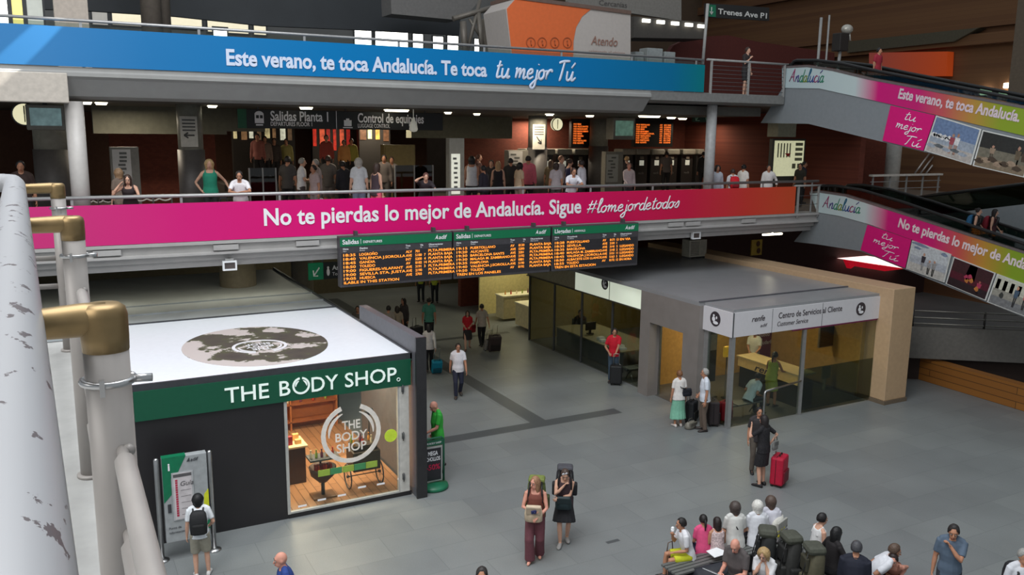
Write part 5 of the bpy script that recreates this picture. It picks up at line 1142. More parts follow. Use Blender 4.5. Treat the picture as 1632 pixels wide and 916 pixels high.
for q0, q1, r in (((738, 34), (742, 92), .12), ((762, 20), (770, 94), .1), ((742, 92), (765, 0), .07), ((722, 30), (792, 10), .09), ((766, 60), (748, 30), .05)):
    p, q = ony(*q0, 28), ony(*q1, 28); part('strut', MB().tube([p, q], r, 8), mat((112, 106, 98), .5, .3), t)
upstruct('wall_upper_grey', [(772, 30), (812, 10), (812, 100), (768, 96)], 29, .3, mat((116, 108, 98), .7))
# orange booth
t = thing('help_booth', 'orange and pale grey help booth standing behind the blue banner', 'booth', ony(905, 95, 25)); yb = 25
P = [ony(*k, yb) for k in ((806, 14), (822, -4), (1005, 22), (1005, 110), (818, 110))]
part('front', MB().slabq(P, (0, 1.6, 0)), mat((186, 178, 172), .5, var=.04), t)
cur = [(944, 13), (928, 26), (918, 44), (914, 66), (913, 110)]
part('orange_field', MB().slabq([ony(*k, yb - .02) for k in [(808, 14), (823, -3)] + cur + [(819, 110)]], (0, .02, 0)), mat((224, 108, 54), .5, var=.04), t)
part('roof_edge', MB().slabq([ony(*k, yb - .05) for k in ((820, -8), (1006, 17), (1006, 23), (820, -2))], (0, 1.7, 0)), mat((110, 88, 78), .5), t)
lt = MB(); p0, p1 = ony(942, 71, yb - .03), ony(984, 74, yb - .03); put_text(lt, 'Atendo', p0, (1, 0, 0), (0, 0, 1), size=.42, width=p1.x - p0.x, italic=.2, depth=.004)
p0, p1 = ony(938, 84, yb - .03), ony(996, 87, yb - .03); put_text(lt, 'asistencia al viajero', p0, (1, 0, 0), (0, 0, 1), size=.16, width=p1.x - p0.x, italic=.2, depth=.004); part('lettering', lt, mat((150, 110, 96), .5), t)
lt = MB()
for px in (846, 864, 884, 904):
    p = ony(px, 68, yb - .03); ring(lt, p, (1, 0, 0), (0, 0, 1), .16, .025, 0, 360, False); lt.ell((p.x, yb - .03, p.z + .05), (.03, .006, .04)).tube([(p.x, yb - .03, p.z), (p.x + .03, yb - .03, p.z - .1)], .02, 6)
part('symbols', lt, mat((170, 84, 44), .5), t)
t = thing('hanging_board', 'large pale hanging board above and behind the orange booth', 'board', ony(1000, 30, 31)); P = [ony(*k, 31) for k in ((905, -40), (1086, -40), (1086, 33), (905, 6))]
part('sheet', MB().slabq(P, (0, .2, 0)), mat((142, 138, 132), .6), t); lt = MB(); p0 = ony(955, 8, 30.98); put_text(lt, 'Cercanías', p0, (1, 0, 0), (0, 0, 1), size=.3, width=1.4, depth=.004); part('lettering', lt, mat((96, 92, 90), .5), t)
for k, px in enumerate((1030, 1053, 1076, 1098, 1118)):
    p = ony(px, 33 + k * 2.2, 29.9); solo('strip_light', MB().box(p.x - .19, p.x + .19, 29.85, 29.95, p.z - .07, p.z + .07, b=.01).box(p.x - .05, p.x + .05, 29.94, 30.0, p.z - .03, p.z + .03), bright((255, 250, 235), 2.0), 'small strip light under the pale hanging board, ' + ['nearest the orange booth', 'second from the orange booth', 'middle one of five', 'second from the flag pole', 'nearest the flag pole'][k], 'light')
upstruct('trim_8', [(1010, 26), (1126, 36), (1126, 62), (1010, 60)], 30, 1.5, mat((78, 74, 70), .7))
for k, (x0, x1, y0, y1) in enumerate(((1013, 1026, 82, 100), (1032, 1056, 76, 98), (1060, 1076, 82, 100))):
    a, c = ony(x0, y0, 26), ony(x1, y1, 26); solo('ticket_desk', MB().box(a.x, c.x, 26, 26.5, 9.3, a.z, b=.02).box(a.x + .05, c.x - .05, 25.97, 26, 9.5, a.z - .1), mat((150, 156, 156), .5), 'pale grey desk front on the upper floor ' + ['next to the orange booth', 'in the middle of three', 'nearest the red wall'][k], 'desk')
upstruct('wall_upper_red', [(1056, 98), (1074, 72), (1100, 60), (1160, 56), (1205, 66), (1330, 84), (1330, 160), (1056, 160)], 32, .3, mat((92, 40, 34), .8))
t = thing('hanging_sign', 'dark hanging sign with a green arrow square near the flag pole', 'sign', ony(1175, 22, 22.2)); P = [ony(*k, 22.2) for k in ((1126, 5), (1226, 12), (1226, 33), (1126, 27))]
part('panel', MB().slabq(P, (0, .12, 0)), mat((28, 28, 28), .5), t); P = [ony(*k, 22.18) for k in ((1127, 7), (1141, 8), (1141, 27), (1127, 26))]; part('green_square', MB().slabq(P, (0, .02, 0)), mat((10, 92, 64), .5, emit=.1), t)
lt = MB(); p = ony(1134, 17, 22.17); lt.tube([(p.x, 22.17, p.z + .11), (p.x, 22.17, p.z - .11)], .016, 6).tube([(p.x - .06, 22.17, p.z - .03), (p.x, 22.17, p.z - .12), (p.x + .06, 22.17, p.z - .03)], .016, 6)
p0, p1 = ony(1144, 22, 22.18), ony(1222, 28, 22.18); put_text(lt, 'Trenes Ave P1', p0, (1, 0, 0), (0, 0, 1), size=.24, width=p1.x - p0.x, bold=.02, depth=.004); part('lettering', lt, mat((190, 190, 186), .5), t)
# upper right: lamp posts, orange lit shop, loud-hailer like lamp
for px, py1, r in ((1303, 28, .05), (1316, 24, .035)):
    p, q = ony(px, 104, 23.2), ony(px + 6, py1, 23.2); solo('thin_pole', MB().tube([(p.x, p.y, 9.3), p, q], r, 8).lathe([(r * 2, 0), (r * 2, .03)], (p.x, p.y, 9.3), 10), GREY, {1303: 'thin grey pole on the upper landing, nearer the wire railing', 1316: 'thin grey pole on the upper landing, nearer the ramp'}[px], 'pole')
p = ony(1336, 104, 23.6); q = ony(1342, 60, 23.6)
t = thing('camera_post', 'post with a dark caged case and round lamp head above the upper moving ramp', 'lamp post', p)
part('pole', MB().tube([(p.x, p.y, 9.3), p, q], .06, 10), GREY, t); part('cage', MB().box(q.x - .3, q.x + .15, 23.4, 23.8, q.z - .5, q.z + .15, b=.02), mat((44, 40, 38), .5), t); part('lamp_head', MB().ell((q.x + .12, 23.5, q.z + .3), (.24, .2, .18), 14, 10), mat((190, 186, 176), .3, .3), t)
part('arm', MB().tube([(q.x + .25, 23.5, q.z + .2), (q.x + .32, 23.5, q.z - .1)], .04, 8), mat((210, 206, 196), .3, .3), t)
P = [onx(*k, 39.4) for k in ((1385, 84), (1510, 82), (1508, 121), (1385, 121))]
t = thing('orange_lit_shop', 'orange lit shop front on the old brick wall above the upper moving ramp', 'shop front', P[2]); part('lit_wall', MB().slabq(P, (.5, 0, 0)), ramp_mat([(0, (196, 74, 24)), (1, (150, 70, 60))], 1, P[1].y - P[2].y, P[0].y - P[2].y, .6, emit=.22), t)
P = [onx(*k, 39.3) for k in ((1350, 66), (1560, 44), (1520, 66), (1350, 84))]; part('awning', MB().slabq(P, (.6, 0, 0)), mat((84, 78, 62), .7), t)
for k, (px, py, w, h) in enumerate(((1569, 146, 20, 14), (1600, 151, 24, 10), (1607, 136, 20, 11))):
    p = onx(px, py, 39.8); solo('lamp_reflection', MB().box(39.8, 40.0, p.y - w * .013, p.y + w * .013, p.z - h * .011, p.z + h * .011, b=.04).box(39.75, 39.8, p.y - .05, p.y + .05, p.z - .1, p.z + .1), bright((255, 244, 220), 4.0), 'dazzling lamp reflection over the upper moving ramp, ' + ['leftmost of three', 'lowest of three', 'topmost of three'][k], 'lamp')  # glowing boxes standing in for reflections of lamps
p = onx(1626, 60, 33); struct('pillar_15', MB().box(33, 34, p.y - 1, p.y + .25, 9.3, 20), mat((96, 84, 70), .7))
# ------------------------------------------------------------------ people
REM = []      # (object, closed overlapping shapes to be fused into one skin, voxel, extra shapes, materials)
def fuse(name, mb, voxel, mats, parent, extra=None):
    o = bpy.data.objects.new(name, bpy.data.meshes.new(name)); COL.objects.link(o); o.parent = parent
    REM.append((o, mb, voxel, extra, mats if isinstance(mats, (list, tuple)) else [mats])); return o
def fuse_all():
    tmp = []
    for o, mb, vx, ex, mats in REM:
        t = bpy.data.objects.new('t', mb.mesh('t', mats[0])); COL.objects.link(t)
        m = t.modifiers.new('r', 'REMESH'); m.mode = 'VOXEL'; m.voxel_size = vx; m.use_smooth_shade = True
        m = t.modifiers.new('s', 'SMOOTH'); m.factor = .5; m.iterations = 3
        tmp.append(t)
    dg = bpy.context.evaluated_depsgraph_get()
    for t, (o, mb, vx, ex, mats) in zip(tmp, REM):
        me = bpy.data.meshes.new_from_object(t.evaluated_get(dg))
        me.materials.clear()
        for m in mats: me.materials.append(m)
        if ex and ex.v:
            bm = bmesh.new(); bm.from_mesh(me); e2 = ex.mesh('e', mats); bm.from_mesh(e2); bm.to_mesh(me); bm.free(); bpy.data.meshes.remove(e2)
        me.polygons.foreach_set('use_smooth', [True] * len(me.polygons)); me.update(); me.name = o.name
        old = o.data; o.data = me; bpy.data.meshes.remove(old)
    for t in tmp:
        d = t.data; bpy.data.objects.remove(t); bpy.data.meshes.remove(d)
    REM.clear()
def V(*a): return Vector(a)
def ik(a, c, l1, l2, hint):
    d = c - a; L = d.length
    if L > (l1 + l2) * .995: c = a + d * ((l1 + l2) * .995 / L); d = c - a; L = d.length
    x = (l1 * l1 - l2 * l2 + L * L) / (2 * L); hgt_ = math.sqrt(max(l1 * l1 - x * x, 0)); u = d.normalized(); h = hint - u * hint.dot(u)
    if h.length < 1e-5: h = u.orthogonal()
    return a + u * x + h.normalized() * hgt_, c
def hand(mb, w, d, n, side, s, curl=.45, mi=0, far=False):
    """palm, four unequal bent fingers and a thumb that leaves the side of the palm"""
    d = d.normalized(); n = (n - d * n.dot(d)).normalized(); th = d.cross(n) * (1 if side > 0 else -1)
    M = Matrix((th, n, d)).transposed()
    mb.ell(w + d * .045 * s, (.04 * s, .017 * s, .055 * s), 8, 6, mi, M)
    for k, (L, o) in enumerate(((.068, .028), (.076, .010), (.070, -.009), (.055, -.026))):
        p = w + d * (.085 - .004 * abs(k - 1)) * s + th * o * s; pts = [p - d * .02 * s, p]; a = curl * .4
        for q in (.42, .33, .25):
            pts.append(pts[-1] + (d * math.cos(a) + n * math.sin(a)) * L * q * s); a += curl
        mb.tube(pts, [.0095 * s, .0095 * s, .009 * s, .008 * s, .006 * s], 5 if far else 7, mi)
    p = w + d * .025 * s + th * .03 * s; a = th * .75 + d * .6 + n * .25; b_ = th * .25 + d * .85 + n * .5
    mb.tube([p - th * .015 * s, p + a * .035 * s, p + a * .035 * s + b_ * .03 * s, p + a * .035 * s + b_ * .052 * s], [.013 * s, .012 * s, .01 * s, .007 * s], 5 if far else 7, mi)
TORSO = [(-.11, .075, .07), (-.05, .165, .115), (.04, .165, .118), (.15, .140, .105), (.28, .158, .115), (.40, .172, .112), (.475, .165, .092), (.52, .095, .07), (.55, .06, .056)]
SKIN = {'fair': (206, 160, 136), 'tan': (180, 128, 100), 'dark': (120, 82, 62), 'rosy': (212, 150, 130)}
def person(label, loc, face, h=1.72, pose='stand', skin='tan', hair=('short', (40, 32, 28)), top=('tee', (200, 200, 200)), bottom=('trousers', (40, 44, 60)), shoes=(50, 46, 44),
           sex='m', fat=1.0, far=False, head=(0, 0), group=None, head_px=None, base=None, fixy=None, **ov):
    s = h / 1.72; f = math.radians(face); rz = f - PI / 2
    ps = dict(pel=(0, 0, .945), lean=2, rh=(.25, .04, .80), lh=(-.25, .04, .80), rf=(.10, .02, .075), lf=(-.10, -.02, .075), rel=(.35, -1, -.1), lel=(-.35, -1, -.1), rk=(.12, 1, 0), lk=(-.12, 1, 0), curl=.4, rn=None, ln=None)
    P_ = dict(
        walk=dict(rf=(.08, .24, .08), lf=(-.08, -.26, .13), rh=(.24, -.14, .82), lh=(-.24, .2, .84), lean=3, pel=(0, 0, .92)),
        sit=dict(pel=(0, 0, .555), rf=(.12, .44, .075), lf=(-.12, .42, .075), rh=(.14, .3, .62), lh=(-.14, .3, .62), lean=8, rn=(0, 0, -1), ln=(0, 0, -1)),
        lean=dict(pel=(0, -.22, .93), lean=24, rh=(.06, .34, 1.15), lh=(-.06, .34, 1.17), rel=(1, .1, -.7), lel=(-1, .1, -.7), rf=(.11, -.32, .075), lf=(-.11, -.2, .075), rn=(0, 0, -1), ln=(0, 0, -1)),
        arms=dict(rh=(-.06, .2, 1.13), lh=(.06, .22, 1.10), rel=(1, -.3, -.6), lel=(-1, -.3, -.6), curl=.8),
        hold=dict(rh=(.1, .3, 1.05), lh=(-.1, .3, 1.02), rel=(.6, -1, -.4), lel=(-.6, -1, -.4), curl=.9),
        phone=dict(rh=(.08, .22, 1.34), rel=(.5, -.2, -1), curl=.9), hips=dict(rh=(.2, .02, 1.02), rel=(1, -.5, 0), lh=(-.2, .02, 1.02), lel=(-1, -.5, 0)),
        stand={}).get(pose)
    ps.update(P_); ps.update(ov); g = {k: (V(*v) * s if k in ('pel', 'rh', 'lh', 'rf', 'lf') else V(*v) if isinstance(v, tuple) else v) for k, v in ps.items()}
    L = math.radians(g['lean']); R = Matrix.Rotation(-L, 3, 'X'); pel = g['pel']
    if 'bend' in ps: R = Matrix.Rotation(math.radians(ps['bend']), 3, 'Y') @ R
    W_ = .93 if sex == 'f' else 1.0
    def sp(x, y, z): return pel + R @ V(x * s, y * s, z * s)
    nb = sp(0, 0, .535); Rh = Matrix.Rotation(math.radians(head[0]), 3, 'Z') @ Matrix.Rotation(-math.radians(g['lean'] * .35 + head[1]), 3, 'X')
    hc = nb + R @ V(0, 0, .0 * s) + Rh @ V(0, .025 * s, .138 * s)
    def hd(x, y, z): return hc + Rh @ V(x * s, y * s, z * s)
    topz = hd(0, 0, .12)
    M2 = Matrix.Rotation(rz, 3, 'Z')
    if head_px:
        base = base or 0.0
        if fixy is None: q = onz(head_px[0], head_px[1], base + topz.z)
        else: q = ony(head_px[0], head_px[1], fixy)
        off = M2 @ V(topz.x, topz.y, 0); loc = (q.x - off.x, q.y - off.y if fixy is None else fixy - off.y, base)
    root = thing('person', label, 'person', loc, rz, group)
    vx = .024 if far else .0135
    sk = mat(SKIN.get(skin, skin), .6, var=.06, scale=12)
    def rings(grow=0.0, z0=-1, z1=1, fx=1.0):
        out = []
        for z, a, b_ in TORSO:
            if z < z0 - 1e-6 or z > z1 + 1e-6: continue
            k = 1.0 if z > .3 else fat
            ww = a * (W_ if z > .2 else (1.04 if sex == 'f' else 1)) * (1 + (k - 1) * .5) + grow; dd = b_ * k + grow
            yo = (.02 * (fat - 1) / .1 if .0 < z < .3 else 0) * .4 + (.012 if sex == 'f' and .25 < z < .45 else 0)
            out.append([sp(ww * fx * math.cos(2 * PI * q / 14) , dd * math.sin(2 * PI * q / 14) + yo, z) for q in range(14)])
        return out
    body = MB(); body.rings(rings())
    body.tube([sp(0, 0, .5), nb + R @ V(0, 0, .03 * s), hd(0, -.012, -.05)], [.062 * s * W_, .052 * s * W_, .05 * s * W_], 10)
    for q in (-1, 1): body.tube([sp(0, -.012, .575), sp(q * .09 * W_, -.008, .515), sp(q * .16 * W_, -.004, .485)], [.04 * s, .04 * s, .04 * s], 8)
    body.ell(hd(0, -.008, .02), (.074 * s, .093 * s, .1 * s), 14, 10, 0, Rh); body.ell(hd(0, .022, -.055), (.055 * s, .066 * s, .062 * s), 12, 8, 0, Rh)
    body.ell(hd(0, .072, .03), (.05 * s, .02 * s, .03 * s), 10, 6, 0, Rh)
    for q in (-1, 1): body.ell(hd(q * .076, -.005, -.005), (.01 * s, .022 * s, .03 * s), 8, 6, 0, Rh)
    ex = MB()
    ex.tube([hd(0, .078, .022), hd(0, .098, -.018), hd(0, .106, -.028), hd(0, .086, -.036)], [.008 * s, .013 * s, .016 * s, .01 * s], 8)
    if not far:
        for q in (-1, 1):
            ex.ell(hd(q * .031, .081, .006), (.015 * s, .009 * s, .008 * s), 8, 6, 1, Rh); ex.ell(hd(q * .031, .0875, .006), (.007 * s, .005 * s, .007 * s), 8, 6, 2, Rh)
            ex.tube([hd(q * .015, .092, .024), hd(q * .03, .0935, .03), hd(q * .046, .084, .025)], .0035 * s, 5, 2)
    ex.tube([hd(-.024, .079, -.068), hd(-.009, .088, -.065), hd(.009, .088, -.065), hd(.024, .079, -.068)], [.004 * s, .0075 * s, .0075 * s, .004 * s], 6, 3)
    arms = {}; legs = {}
    shw = .178 * W_
    for side, hk, ek, nk in ((1, 'rh', 'rel', 'rn'), (-1, 'lh', 'lel', 'ln')):
        a = sp(side * shw, 0, .465); el, w = ik(a, g[hk], .285 * s, .255 * s, g[ek]); arms[side] = (a, el, w)
        k = s * (.9 if sex == 'f' else 1.0)
        body.tube([sp(side * .11, 0, .45), a, a.lerp(el, .5), el, el.lerp(w, .35), w, w + (w - el).normalized() * .03 * s], [.06 * k, .054 * k, .047 * k, .039 * k, .04 * k, .027 * k, .026 * k], 10)
        d = (w - el).normalized(); n = g[nk] if g[nk] else (V(-side, .15, 0) if abs(d.z) > .6 else V(0, .1, -1) if abs(d.x) < .7 else V(0, -1, -.2))
        hand(ex, w, d, V(*n), side, s * (.92 if sex == 'f' else 1), g['curl'], 0, far)
    for side, fk, kk in ((1, 'rf', 'rk'), (-1, 'lf', 'lk')):
        a = pel + V(side * .088 * s, 0, -.02 * s); kn, an = ik(a, g[fk], .43 * s, .425 * s, g[kk]); legs[side] = (a, kn, an)
        body.tube([a, a.lerp(kn, .5), kn, kn.lerp(an, .35), an, an - V(0, 0, .03 * s)], [.086 * s, .074 * s, .053 * s, .054 * s, .036 * s, .036 * s], 10)
        fd = V(side * .18, 1, 0).normalized() if 'fd' not in ps else V(*ps['fd'])
        body.tube([an - fd * .05 * s - V(0, 0, .035 * s), an + fd * .04 * s - V(0, 0, .03 * s), an + fd * .12 * s - V(0, 0, .048 * s), an + fd * .16 * s - V(0, 0, .055 * s)], [.034 * s, .038 * s, .034 * s, .018 * s], 8)
        if shoes:
            sh_ = MB(); z0 = an.z - .075 * s
            for (yy, hw, tp) in ((-.075, .02, .04), (-.065, .036, .075), (-.02, .042, .095), (.05, .043, .075), (.12, .05, .055), (.17, .042, .045), (.198, .02, .03)):
                pass
            rr = []
            for (yy, hw, tp) in ((-.078, .022, .045), (-.065, .037, .08), (-.02, .042, .098), (.05, .044, .078), (.12, .05, .056), (.17, .042, .046), (.2, .018, .03)):
                c = V(an.x, an.y, 0) + fd * yy * s; sd = V(fd.y, -fd.x, 0)
                rr.append([c + sd * (hw * s * math.cos(2 * PI * q / 10)) + V(0, 0, z0 + max(0.0, (tp * .5 + tp * .55 * math.sin(2 * PI * q / 10))) * s) for q in range(10)])
            sh_.rings(rr); so = part('shoe', sh_, mat(shoes, .5), root, True)
    eye = mat((190, 186, 180), .3); iris = mat((40, 30, 26), .3); lip = mat(tuple(int(v * k) for v, k in zip(SKIN.get(skin, (180, 130, 110)), (.82, .62, .62))), .5)
    bo = fuse('body', body, vx, [sk, eye, iris, lip], root, ex)
    cv = vx * 1.05
    # upper garment
    if top:
        kind, col = top[0], top[1]; m = col if not isinstance(col, tuple) else mat(col, .8, var=.07, scale=16, bump=.15)
        tb = MB(); hem = {'crop': .04, 'tee': -.05, 'shirt': -.05, 'long': -.05, 'tank': -.05, 'coat': -.11, 'vest': -.05}.get(kind, -.05)
        rr = rings(.017 if kind != 'coat' else .026, hem, .475 if kind == 'tank' else .52)
        if hem <= -.05:
            b0 = [p + R @ V(0, 0, -.05 * s) for p in rr[0]]; c0 = sum(b0, V(0, 0, 0)) / 14; rr.insert(0, [c0 + (p - c0) * 1.04 for p in b0])
        tb.rings(rr)
        if kind != 'tank':
            for q in (-1, 1): tb.tube([sp(q * .035, -.012, .55), sp(q * .1 * W_, -.008, .522), sp(q * .165 * W_, -.004, .488)], [.052 * s, .058 * s, .06 * s], 10)
        for side in (1, -1):
            a, el, w = arms[side]; k = s * (.92 if sex == 'f' else 1)
            if kind in ('tee', 'shirt', 'crop'): tb.tube([sp(side * .1, 0, .455), a, a.lerp(el, .4), a.lerp(el, .72)], [.068 * k, .066 * k, .06 * k, .058 * k], 12)
            elif kind in ('long', 'coat'):
                e_ = .012 if kind == 'coat' else 0
                tb.tube([sp(side * .1, 0, .455), a, a.lerp(el, .5), el, el.lerp(w, .5), w], [(.07 + e_) * k, (.068 + e_) * k, (.06 + e_) * k, (.054 + e_) * k, (.05 + e_) * k, (.042 + e_) * k], 12)
            else: tb.tube([sp(side * .1, .085, .36), sp(side * .1, .06, .48), sp(side * .1, .0, .55), sp(side * .1, -.065, .48), sp(side * .1, -.085, .36)], [.03 * k, .026 * k, .024 * k, .026 * k, .03 * k], 8)
        fuse({'tee': 'tee_shirt', 'shirt': 'shirt', 'long': 'long_sleeved_top', 'coat': 'jacket', 'tank': 'sleeveless_top', 'crop': 'tee_shirt', 'vest': 'vest'}.get(kind, 'top'), tb, cv, m, root)
        if kind in ('shirt', 'coat') and not far:
            cb = MB(); cb.tube([sp(.062 * math.cos(a_), .058 * math.sin(a_), .52 + .012 * math.sin(a_ + 2.6)) for a_ in [PI * .62 + 2 * PI * .88 * q / 14 for q in range(15)]], .012 * s, 6)
            part('collar', cb, m, root, True)
    # lower garment
    if bottom:
        kind, col = bottom[0], bottom[1]; m = col if not isinstance(col, tuple) else mat(col, .8, var=.08, scale=18, bump=.15)
        bb = MB(); bb.rings(rings(.015, -.11, .15))
        if kind in ('trousers', 'wide', 'shorts', 'leggings'):
            for side in (1, -1):
                a, kn, an = legs[side]; r = {'trousers': (.102, .088, .07, .066, .06), 'wide': (.105, .1, .09, .095, .105), 'shorts': (.106, .1, .092), 'leggings': (.096, .082, .062, .058, .045)}[kind]
                pts = [a, a.lerp(kn, .5), kn, kn.lerp(an, .5), an + V(0, 0, -.01 * s)] if kind != 'shorts' else [a, a.lerp(kn, .5), a.lerp(kn, bottom[2] if len(bottom) > 2 else .86)]
                bb.tube(pts, [q * s for q in r], 12)
        else:
            # skirt or dress: folds round both legs down to the hem
            hl = bottom[2] if len(bottom) > 2 else 1.2; hw = bottom[3] if len(bottom) > 3 else .2
            def lg(side, t):
                a, kn, an = legs[side]; return a.lerp(kn, t) if t <= 1 else kn.lerp(an, t - 1)
            rr = []; N = 28
            for q in range(8):
                t = q / 7 * hl; a, b_ = lg(1, t), lg(-1, t); c = (a + b_) / 2; half = max(.15 * s * fat, (a - b_).length / 2 + .09 * s); half = half + (hw * s - half) * (q / 7)
                ax_ = (lg(1, min(t + .1, 2)) + lg(-1, min(t + .1, 2))) / 2 - c
                ax_ = ax_.normalized() if ax_.length > 1e-6 else V(0, 0, -1); sd = V(1, 0, 0); fw = ax_.cross(sd).normalized()
                rr.append([c + sd * (half * math.cos(2 * PI * k / N) * (1 + .05 * q / 7 * math.cos(k * PI / 2 * 1.0 * 2))) + fw * (max(.125 * s * fat, half * .72) * math.sin(2 * PI * k / N) * (1 + .05 * q / 7 * math.cos(k * PI))) for k in range(N)])
            bb.rings(rr)
        fuse({'skirt': 'skirt', 'dress': 'skirt', 'shorts': 'shorts', 'wide': 'trousers', 'leggings': 'trousers'}.get(kind, kind), bb, cv, m, root)
    # hair
    if hair and hair[0] != 'bald':
        st, hcol = hair; hb = MB(); n, mm = 22, 14; rr = []
        ext = {'short': 0, 'crop': -.25, 'bob': .2, 'long': 2.6, 'bun': 0, 'pony': 0, 'fringe': 0, 'cap': 0}[st]
        low = {'crop': -.15, 'short': -.45}.get(st, -.6)
        for i in range(mm + 1):
            el_ = -PI / 2 + PI * i / mm; ring_ = []
            for k in range(n):
                az = 2 * PI * k / n; ca = max(math.cos(el_), .02); dx, dy, dz = ca * math.cos(az), ca * math.sin(az), math.sin(el_)
                fr = max(0, math.sin(az))            # 1 towards the face
                line = .78 * fr ** 1.5 - (1 - fr) * .5 if st != 'cap' else .55 * fr - (1 - fr) * .4
                if st in ('bob', 'long') : line = .72 * max(0, (fr - .55) / .45) ** .6 - 1.2 * (1 if fr < .55 else (1 - fr) / .45 * .9)
                if st == 'fringe': line = -.2 - .4 * (1 - fr)
                cover = dz > line and not (st == 'fringe' and dz > .35)
                k_ = 1.0 if cover else .72; nz_ = 1 + .03 * math.sin(5 * az + 3 * dz) + .02 * math.sin(11 * az)
                x, y, z = (.108 if st == 'bob' else .091) * dx * k_ * nz_, (.114 if st == 'bob' else .107) * dy * k_ * nz_, .118 * dz * k_
                if ext > 0 and dz < .1 and cover and fr < .75:
                    w2 = max(ca, .82 if ext < 2 else .7); x, y, z = (.116 if ext < 2 else .096) * w2 * math.cos(az) * nz_, (.114 if ext < 2 else .1) * w2 * math.sin(az) * nz_ - (.012 if ext > 2 else 0), .118 * dz * (1 + ext * (1 - .5 * fr))
                elif ext < 0 and dz < -.2: x, y, z = x * .85, y * .85, z
                ring_.append(hd(x, y - .012, z + .02))
            rr.append(ring_)
        hb.rings(rr)
        if st == 'bun': hb.ell(hd(0, -.11, .07), (.042 * s, .04 * s, .04 * s), 10, 8)
        if st == 'pony': hb.tube([hd(0, -.1, .05), hd(0, -.15, .02), hd(0, -.16, -.08), hd(0, -.14, -.2)], [.02 * s, .03 * s, .028 * s, .01 * s], 8)
        part('hat' if st == 'cap' else 'hair', hb, mat(hcol, .55, var=.25, scale=40, bump=.4), root, True)
    info = dict(root=root, M=M2, loc=Vector(loc), sp=sp, hd=hd, arms=arms, legs=legs, s=s, rz=rz, face=face, R=R)
    info['W'] = lambda p: M2 @ Vector(p) + Vector(loc)
    return info

# ------------------------------------------------------------------ bags
def suitcase(label, loc, rz, col, h=.62, w=.42, d=.26, handle=.4, tilt=0.0, soft=True):
    t = thing('suitcase', label, 'suitcase', loc, rz); t.rotation_euler = (tilt, 0, rz); m = mat(col, .6, var=.1, scale=20, bump=.1)
    part('shell', MB().box(-w / 2, w / 2, -d / 2, d / 2, .05, h, b=.045), m, t, True)
    dk = tuple(int(c * .6) for c in col)
    part('front_pocket', MB().box(-w / 2 + .04, w / 2 - .04, -d / 2 - .035, -d / 2 + .01, .1, h * .55, b=.02), mat(dk, .6), t, True); part('zip', MB().tube([(-w / 2 - .004, .02, .1), (-w / 2 - .004, .02, h - .05), (-w / 2 + .04, .02, h + .003), (w / 2 - .04, .02, h + .003), (w / 2 + .004, .02, h - .05), (w / 2 + .004, .02, .1)], .006, 6), BLACK, t, True)
    if handle: part('pull_handle', MB().tube([(-.09, d / 2 - .03, h - .02), (-.09, d / 2 - .03, h + handle), (.09, d / 2 - .03, h + handle), (.09, d / 2 - .03, h - .02)], .01, 8), STEEL, t, True)
    part('carry_handle', MB().tube([(-.09, -.02, h), (-.08, -.02, h + .04), (.08, -.02, h + .04), (.09, -.02, h)], .012, 6), BLACK, t, True)
    for sx_ in (-1, 1):
        for sy_ in (-1, 1): part('wheel', MB().tube([(sx_ * (w / 2 - .05) - .012, sy_ * (d / 2 - .05), .03), (sx_ * (w / 2 - .05) + .012, sy_ * (d / 2 - .05), .03)], .03, 10), BLACK, t, True)
    return t
def backpack(label, loc, rz, col, h=.45, w=.3, d=.17, tilt=0.0, big=False, lid=None, worn=True, name='backpack'):
    """loc is the bottom middle of the side against the back; the pack lies towards local -y"""
    t = thing(name, label, 'backpack', loc, rz); t.rotation_euler = (tilt, 0, rz); m = mat(col, .75, var=.14, scale=16, bump=.2)
    rr = []
    for z, ww, y0, y1 in ((0, .7, -.1, -.75), (.06, .95, -.02, -.98), (.3, 1, 0, -1.05), (.6, 1, 0, -1.0), (.85, .92, 0, -.85), (.97, .7, -.06, -.6), (1, .3, -.15, -.4)):
        rr.append([(w / 2 * ww * math.copysign(abs(math.cos(a)) ** .6, math.cos(a)), d * ((y0 + y1) / 2 + (y0 - y1) / 2 * math.copysign(abs(math.sin(a)) ** .6, math.sin(a))), z * h) for a in [2 * PI * q / 20 for q in range(20)]])
    part('bag', MB().rings(rr), m, t, True)
    dk = mat(tuple(int(c * .7) for c in col), .75)
    part('pocket', MB().box(-w * .36, w * .36, -d * 1.28, -d * .9, h * .08, h * .5, b=.03), m if big else dk, t, True)
    if worn:
        for sx_ in (-1, 1): part('strap', MB().tube([(sx_ * w * .28, .0, h * .9), (sx_ * w * .3, .08, h * 1.02), (sx_ * w * .34, .235, h * .9), (sx_ * w * .36, .22, h * .5), (sx_ * w * .4, .05, h * .2), (sx_ * w * .34, -.01, h * .15)], .018, 6), BLACK, t, True)
    if big:
        for sx_ in (-1, 1): part('side_pocket', MB().box(sx_ * w * .56 - .05, sx_ * w * .56 + .05, -d * .85, -d * .2, h * .1, h * .5, b=.03), dk, t, True)
        part('top_pocket', MB().box(-w * .3, w * .3, -d * 1.16, -d * .9, h * .56, h * .84, b=.025), dk, t, True)
        part('lid', MB().box(-w * .44, w * .44, -d * 1.08, d * .02, h * .9, h * 1.06, b=.09), mat(lid or col, .75, var=.15, scale=16), t, True)
        st = MB()
        for sx_ in (-1, 1): st.tube([(sx_ * w * .25, -d * 1.0, h * .96), (sx_ * w * .25, -d * 1.3, h * .5), (sx_ * w * .25, -d * 1.05, h * .06)], .01, 5)
        part('buckle_strap', st, BLACK, t, True); part('roll', MB().tube([(-w * .5, -d * .55, -.06), (w * .5, -d * .55, -.06)], .075, 14), dk, t, True)
    return t
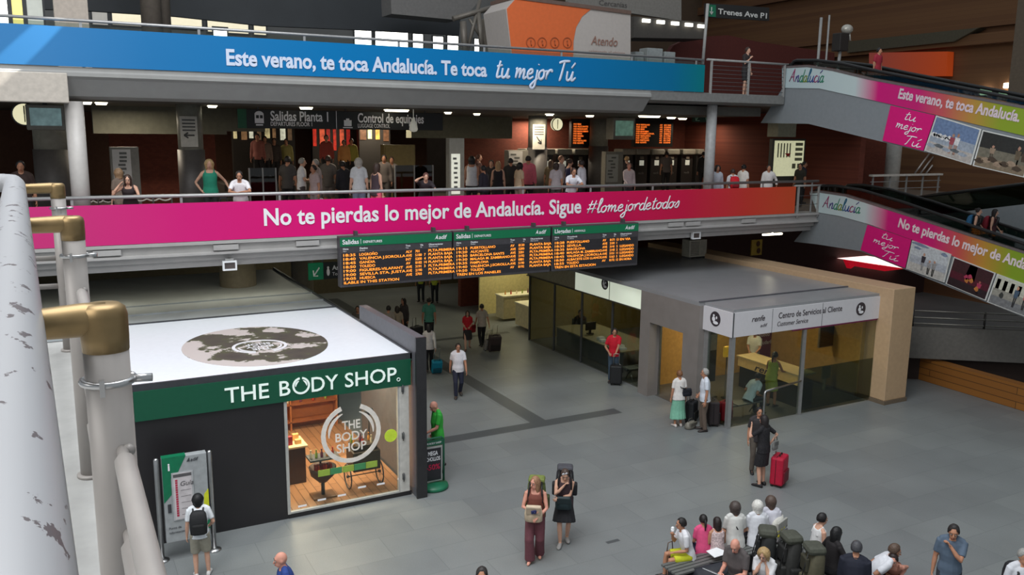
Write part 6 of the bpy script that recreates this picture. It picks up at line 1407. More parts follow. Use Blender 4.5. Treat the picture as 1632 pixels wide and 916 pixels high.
def handbag(label, loc, rz, col, w=.3, h=.2, d=.1, strap=None, cat='bag', name='handbag'):
    t = thing(name, label, cat, loc, rz); m = mat(col, .55, var=.12, scale=12, bump=.1)
    rr = [[(w / 2 * ww * math.copysign(abs(math.cos(a)) ** .7, math.cos(a)), d / 2 * dd * math.sin(a), z * h) for a in [2 * PI * q / 18 for q in range(18)]] for z, ww, dd in ((0, .8, .6), (.08, .98, 1), (.5, 1, 1), (.85, .88, .6), (1, .8, .25))]
    part('pouch', MB().rings(rr), m, t, True)
    part('flap', MB().box(-w * .4, w * .4, -d * .52, -d * .3, h * .5, h * .95, b=.01), mat(tuple(int(c * .8) for c in col), .5), t, True)
    if strap: part('strap', MB().tube([t.matrix_world.inverted() @ Vector(p) if False else p for p in strap], .011, 6), BLACK, t, True)
    elif strap is None: part('handle', MB().tube([(-w * .3, 0, h * .95), (-w * .2, 0, h * 1.4), (w * .2, 0, h * 1.4), (w * .3, 0, h * .95)], .01, 6), mat(tuple(int(c * .6) for c in col), .5), t, True)
    return t
def wear(p, label, col, **k):
    """a backpack on a person's back"""
    q = p['W'](p['sp'](0, -.125, .04)); return backpack(label, q, p['rz'], col, tilt=-math.acos(max(-1, min(1, (p['R'] @ Vector((0, 0, 1))).z))) if True else 0, **k)
def sling(p, label, col, side=1, z=-.02, y=.0, **k):
    """a shoulder bag hanging at the hip, its strap over the other shoulder"""
    s = p['s']; o = p['sp'](side * .2, y, z); a, b_ = p['sp'](-side * .09, .03, .53), p['sp'](0, -.135, .3); c = p['sp'](0, .14, .28)
    ins = lambda q: q - o + Vector((0, 0, 0)); h = k.get('h', .2)
    pts = [Vector((-side * .02, .0, h * .95)), ins(c), ins(a), ins(b_), Vector((-side * .02, -.02, h * .95))]
    sm = []
    for i in range(len(pts) - 1):
        for q in range(5): sm.append(pts[i].lerp(pts[i + 1], q / 5))
    sm.append(pts[-1])
    return handbag(label, p['W'](o), p['rz'], col, strap=sm, **k)
# ------------------------------------------------------------------ people on the ground floor
AWAY, TOWARD, LEFT, RIGHT = 62, 242, 152, -28
def F(px, py): q = onz(px, py); return (q.x, q.y, 0)
p = person('child with black bobbed hair in white tee shirt and beige shorts facing the information panel', F(322, 918), 80, 1.56, 'stand', 'fair', ('bob', (14, 14, 16)), ('tee', (226, 230, 234)), ('shorts', (150, 146, 132), .95), (210, 208, 206), far=False, rh=(.2, .2, 1.0), rel=(.6, -1, -.3), rf=(.13, .04, .075), lf=(-.1, -.02, .075))
wear(p, 'black oval backpack on the child at the information panel', (24, 25, 27), h=.44, w=.3, d=.15)
person('bald person in a blue polo shirt walking out of the picture below the kiosk', None, 175, 1.75, 'walk', 'rosy', None, ('shirt', (36, 64, 132)), ('trousers', (60, 60, 66)), fat=1.12, head_px=(446, 880), lean=10)
person('person with short dark hair whose head top shows at the bottom edge of the picture', None, 240, 1.7, 'walk', 'tan', ('short', (44, 40, 38)), ('tee', (90, 90, 96)), head_px=(768, 905))
p = person('bald man in a bright green tee shirt looking at his hands behind the advertising stand', F(698, 752), 175, 1.78, 'hold', 'rosy', None, ('tee', (54, 176, 62)), ('trousers', (34, 34, 40)), fat=1.1, head=(10, 22), rh=(.2, .08, .84), rel=(.2, -1, 0))
p = person('man in a white polo shirt and navy trousers walking towards us across the hall', F(730, 632), 252, 1.70, 'walk', 'tan', ('short', (44, 34, 30)), ('shirt', (226, 224, 230)), ('trousers', (34, 38, 58)), (60, 52, 48), fat=1.12, rf=(.08, .14, .08), lf=(-.08, -.18, .12))
p = person('woman in a loose white top and dark trousers seen from behind pulling a turquoise suitcase', F(684, 592), 70, 1.64, 'walk', 'tan', ('long', (24, 20, 20)), ('long', (196, 194, 192)), ('trousers', (26, 26, 30)), sex='f', rh=(.22, -.2, .84))
q = F(695, 594); suitcase('turquoise suitcase pulled by the woman in the loose white top', q, math.radians(-10), (0, 130, 160), .5, .36, .22, .42, tilt=.35)
person('man in a teal tee shirt seen from behind under the first departure board', F(684, 548), 66, 1.78, 'stand', 'tan', ('crop', (30, 26, 24)), ('tee', (74, 140, 122)), ('trousers', (28, 30, 36)))
person('person in dark clothes beside a big dark bag under the first departure board', F(645, 545), 200, 1.72, 'stand', 'tan', ('long', (30, 24, 22)), ('long', (58, 52, 50)), ('trousers', (34, 32, 34)), sex='f')
suitcase('big dark suitcase beside the person in dark clothes under the first board', F(664, 548), .4, (34, 34, 38), .7, .48, .3, .3)
person('dark haired person in a pale grey top behind the tall grey kiosk wall', F(620, 560), 60, 1.7, 'stand', 'tan', ('short', (30, 26, 24)), ('tee', (140, 132, 122)), ('trousers', (50, 46, 44)))
person('long haired person in beige beside the one in pale grey behind the kiosk wall', F(634, 556), 75, 1.62, 'stand', 'tan', ('long', (36, 28, 24)), ('tee', (150, 138, 120)), ('trousers', (50, 46, 44)), sex='f')
person('person with short dark hair half hidden behind the end of the tall grey kiosk wall', F(572, 560), 240, 1.7, 'stand', 'tan', ('short', (30, 26, 24)), ('tee', (90, 84, 80)), ('trousers', (50, 46, 44)))
for px, nm in ((671, 'left'), (693, 'right')):
    person('guard in a yellow reflective vest far back under the first board, on the ' + nm, F(px, 480 if px < 680 else 482), 240, 1.75, 'stand', 'tan', ('short', (30, 26, 24)), ('vest', (176, 190, 60)), ('trousers', (30, 34, 40)), far=True)
p = person('girl in a red top and dark skirt walking towards us under the middle board', F(745, 557), 245, 1.5, 'walk', 'fair', ('long', (50, 34, 28)), ('tee', (190, 24, 38)), ('skirt', (40, 34, 36), 1.0, .19), (120, 90, 80), sex='f', rh=(.1, .22, 1.02), lh=(-.1, .22, 1.05))
handbag('red bag hanging beside the girl in the red top', F(754, 552)[:2] + (.55,), .3, (170, 22, 36), .26, .3)
p = person('woman in a beige top pulling a dark suitcase away from us towards the bright cabinets', F(768, 552), 75, 1.64, 'walk', 'tan', ('bun', (30, 24, 22)), ('tee', (176, 168, 154)), ('trousers', (30, 28, 30)), sex='f', rh=(.26, -.22, .84))
suitcase('large dark brown suitcase behind the woman near the bright cabinets', F(787, 559), -.2, (58, 46, 44), .66, .46, .28, .38, tilt=.3)
suitcase('small grey wheeled bag beside the large dark brown suitcase', F(776, 558), .1, (120, 116, 110), .46, .3, .2, .36, tilt=.3)
p = person('man in a red polo shirt and jeans standing behind a black suitcase', F(977, 608), 236, 1.78, 'stand', 'tan', ('short', (26, 22, 22)), ('shirt', (196, 12, 40)), ('trousers', (58, 76, 92)), fat=1.06, rh=(.16, .22, 1.0), rel=(.7, -.6, -.3), lh=(-.04, .34, .98), lel=(-.7, -.5, -.3), curl=.9)
suitcase('black suitcase with a white tag in front of the man in the red shirt', F(981, 613), math.radians(236 - 90), (24, 26, 28), .66, .38, .26, .4)
q = F(983, 611); solo('luggage_tag', MB().box(q[0] - .02, q[0] + .02, q[1] - .21, q[1] - .2, .5, .64, b=.004).tube([(q[0], q[1] - .2, .64), (q[0], q[1] - .1, .7)], .004, 5), WHITE, 'white tag on the black suitcase of the man in the red shirt', 'tag')
p = person('man in a beige shirt and khaki trousers seen from behind in the office doorway', (17.0, 19.95, 0), 48, 1.76, 'walk', 'tan', ('short', (70, 60, 50)), ('shirt', (156, 150, 130)), ('trousers', (150, 134, 100)), lf=(-.1, -.1, .1), rf=(.08, .12, .08))
p = person('woman in a white top and pleated mint green skirt seen from behind by the office', F(1080, 679), 74, 1.58, 'stand', 'tan', ('short', (120, 80, 50)), ('tee', (222, 218, 214)), ('skirt', (126, 186, 160), 1.62, .25), (214, 206, 200), sex='f', fat=1.12)
sling(p, 'black shoulder bag of the woman in the mint green skirt', (32, 34, 44), 1, .02, -.08, w=.32, h=.22, d=.12)
p = person('grey haired man in a white shirt and brown trousers in profile outside the office glass', F(1121, 686), 150, 1.74, 'stand', 'tan', ('short', (160, 158, 154)), ('shirt', (214, 220, 230)), ('trousers', (98, 84, 74)), (44, 36, 34), fat=1.08, rh=(.14, .14, .98), rel=(.7, -.8, 0))
suitcase('dark suitcase standing behind the grey haired man in the white shirt', F(1134, 676), 1.1, (44, 36, 38), .72, .5, .3, .1); suitcase('black bag on wheels between the mint skirt and the grey haired man', F(1101, 672), .5, (30, 32, 36), .62, .4, .26, .2)
handbag('grey cloth bag lying on the floor between the mint skirt and the grey haired man', F(1100, 682), .3, (128, 124, 114), .4, .2, .24)
suitcase('red and white bag seen through the office glass behind the grey haired man', (16.35, 17.6, .02), .3, (186, 40, 58), .6, .4, .25, 0)
p = person('office clerk in a white shirt behind the service counter', (20.0, 20.35, 0), 215, 1.74, 'hold', 'tan', ('short', (40, 32, 28)), ('shirt', (206, 204, 198)), ('trousers', (40, 40, 46)))
p = person('woman with braided dark hair in a lime green dress leaning at the service counter', (18.55, 18.05, 0), 20, 1.68, 'stand', 'tan', ('pony', (40, 30, 26)), ('tank', (166, 178, 76)), ('dress', (166, 178, 76), .9, .2), sex='f', lean=14, rh=(.2, .36, 1.08), lh=(-.2, .36, 1.08), pel=(0, -.1, .94))
p = person('person in a pale striped shirt sitting on the bench inside the glass corner', (17.35, 17.75, -.02), 5, 1.7, 'sit', 'tan', ('short', (34, 28, 26)), ('shirt', (190, 206, 214)), ('trousers', (50, 52, 60)), lean=34)
p = person('man with dark hair sitting at the office desk behind the dim side glazing', (17.6, 27.2, -.02), 240, 1.74, 'sit', 'tan', ('short', (24, 20, 20)), ('long', (50, 46, 44)), ('trousers', (40, 40, 44)))
t = thing('office_chair', 'office chair under the man at the desk behind the dim glazing', 'chair', (17.6, 27.2, 0)); part('seat', MB().box(17.36, 17.84, 26.98, 27.42, .38, .44, b=.02), DKGREY, t); part('column', MB().tube([(17.6, 27.2, .06), (17.6, 27.2, .38)], .03, 8), DKGREY, t)
part('base', MB().lathe([(.26, 0.02), (.26, .05), (.04, .08)], (17.6, 27.2, 0), 10), DKGREY, t); part('backrest', MB().box(17.4, 17.85, 27.44, 27.5, .55, .95, b=.02), DKGREY, t)
DOT = mat((30, 28, 32), .8, var=.9, scale=60)
p = person('woman in a short black speckled dress raising one hand beside a red suitcase', F(1213, 774), 100, 1.68, 'stand', 'fair', ('long', (30, 22, 22)), ('tee', DOT), ('dress', DOT, .95, .2), (34, 30, 32), sex='f', lh=(-.16, .26, 1.42), lel=(-.8, .1, -1), rh=(.2, -.04, 1.04), rel=(1, -.6, 0), ln=(0, 1, .1), curl=.2)
handbag('small grey patterned bag behind the woman in the black speckled dress', p['W'](p['sp'](.16, -.2, -.02)), p['rz'], (120, 120, 118), .2, .22, .08)
suitcase('crimson red suitcase beside the woman in the black speckled dress', F(1240, 772), .5, (176, 10, 50), .72, .46, .3, .05)
person('dark haired person in dark clothes half hidden behind the woman in the speckled dress', F(1203, 752), 245, 1.62, 'stand', 'tan', ('short', (20, 18, 18)), ('tee', (50, 46, 48)), ('trousers', (92, 84, 76)), (30, 28, 28))
# the two backpackers
p = person('backpacker woman in a rust top and plum wide trousers looking aside', F(852, 892), 236, 1.7, 'walk', 'rosy', ('long', (150, 112, 84)), ('tank', (120, 66, 54)), ('wide', (104, 58, 66)), None, sex='f', head=(-35, 0), rh=(.02, .24, 1.12), lh=(-.06, .26, 1.0), rel=(.9, -.4, -.5), lel=(-.9, -.4, -.5), curl=.9, rf=(.08, .12, .08), lf=(-.08, -.12, .1))
backpack('tall olive green rucksack on the woman in plum wide trousers', p['W'](p['sp'](0, -.13, -.02)), p['rz'], (92, 104, 56), .64, .36, .24, 0, True, (112, 124, 60))
handbag('cream cloth bag with a dangling cord hugged by the woman in plum trousers', p['W'](p['sp'](.02, .21, -.02)), p['rz'] + PI, (198, 178, 152), .34, .32, .16, False)
solo('small_camera', MB().box(-.05, .05, -.02, .02, -.03, .03, b=.008).tube([(0, -.02, 0), (0, -.05, 0)], .02, 12), mat((40, 46, 90), .4), 'small dark blue camera in the hands of the woman in plum trousers', 'camera').location = p['W'](p['sp'](0, .33, .2))
p = person('backpacker in a dark top and short black skirt holding one hand to the face', F(898, 865), 238, 1.62, 'walk', 'fair', ('short', (70, 54, 46)), ('tank', (62, 44, 50)), ('skirt', (24, 24, 28), .9, .24), (150, 148, 146), sex='f', head=(0, 26), rh=(.02, .2, 1.36), lh=(.12, .22, 1.08), rel=(.8, .1, -1), lel=(-.8, -.2, -.5), curl=.9, rf=(.07, .14, .08), lf=(-.07, -.12, .1))
backpack('tall grey and black rucksack on the backpacker in the short black skirt', p['W'](p['sp'](0, -.13, -.02)), p['rz'], (46, 46, 52), .64, .36, .24, 0, True, (70, 70, 76))
handbag('dark teal bag with pale piping held in front of the short black skirt', p['W'](p['sp'](.02, .2, -.06)), p['rz'] + PI, (24, 44, 48), .32, .26, .14, False)
solo('sunglasses', MB().ell((-.035, .0, 0), (.03, .012, .022), 10, 6).ell((.035, 0, 0), (.03, .012, .022), 10, 6).tube([(-.07, 0, 0), (.07, 0, 0)], .006, 6), mat((210, 210, 214), .2, .4), 'pale sunglasses pushed up on the hair of the backpacker in black', 'sunglasses').location = p['W'](p['hd'](0, .075, .085))

# ------------------------------------------------------------------ the benches and the people sitting round them
def slat_bench(label, x0, x1, y0, y1):
    along = (x1 - x0) > (y1 - y0); t = thing('slatted_bench', label, 'bench', ((x0 + x1) / 2, (y0 + y1) / 2, 0))
    for k in range(5):
        if along: a = y0 + (y1 - y0) * k / 5; part('slat', MB().box(x0, x1, a + .01, a + (y1 - y0) / 5 - .01, .41, .45, b=.006), mat((96, 98, 96), .5), t)
        else: a = x0 + (x1 - x0) * k / 5; part('slat', MB().box(a + .01, a + (x1 - x0) / 5 - .01, y0, y1, .41, .45, b=.006), mat((96, 98, 96), .5), t)
    part('plinth', MB().box(x0 + .08, x1 - .08, y0 + .1, y1 - .1, 0.04, .41, b=.01), mat((30, 30, 34), .5), t); part('foot', MB().box(x0 + .12, x1 - .12, y0 + .14, y1 - .14, 0, .04), BLACK, t)
slat_bench('long slatted bench with a black plinth, with the row of people seen from behind', 9.1, 12.1, 10.76, 11.22)
slat_bench('slatted bench with the long black haired woman and the man in the dark suit', 11.42, 11.95, 8.0, 10.45); slat_bench('slatted bench with the bald newspaper reader and the fair haired woman', 9.6, 10.05, 8.0, 9.75)
def S_(label, hp, face, seat=0, **k):
    return person(label, None, face, head_px=hp, base=seat, pose='sit', **k)
bp = S_('boy in a white shirt and yellow shorts eating at the end of the long bench', (1085, 826), 158, h=1.55, skin='tan', hair=('short', (26, 22, 22)), top=('shirt', (222, 222, 226)), bottom=('shorts', (196, 200, 40), .8), shoes=(40, 40, 42), rh=(.04, .34, .96), rel=(.6, -.4, -.8), curl=.9, lean=16, lh=(-.12, .34, .66))
q = bp['W'](bp['arms'][1][2]); solo('paper_cup', MB().lathe([(.025, 0), (.035, .08), (.03, .08), (.02, .01)], (q.x, q.y, q.z + .04), 12).ell((q.x, q.y, q.z + .13), (.034, .034, .03), 10, 6), WHITE, 'small white cup with ice held up by the boy in yellow shorts', 'cup')
p = S_('girl with dark hair in a bright pink top on the long bench', (1121, 820), 70, h=1.42, skin='tan', hair=('pony', (24, 20, 20)), top=('tee', (222, 82, 130)), bottom=('shorts', (40, 40, 70)), sex='f')
p = S_('girl with dark hair in a pale flowered top beside the one in bright pink', (1143, 824), 75, h=1.4, skin='tan', hair=('long', (36, 26, 24)), top=('tank', mat((196, 176, 176), .8, var=.4, scale=40)), bottom=('shorts', (70, 60, 70)), sex='f')
p = S_('dark grey haired woman with a bag strap across her white top on the long bench', (1172, 799), 66, h=1.64, skin='tan', hair=('bob', (72, 62, 58)), top=('tee', (210, 210, 206)), bottom=('trousers', (60, 60, 66)), sex='f', fat=1.15)
sling(p, 'black cross body bag of the woman in the white top on the long bench', (30, 30, 34), 1, -.06, .1, w=.2, h=.15, d=.08)
S_('white haired woman in a plain white top seen from behind on the long bench', (1208, 797), 62, h=1.64, skin='fair', hair=('bob', (214, 212, 206)), top=('tee', (216, 218, 224)), bottom=('trousers', (44, 46, 60)), sex='f', fat=1.18)
S_('brown haired woman in a pale lilac top at the end of the long bench', (1229, 790), 60, h=1.62, skin='tan', hair=('bob', (82, 66, 58)), top=('tee', (206, 206, 216)), bottom=('trousers', (60, 60, 66)), sex='f', fat=1.1)
q = onz(1238, 860, .45); t = handbag('large white and yellow patterned bag on the long bench beside the white haired woman', (q.x, q.y, .452), .35, (206, 204, 196), .5, .44, .2, False)
pr = MB()
for k in range(15): pr.ell((-.16 + .11 * (k % 4) + .03 * ((k // 4) % 2), -.092 + .03 * (k // 12), .06 + .1 * (k // 4)), (.05, .016, .036), 8, 5, k % 2 if k % 3 else 1 - k % 2)
part('print', pr, [mat((206, 196, 60), .6), mat((110, 106, 108), .6)], t, True)
p = S_('bald man in a dark grey tee shirt reading a newspaper on the near bench', (1170, 862), 196, h=1.76, skin='rosy', hair=None, top=('tee', (84, 78, 78)), bottom=('trousers', (40, 42, 46)), fat=1.2, head=(10, 24), lean=14, rh=(.1, .42, .74), lh=(-.12, .42, .74), curl=.9)
q = p['W'](Vector((0, .56, .78))); t = thing('newspaper', 'open newspaper in the hands of the bald man in dark grey', 'newspaper', q, p['rz']); t.rotation_euler = (.5, 0, p['rz'])
part('page', MB().box(-.28, -.003, -.18, .18, 0, .006), mat((200, 204, 206), .7, var=.15, scale=22), t, True); part('page', MB().box(.003, .28, -.18, .18, 0, .006), mat((204, 206, 208), .7, var=.15, scale=22), t, True); nl = MB()
for k in range(10): nl.box(-.26 + (k % 2) * .29, -.03 + (k % 2) * .29, -.15 + (k // 2) * .06, -.12 + (k // 2) * .06, .006, .008)
part('print', nl, mat((96, 96, 98), .7), t, True)
q = onz(1143, 881, .56); solo('paper_sheet', MB().slabq([(-.16, -.12, 0), (.12, -.14, .02), (.17, .02, .0), (.1, .13, .02), (-.13, .14, 0)], (0, 0, .01)), WHITE, 'bright white sheet of paper lying beside the bald newspaper reader', 'paper').location = q
q = Vector((9.95, 10.62, .0)); t = thing('travel_bag', 'long black travel bag between the boy in yellow shorts and the newspaper reader', 'bag', (q.x, q.y, .02), -.25)
part('bag', MB().tube([(-.5, 0, .26), (-.45, 0, .26), (0, 0, .3), (.45, 0, .26), (.5, 0, .26)], [.1, .2, .23, .2, .1], 16), mat((34, 36, 44), .7, var=.15, bump=.2), t, True); part('handle', MB().tube([(-.2, .1, .42), (-.15, .05, .52), (.15, .05, .52), (.2, .1, .42)], .015, 6), BLACK, t, True)
backpack('black bag on the floor between the boy in yellow shorts and the bald reader', F(1130, 912), .6, (34, 36, 42), .5, .46, .3, worn=False)
q = onz(1092, 905); handbag('bright blue plastic bag at the feet of the boy in yellow shorts', (q.x, q.y, 0), .3, (50, 150, 206), .3, .34, .18); q = onz(1066, 908); handbag('brown paper carrier bag beside the bright blue bag', (q.x, q.y, 0), .2, (150, 118, 92), .28, .4, .16)
S_('fair haired woman in white holding her hands to her face on the near bench', (1216, 876), 205, h=1.64, skin='fair', hair=('bob', (168, 140, 96)), top=('tee', (222, 222, 224)), bottom=('trousers', (70, 66, 66)), sex='f', rh=(.05, .24, .98), lh=(-.05, .24, .98), rel=(.9, -.2, -.8), lel=(-.9, -.2, -.8), lean=20, head=(0, 18))
# heap of rucksacks in the middle
for k, (px, py, z0, hh, c, w_, lb) in enumerate(((1283, 906, .0, .95, (84, 80, 62), .42, 'tall khaki rucksack with a pale flap, rightmost of the heap on the bench square'), (1258, 900, .0, 1.0, (48, 48, 46), .42, 'tall dark grey rucksack, middle of the heap on the bench square'), (1262, 878, .1, 1.0, (34, 36, 36), .4, 'black rucksack with hanging straps, leftmost of the heap beside the patterned bag'))):
    q = onz(px, py); backpack(lb, ((11.22, 9.5), (11.1, 9.92), (10.86, 10.22))[k] + (.12,), (-2.0, -1.9, -2.3)[k], c, hh, w_, .3, 0, True, (70, 72, 62), False)
p = S_('girl with black hair in a white vest top in profile beyond the rucksacks', (1312, 818), -20, h=1.6, skin='fair', hair=('short', (22, 20, 22)), top=('tank', (220, 220, 220)), bottom=('shorts', (60, 60, 70)), sex='f')
S_('woman with long black hair in a backless black top on the bench by the rucksacks', (1335, 840), -10, h=1.64, skin='tan', hair=('long', (16, 16, 18)), top=('crop', (26, 22, 24)), bottom=('trousers', (30, 30, 34)), sex='f', fat=1.1, lh=(-.3, .3, .7), rh=(.2, .4, .8))
S_('grey haired man in a dark navy suit jacket seen from behind', (1366, 862), 40, h=1.76, skin='tan', hair=('short', (66, 66, 70)), top=('coat', (22, 26, 42)), bottom=('trousers', (24, 26, 36)), fat=1.12)
S_('man in a white shirt bending forward beside the man in the navy jacket', (1430, 868), -45, h=1.7, skin='tan', hair=('short', (84, 66, 54)), top=('shirt', (216, 218, 224)), bottom=('trousers', (60, 62, 70)), lean=40)
S_('person with dark tied hair bending low in front of the man in the white shirt', (1424, 884), 215, h=1.6, skin='rosy', hair=('bun', (40, 30, 28)), top=('tank', (150, 100, 84)), bottom=('shorts', (60, 56, 60)), sex='f', lean=52)
slat_bench('slatted bench under the two people bending forward at the bottom of the picture', 12.1, 13.0, 8.3, 8.8)
person('man in a blue grey tee shirt standing with a hand over his mouth', None, 215, 1.76, 'stand', 'tan', ('short', (34, 30, 30)), ('tee', (84, 100, 118)), ('trousers', (50, 54, 62)), head_px=(1521, 838), lh=(.02, .18, 1.40), lel=(-.6, .2, -1), curl=.9, head=(0, 12), fat=1.05)
p = person('person in a white shirt with black braces and cap at the right edge', None, 240, 1.72, 'stand', 'tan', ('cap', (150, 150, 146)), ('tee', (206, 208, 214)), ('trousers', (60, 60, 64)), head_px=(1634, 876))
wear(p, 'black backpack straps on the person in white at the right edge', (28, 28, 32))

# ------------------------------------------------------------------ people on the middle floor
ZM_H = 5.3
def mez(label, px, py, face, h=1.7, y=None, pose='stand', **k):
    k.setdefault('far', True)
    if y is None:
        q = onz(px, py, ZM_H + h)
        if q.y < 22.75 or q.y > 33.4: y = min(max(q.y, 22.75), 33.4)
    if y is not None and pose == 'stand':
        h = min(1.9, max(1.2, ony(px, py, y).z - ZM_H))
    return person(label, None, face, h, pose, head_px=(px, py), base=ZM_H, fixy=y, **k)
W1, W2, GY, DG, NV, BK = (220, 220, 224), (196, 192, 190), (140, 136, 132), (70, 66, 64), (40, 44, 66), (28, 26, 28)
BR_, BLK, BLD, GRH = (60, 42, 34), (26, 22, 22), (176, 146, 100), (150, 146, 140)
mez('long dark haired woman leaning on the railing with one hand at her ear', 203, 281, 258, 1.66, 22.42, 'lean', skin='fair', hair=('long', BR_), top=('tank', (50, 40, 42)), bottom=('trousers', DG), sex='f', rh=(.2, .1, 1.42), rel=(.8, .3, -1), far=False)
mez('fair haired woman behind the one leaning on folded arms at the railing', 188, 270, 120, 1.6, 23.4, skin='fair', hair=('bob', (150, 120, 90)), top=('tee', (120, 104, 92)), bottom=('trousers', DG), sex='f')
mez('dark haired person beyond the far end of the near handrail', 32, 258, 270, 1.66, 23.6, skin='tan', hair=('short', BLK), top=('tee', (60, 44, 40)), bottom=('trousers', BK))
p = mez('blonde woman in a teal sleeveless top reaching for a blue bag by the striped column', 333, 252, 262, 1.66, 24.0, skin='fair', hair=('bob', BLD), top=('tank', (36, 140, 112)), bottom=('trousers', BK), sex='f', lh=(-.42, .1, 1.06), rh=(.2, .04, .98), rel=(1, -.4, 0))
q = ony(355, 296, 23.9); handbag('blue travel bag held by the woman in the teal top', (q.x, 23.9, ZM_H + .4), 0, (50, 60, 110), .36, .36, .2)
mez('man in an open white shirt leaning with both arms on the railing', 381, 276, 256, 1.72, 22.42, 'lean', skin='tan', hair=('short', (34, 28, 28)), top=('shirt', (232, 228, 232)), bottom=('trousers', (150, 148, 150)), fat=1.15, far=False)
mez('tall person in dark grey standing left of the white haired one in the queue', 458, 244, 60, 1.76, 26.5, skin='tan', hair=('short', BLK), top=('tee', DG), bottom=('trousers', BK))
mez('white haired person in a white polo shirt in the queue, arms folded', 482, 253, -10, 1.7, 26.2, pose='stand', skin='fair', hair=('short', GRH), top=('tee', W1), bottom=('trousers', (80, 72, 74)), rh=(-.06, .2, 1.12), rel=(1, -.3, -.6))
p = mez('grey haired person in a light shirt with a white bag in the queue', 502, 255, 190, 1.72, 25.6, skin='fair', hair=('short', GRH), top=('long', (176, 160, 158)), bottom=('trousers', (150, 140, 140)))
q = ony(507, 303, 25.4); handbag('white plastic bag carried in the middle of the queue', (q.x, 25.35, ZM_H + .35), .2, (226, 220, 222), .32, .36, .14)
mez('small dark haired woman in pale pink next to the person with the white bag', 499, 264, 200, 1.55, 25.2, skin='tan', hair=('short', BLK), top=('tee', (170, 150, 150)), bottom=('trousers', (130, 120, 120)), sex='f')
mez('person in a grey top and grey shorts in the queue, right of the white bag', 523, 248, 62, 1.74, 27, skin='tan', hair=('short', BR_), top=('tee', (100, 94, 88)), bottom=('shorts', (120, 112, 106)))
mez('person in black bending over with a pale cloth in the queue', 546, 258, 100, 1.64, 26.6, skin='tan', hair=('short', BLK), top=('long', (34, 34, 42)), bottom=('trousers', BK))
mez('tall grey haired person in white tee shirt and jeans from behind in the queue', 571, 253, 80, 1.78, 24.6, skin='fair', hair=('bob', (186, 180, 172)), top=('tee', (206, 208, 212)), bottom=('trousers', (120, 126, 150)), sex='f')
mez('girl with long brown hair in a dark top and coral pink shorts by the railing', 601, 261, 20, 1.62, 23.4, skin='fair', hair=('long', BR_), top=('tank', (66, 52, 60)), bottom=('shorts', (232, 106, 122), .7), sex='f')
mez('dark haired person in brown behind the girl in coral pink shorts', 612, 248, 240, 1.7, 29, skin='tan', hair=('short', BLK), top=('long', (92, 84, 80)), bottom=('trousers', DG))
mez('person in a greyish top further back, right of the girl in coral pink shorts', 624, 251, 250, 1.68, 29.5, skin='tan', hair=('short', BR_), top=('tee', (120, 110, 104)), bottom=('trousers', DG))
mez('person in a dark top bending over the railing with both hands on the head', 679, 278, 256, 1.66, 22.42, 'lean', skin='fair', hair=('short', (96, 56, 50)), top=('tee', (44, 36, 42)), bottom=('trousers', DG), rh=(.12, .14, 1.5), rel=(1, .4, -.6), lean=34)
mez('dark haired person with a white top behind the lit totem', 752, 246, 62, 1.7, 26, skin='tan', hair=('bob', BLK), top=('tank', W1), bottom=('trousers', BK), sex='f')
mez('reddish haired person looking sideways further back by the red wall', 764, 247, 320, 1.72, 29, skin='fair', hair=('short', (90, 50, 36)), top=('tee', (70, 40, 36)), bottom=('trousers', BK))
mez('broad person in dark navy with a bent back near the lit totem', 770, 265, 120, 1.68, 24.4, skin='tan', hair=('short', BLK), top=('coat', (34, 30, 42)), bottom=('trousers', BK), fat=1.25)
mez('person with a pale face looking towards us behind the broad one in navy', 783, 256, 240, 1.68, 27, skin='fair', hair=('short', BR_), top=('tee', (52, 46, 48)), bottom=('trousers', BK))
mez('blonde woman in a black sleeveless dress seen from behind near the red wall', 794, 258, 62, 1.68, 25.8, skin='fair', hair=('long', (170, 134, 96)), top=('tank', (34, 28, 36)), bottom=('skirt', (34, 28, 36), 1.2, .2), sex='f')
mez('man in a dark suit jacket facing the pale information board', 814, 253, 70, 1.74, 26.6, skin='tan', hair=('short', BLK), top=('coat', (48, 46, 44)), bottom=('trousers', BK))
mez('woman in a beige top with a white paper beside the man in pink', 829, 260, 10, 1.62, 25.2, skin='tan', hair=('bob', BLK), top=('tee', (206, 180, 150)), bottom=('trousers', (150, 130, 120)), sex='f')
p = mez('man in a bright pink shirt carrying a dark bag by the plain column', 842, 247, 60, 1.76, 26.2, skin='tan', hair=('short', BLK), top=('long', (216, 106, 124)), bottom=('trousers', BK))
mez('woman in a greyish mauve top at the left of the group at the railing', 886, 260, 75, 1.66, 24.8, skin='tan', hair=('bob', (60, 48, 44)), top=('tee', (186, 176, 180)), bottom=('trousers', DG), sex='f')
mez('brown haired woman in a khaki top behind the mauve one', 878, 256, 40, 1.66, 27, skin='tan', hair=('long', (74, 58, 44)), top=('tee', (110, 96, 70)), bottom=('trousers', DG), sex='f')
mez('fair person in a white shirt talking in the group at the railing', 895, 249, 300, 1.72, 26.6, skin='fair', hair=('short', (140, 100, 76)), top=('tee', (206, 200, 200)), bottom=('trousers', DG))
mez('woman in a navy sleeveless top in profile in the group at the railing', 909, 254, 0, 1.68, 26, skin='fair', hair=('bun', BR_), top=('tank', (44, 46, 84)), bottom=('trousers', BK), sex='f')
mez('man in a white shirt with a dark strap leaning over the railing', 915, 271, 256, 1.7, 22.42, 'lean', skin='tan', hair=('short', BR_), top=('shirt', (222, 222, 230)), bottom=('trousers', NV), far=False)
mez('dark haired man in a white shirt standing rightmost of the group at the railing', 926, 256, 120, 1.72, 24.6, skin='tan', hair=('short', (50, 40, 38)), top=('long', (214, 212, 220)), bottom=('trousers', BK))
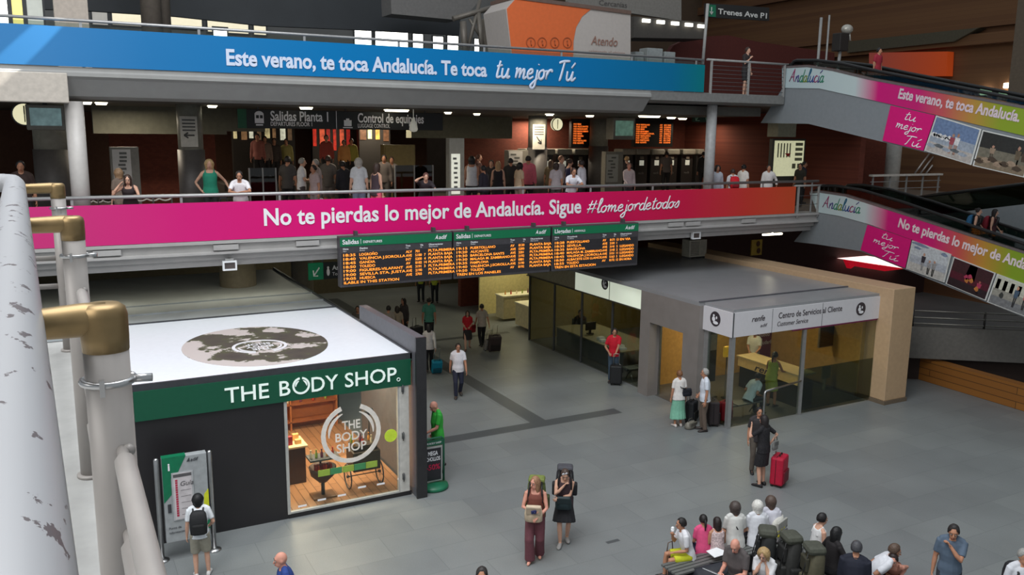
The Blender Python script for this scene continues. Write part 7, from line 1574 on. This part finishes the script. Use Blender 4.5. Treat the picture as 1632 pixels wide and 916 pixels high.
mez('older person in a white jacket over a pink top holding a white bottle', 1003, 261, 250, 1.66, 25.6, skin='rosy', hair=('short', (150, 110, 96)), top=('long', (212, 196, 198)), bottom=('trousers', (60, 50, 56)), pose='stand', rh=(.08, .22, .96), rel=(.6, -1, -.3))
mez('fair haired person in black close behind the one holding a white bottle', 999, 250, 60, 1.7, 28, skin='fair', hair=('short', (160, 130, 90)), top=('tee', (36, 30, 32)), bottom=('trousers', BK))
mez('person in a grey shirt with a bag using a ticket machine', 1063, 236, 62, 1.74, 32.6, skin='tan', hair=('short', BLK), top=('tee', (96, 88, 86)), bottom=('trousers', BK))
mez('person in black using the ticket machine beside the front right column', 1122, 240, 62, 1.74, 32.0, skin='tan', hair=('short', BLK), top=('long', (30, 28, 28)), bottom=('trousers', BK))
mez('dark bobbed haired person in pale grey against the railing by the front right column', 1144, 264, 250, 1.62, 22.9, skin='tan', hair=('bob', (44, 36, 34)), top=('long', (186, 190, 200)), bottom=('trousers', DG), sex='f')
p = mez('child with a red backpack in white beside the front right column', 1168, 270, 70, 1.5, 23.0, skin='tan', hair=('short', (56, 40, 34)), top=('tee', W1), bottom=('shorts', BK))
wear(p, 'red backpack worn beside the front right column', (206, 20, 40), h=.42, w=.32)
mez('dark haired woman in a white top behind the red backpack', 1186, 263, 20, 1.64, 23.3, skin='tan', hair=('bun', BLK), top=('tee', (226, 222, 216)), bottom=('trousers', BK), sex='f')
mez('man in a white shirt looking aside at the orange end of the magenta banner', 1226, 264, 230, 1.7, 22.9, skin='tan', hair=('short', (60, 50, 46)), top=('long', (222, 220, 218)), bottom=('trousers', (190, 184, 180)), lh=(-.3, .12, 1.02))
mez('dark haired person in a dark green top near the bright framed map stand', 1276, 261, 200, 1.72, 24.4, skin='tan', hair=('short', BLK), top=('tee', (48, 44, 36)), bottom=('trousers', BK))
mez('person in navy just behind the one in dark green near the map stand', 1283, 258, 300, 1.72, 25.2, skin='tan', hair=('short', BLK), top=('tee', (36, 42, 60)), bottom=('trousers', BK))
# a looser crowd in the dim back of the queue
for px, py, c, lb in ((410, 214, (150, 90, 80), 'person in dull rose at the back of the queue, farthest from the red shop'), (422, 218, (120, 100, 90), 'person in grey brown at the back of the queue, beside the dull rose top'), (437, 221, (60, 50, 46), 'person in a dark coat at the back of the dim queue, below the words Salidas'), (456, 222, (150, 140, 80), 'person in mustard at the back of the queue, near the narrow lit windows'),
                      (520, 216, (150, 60, 50), 'person in dull red before the red lit shop, nearer the narrow windows'), (548, 224, (200, 140, 80), 'person in an orange beige top in front of the red lit shop'), (560, 222, (150, 140, 60), 'person in an olive yellow top at the edge of the red lit shop')):
    q = ony(px, py, 33.3); person(lb, (q.x, 33.3, 6.0), 250, max(1.5, min(1.85, q.z - 6.0)), 'stand', 'tan', ('short', BLK), ('long', c), ('trousers', BK), far=True)
struct('floor_raised', MB().box(5.6, 13, 32.9, 36, ZM_H, 6.0).box(5.6, 13, 32.6, 32.9, ZM_H, 5.76).box(5.6, 13, 32.3, 32.6, ZM_H, 5.53), mat((58, 54, 50), .6))
# people on the upper floor and on the ramps
def ramp_z(T, y):
    for (y0, z0), (y1, z1) in zip(T, T[1:]):
        if min(y0, y1) <= y <= max(y0, y1): return z0 + (z1 - z0) * (y - y0) / (y1 - y0)
    return T[0][1]
q = ony(1199, 78, 22.5); person('person in dark clothes with a raised hand at the upper landing wire railing', (q.x, 22.75, ZU), 280, 1.62, 'phone', 'fair', ('short', BR_), ('tee', (44, 36, 36)), ('shorts', (36, 34, 36)), far=True)
q = onx(1398, 84, 22.9); zz = ramp_z(B1, q.y) + .1; person('person in a crimson top standing on the upper moving ramp', (22.95, q.y, zz), 275, max(1.4, min(1.8, q.z - zz)), 'stand', 'tan', ('short', BLK), ('tee', (150, 30, 50)), ('trousers', BK), far=True)
for px, py, x, lb, k in ((1558, 337, 24.75, 'woman with dark hair and a blue backpack on the lower moving ramp', dict(top=('tank', BK), hair=('bun', BLK))), (1584, 339, 25.3, 'woman with dark hair and a dark red backpack on the lower moving ramp', dict(top=('tank', (60, 24, 30)), hair=('long', BLK)))):
    q = onx(px, py, x); zz = ramp_z(B2, q.y) + .1; hh = max(1.45, min(1.8, q.z - zz))
    p = person(lb, (x, q.y, zz), 290, hh, 'stand', 'fair', bottom=('trousers', BK), sex='f', far=True, lh=(-.3, .2, .95), **k)
    wear(p, 'blue backpack on the lower moving ramp' if x < 25 else 'dark red backpack on the lower moving ramp', (30, 90, 130) if x < 25 else (130, 20, 40), h=.42)
for px, py, lb, c in ((1545, 281, 'man in a white tee shirt on the gallery behind the glass ramp', W1), (1562, 284, 'dark haired woman in a beige top on the gallery behind the glass ramp', (190, 180, 160))):
    q = ony(px, py, 29.5); person(lb, (q.x, 29.5, 5.3), 240, max(1.5, min(1.9, q.z - 5.3)), 'stand', 'tan', ('short' if c == W1 else 'long', BLK), ('tee', c), ('trousers', DG), far=True)
fuse_all()
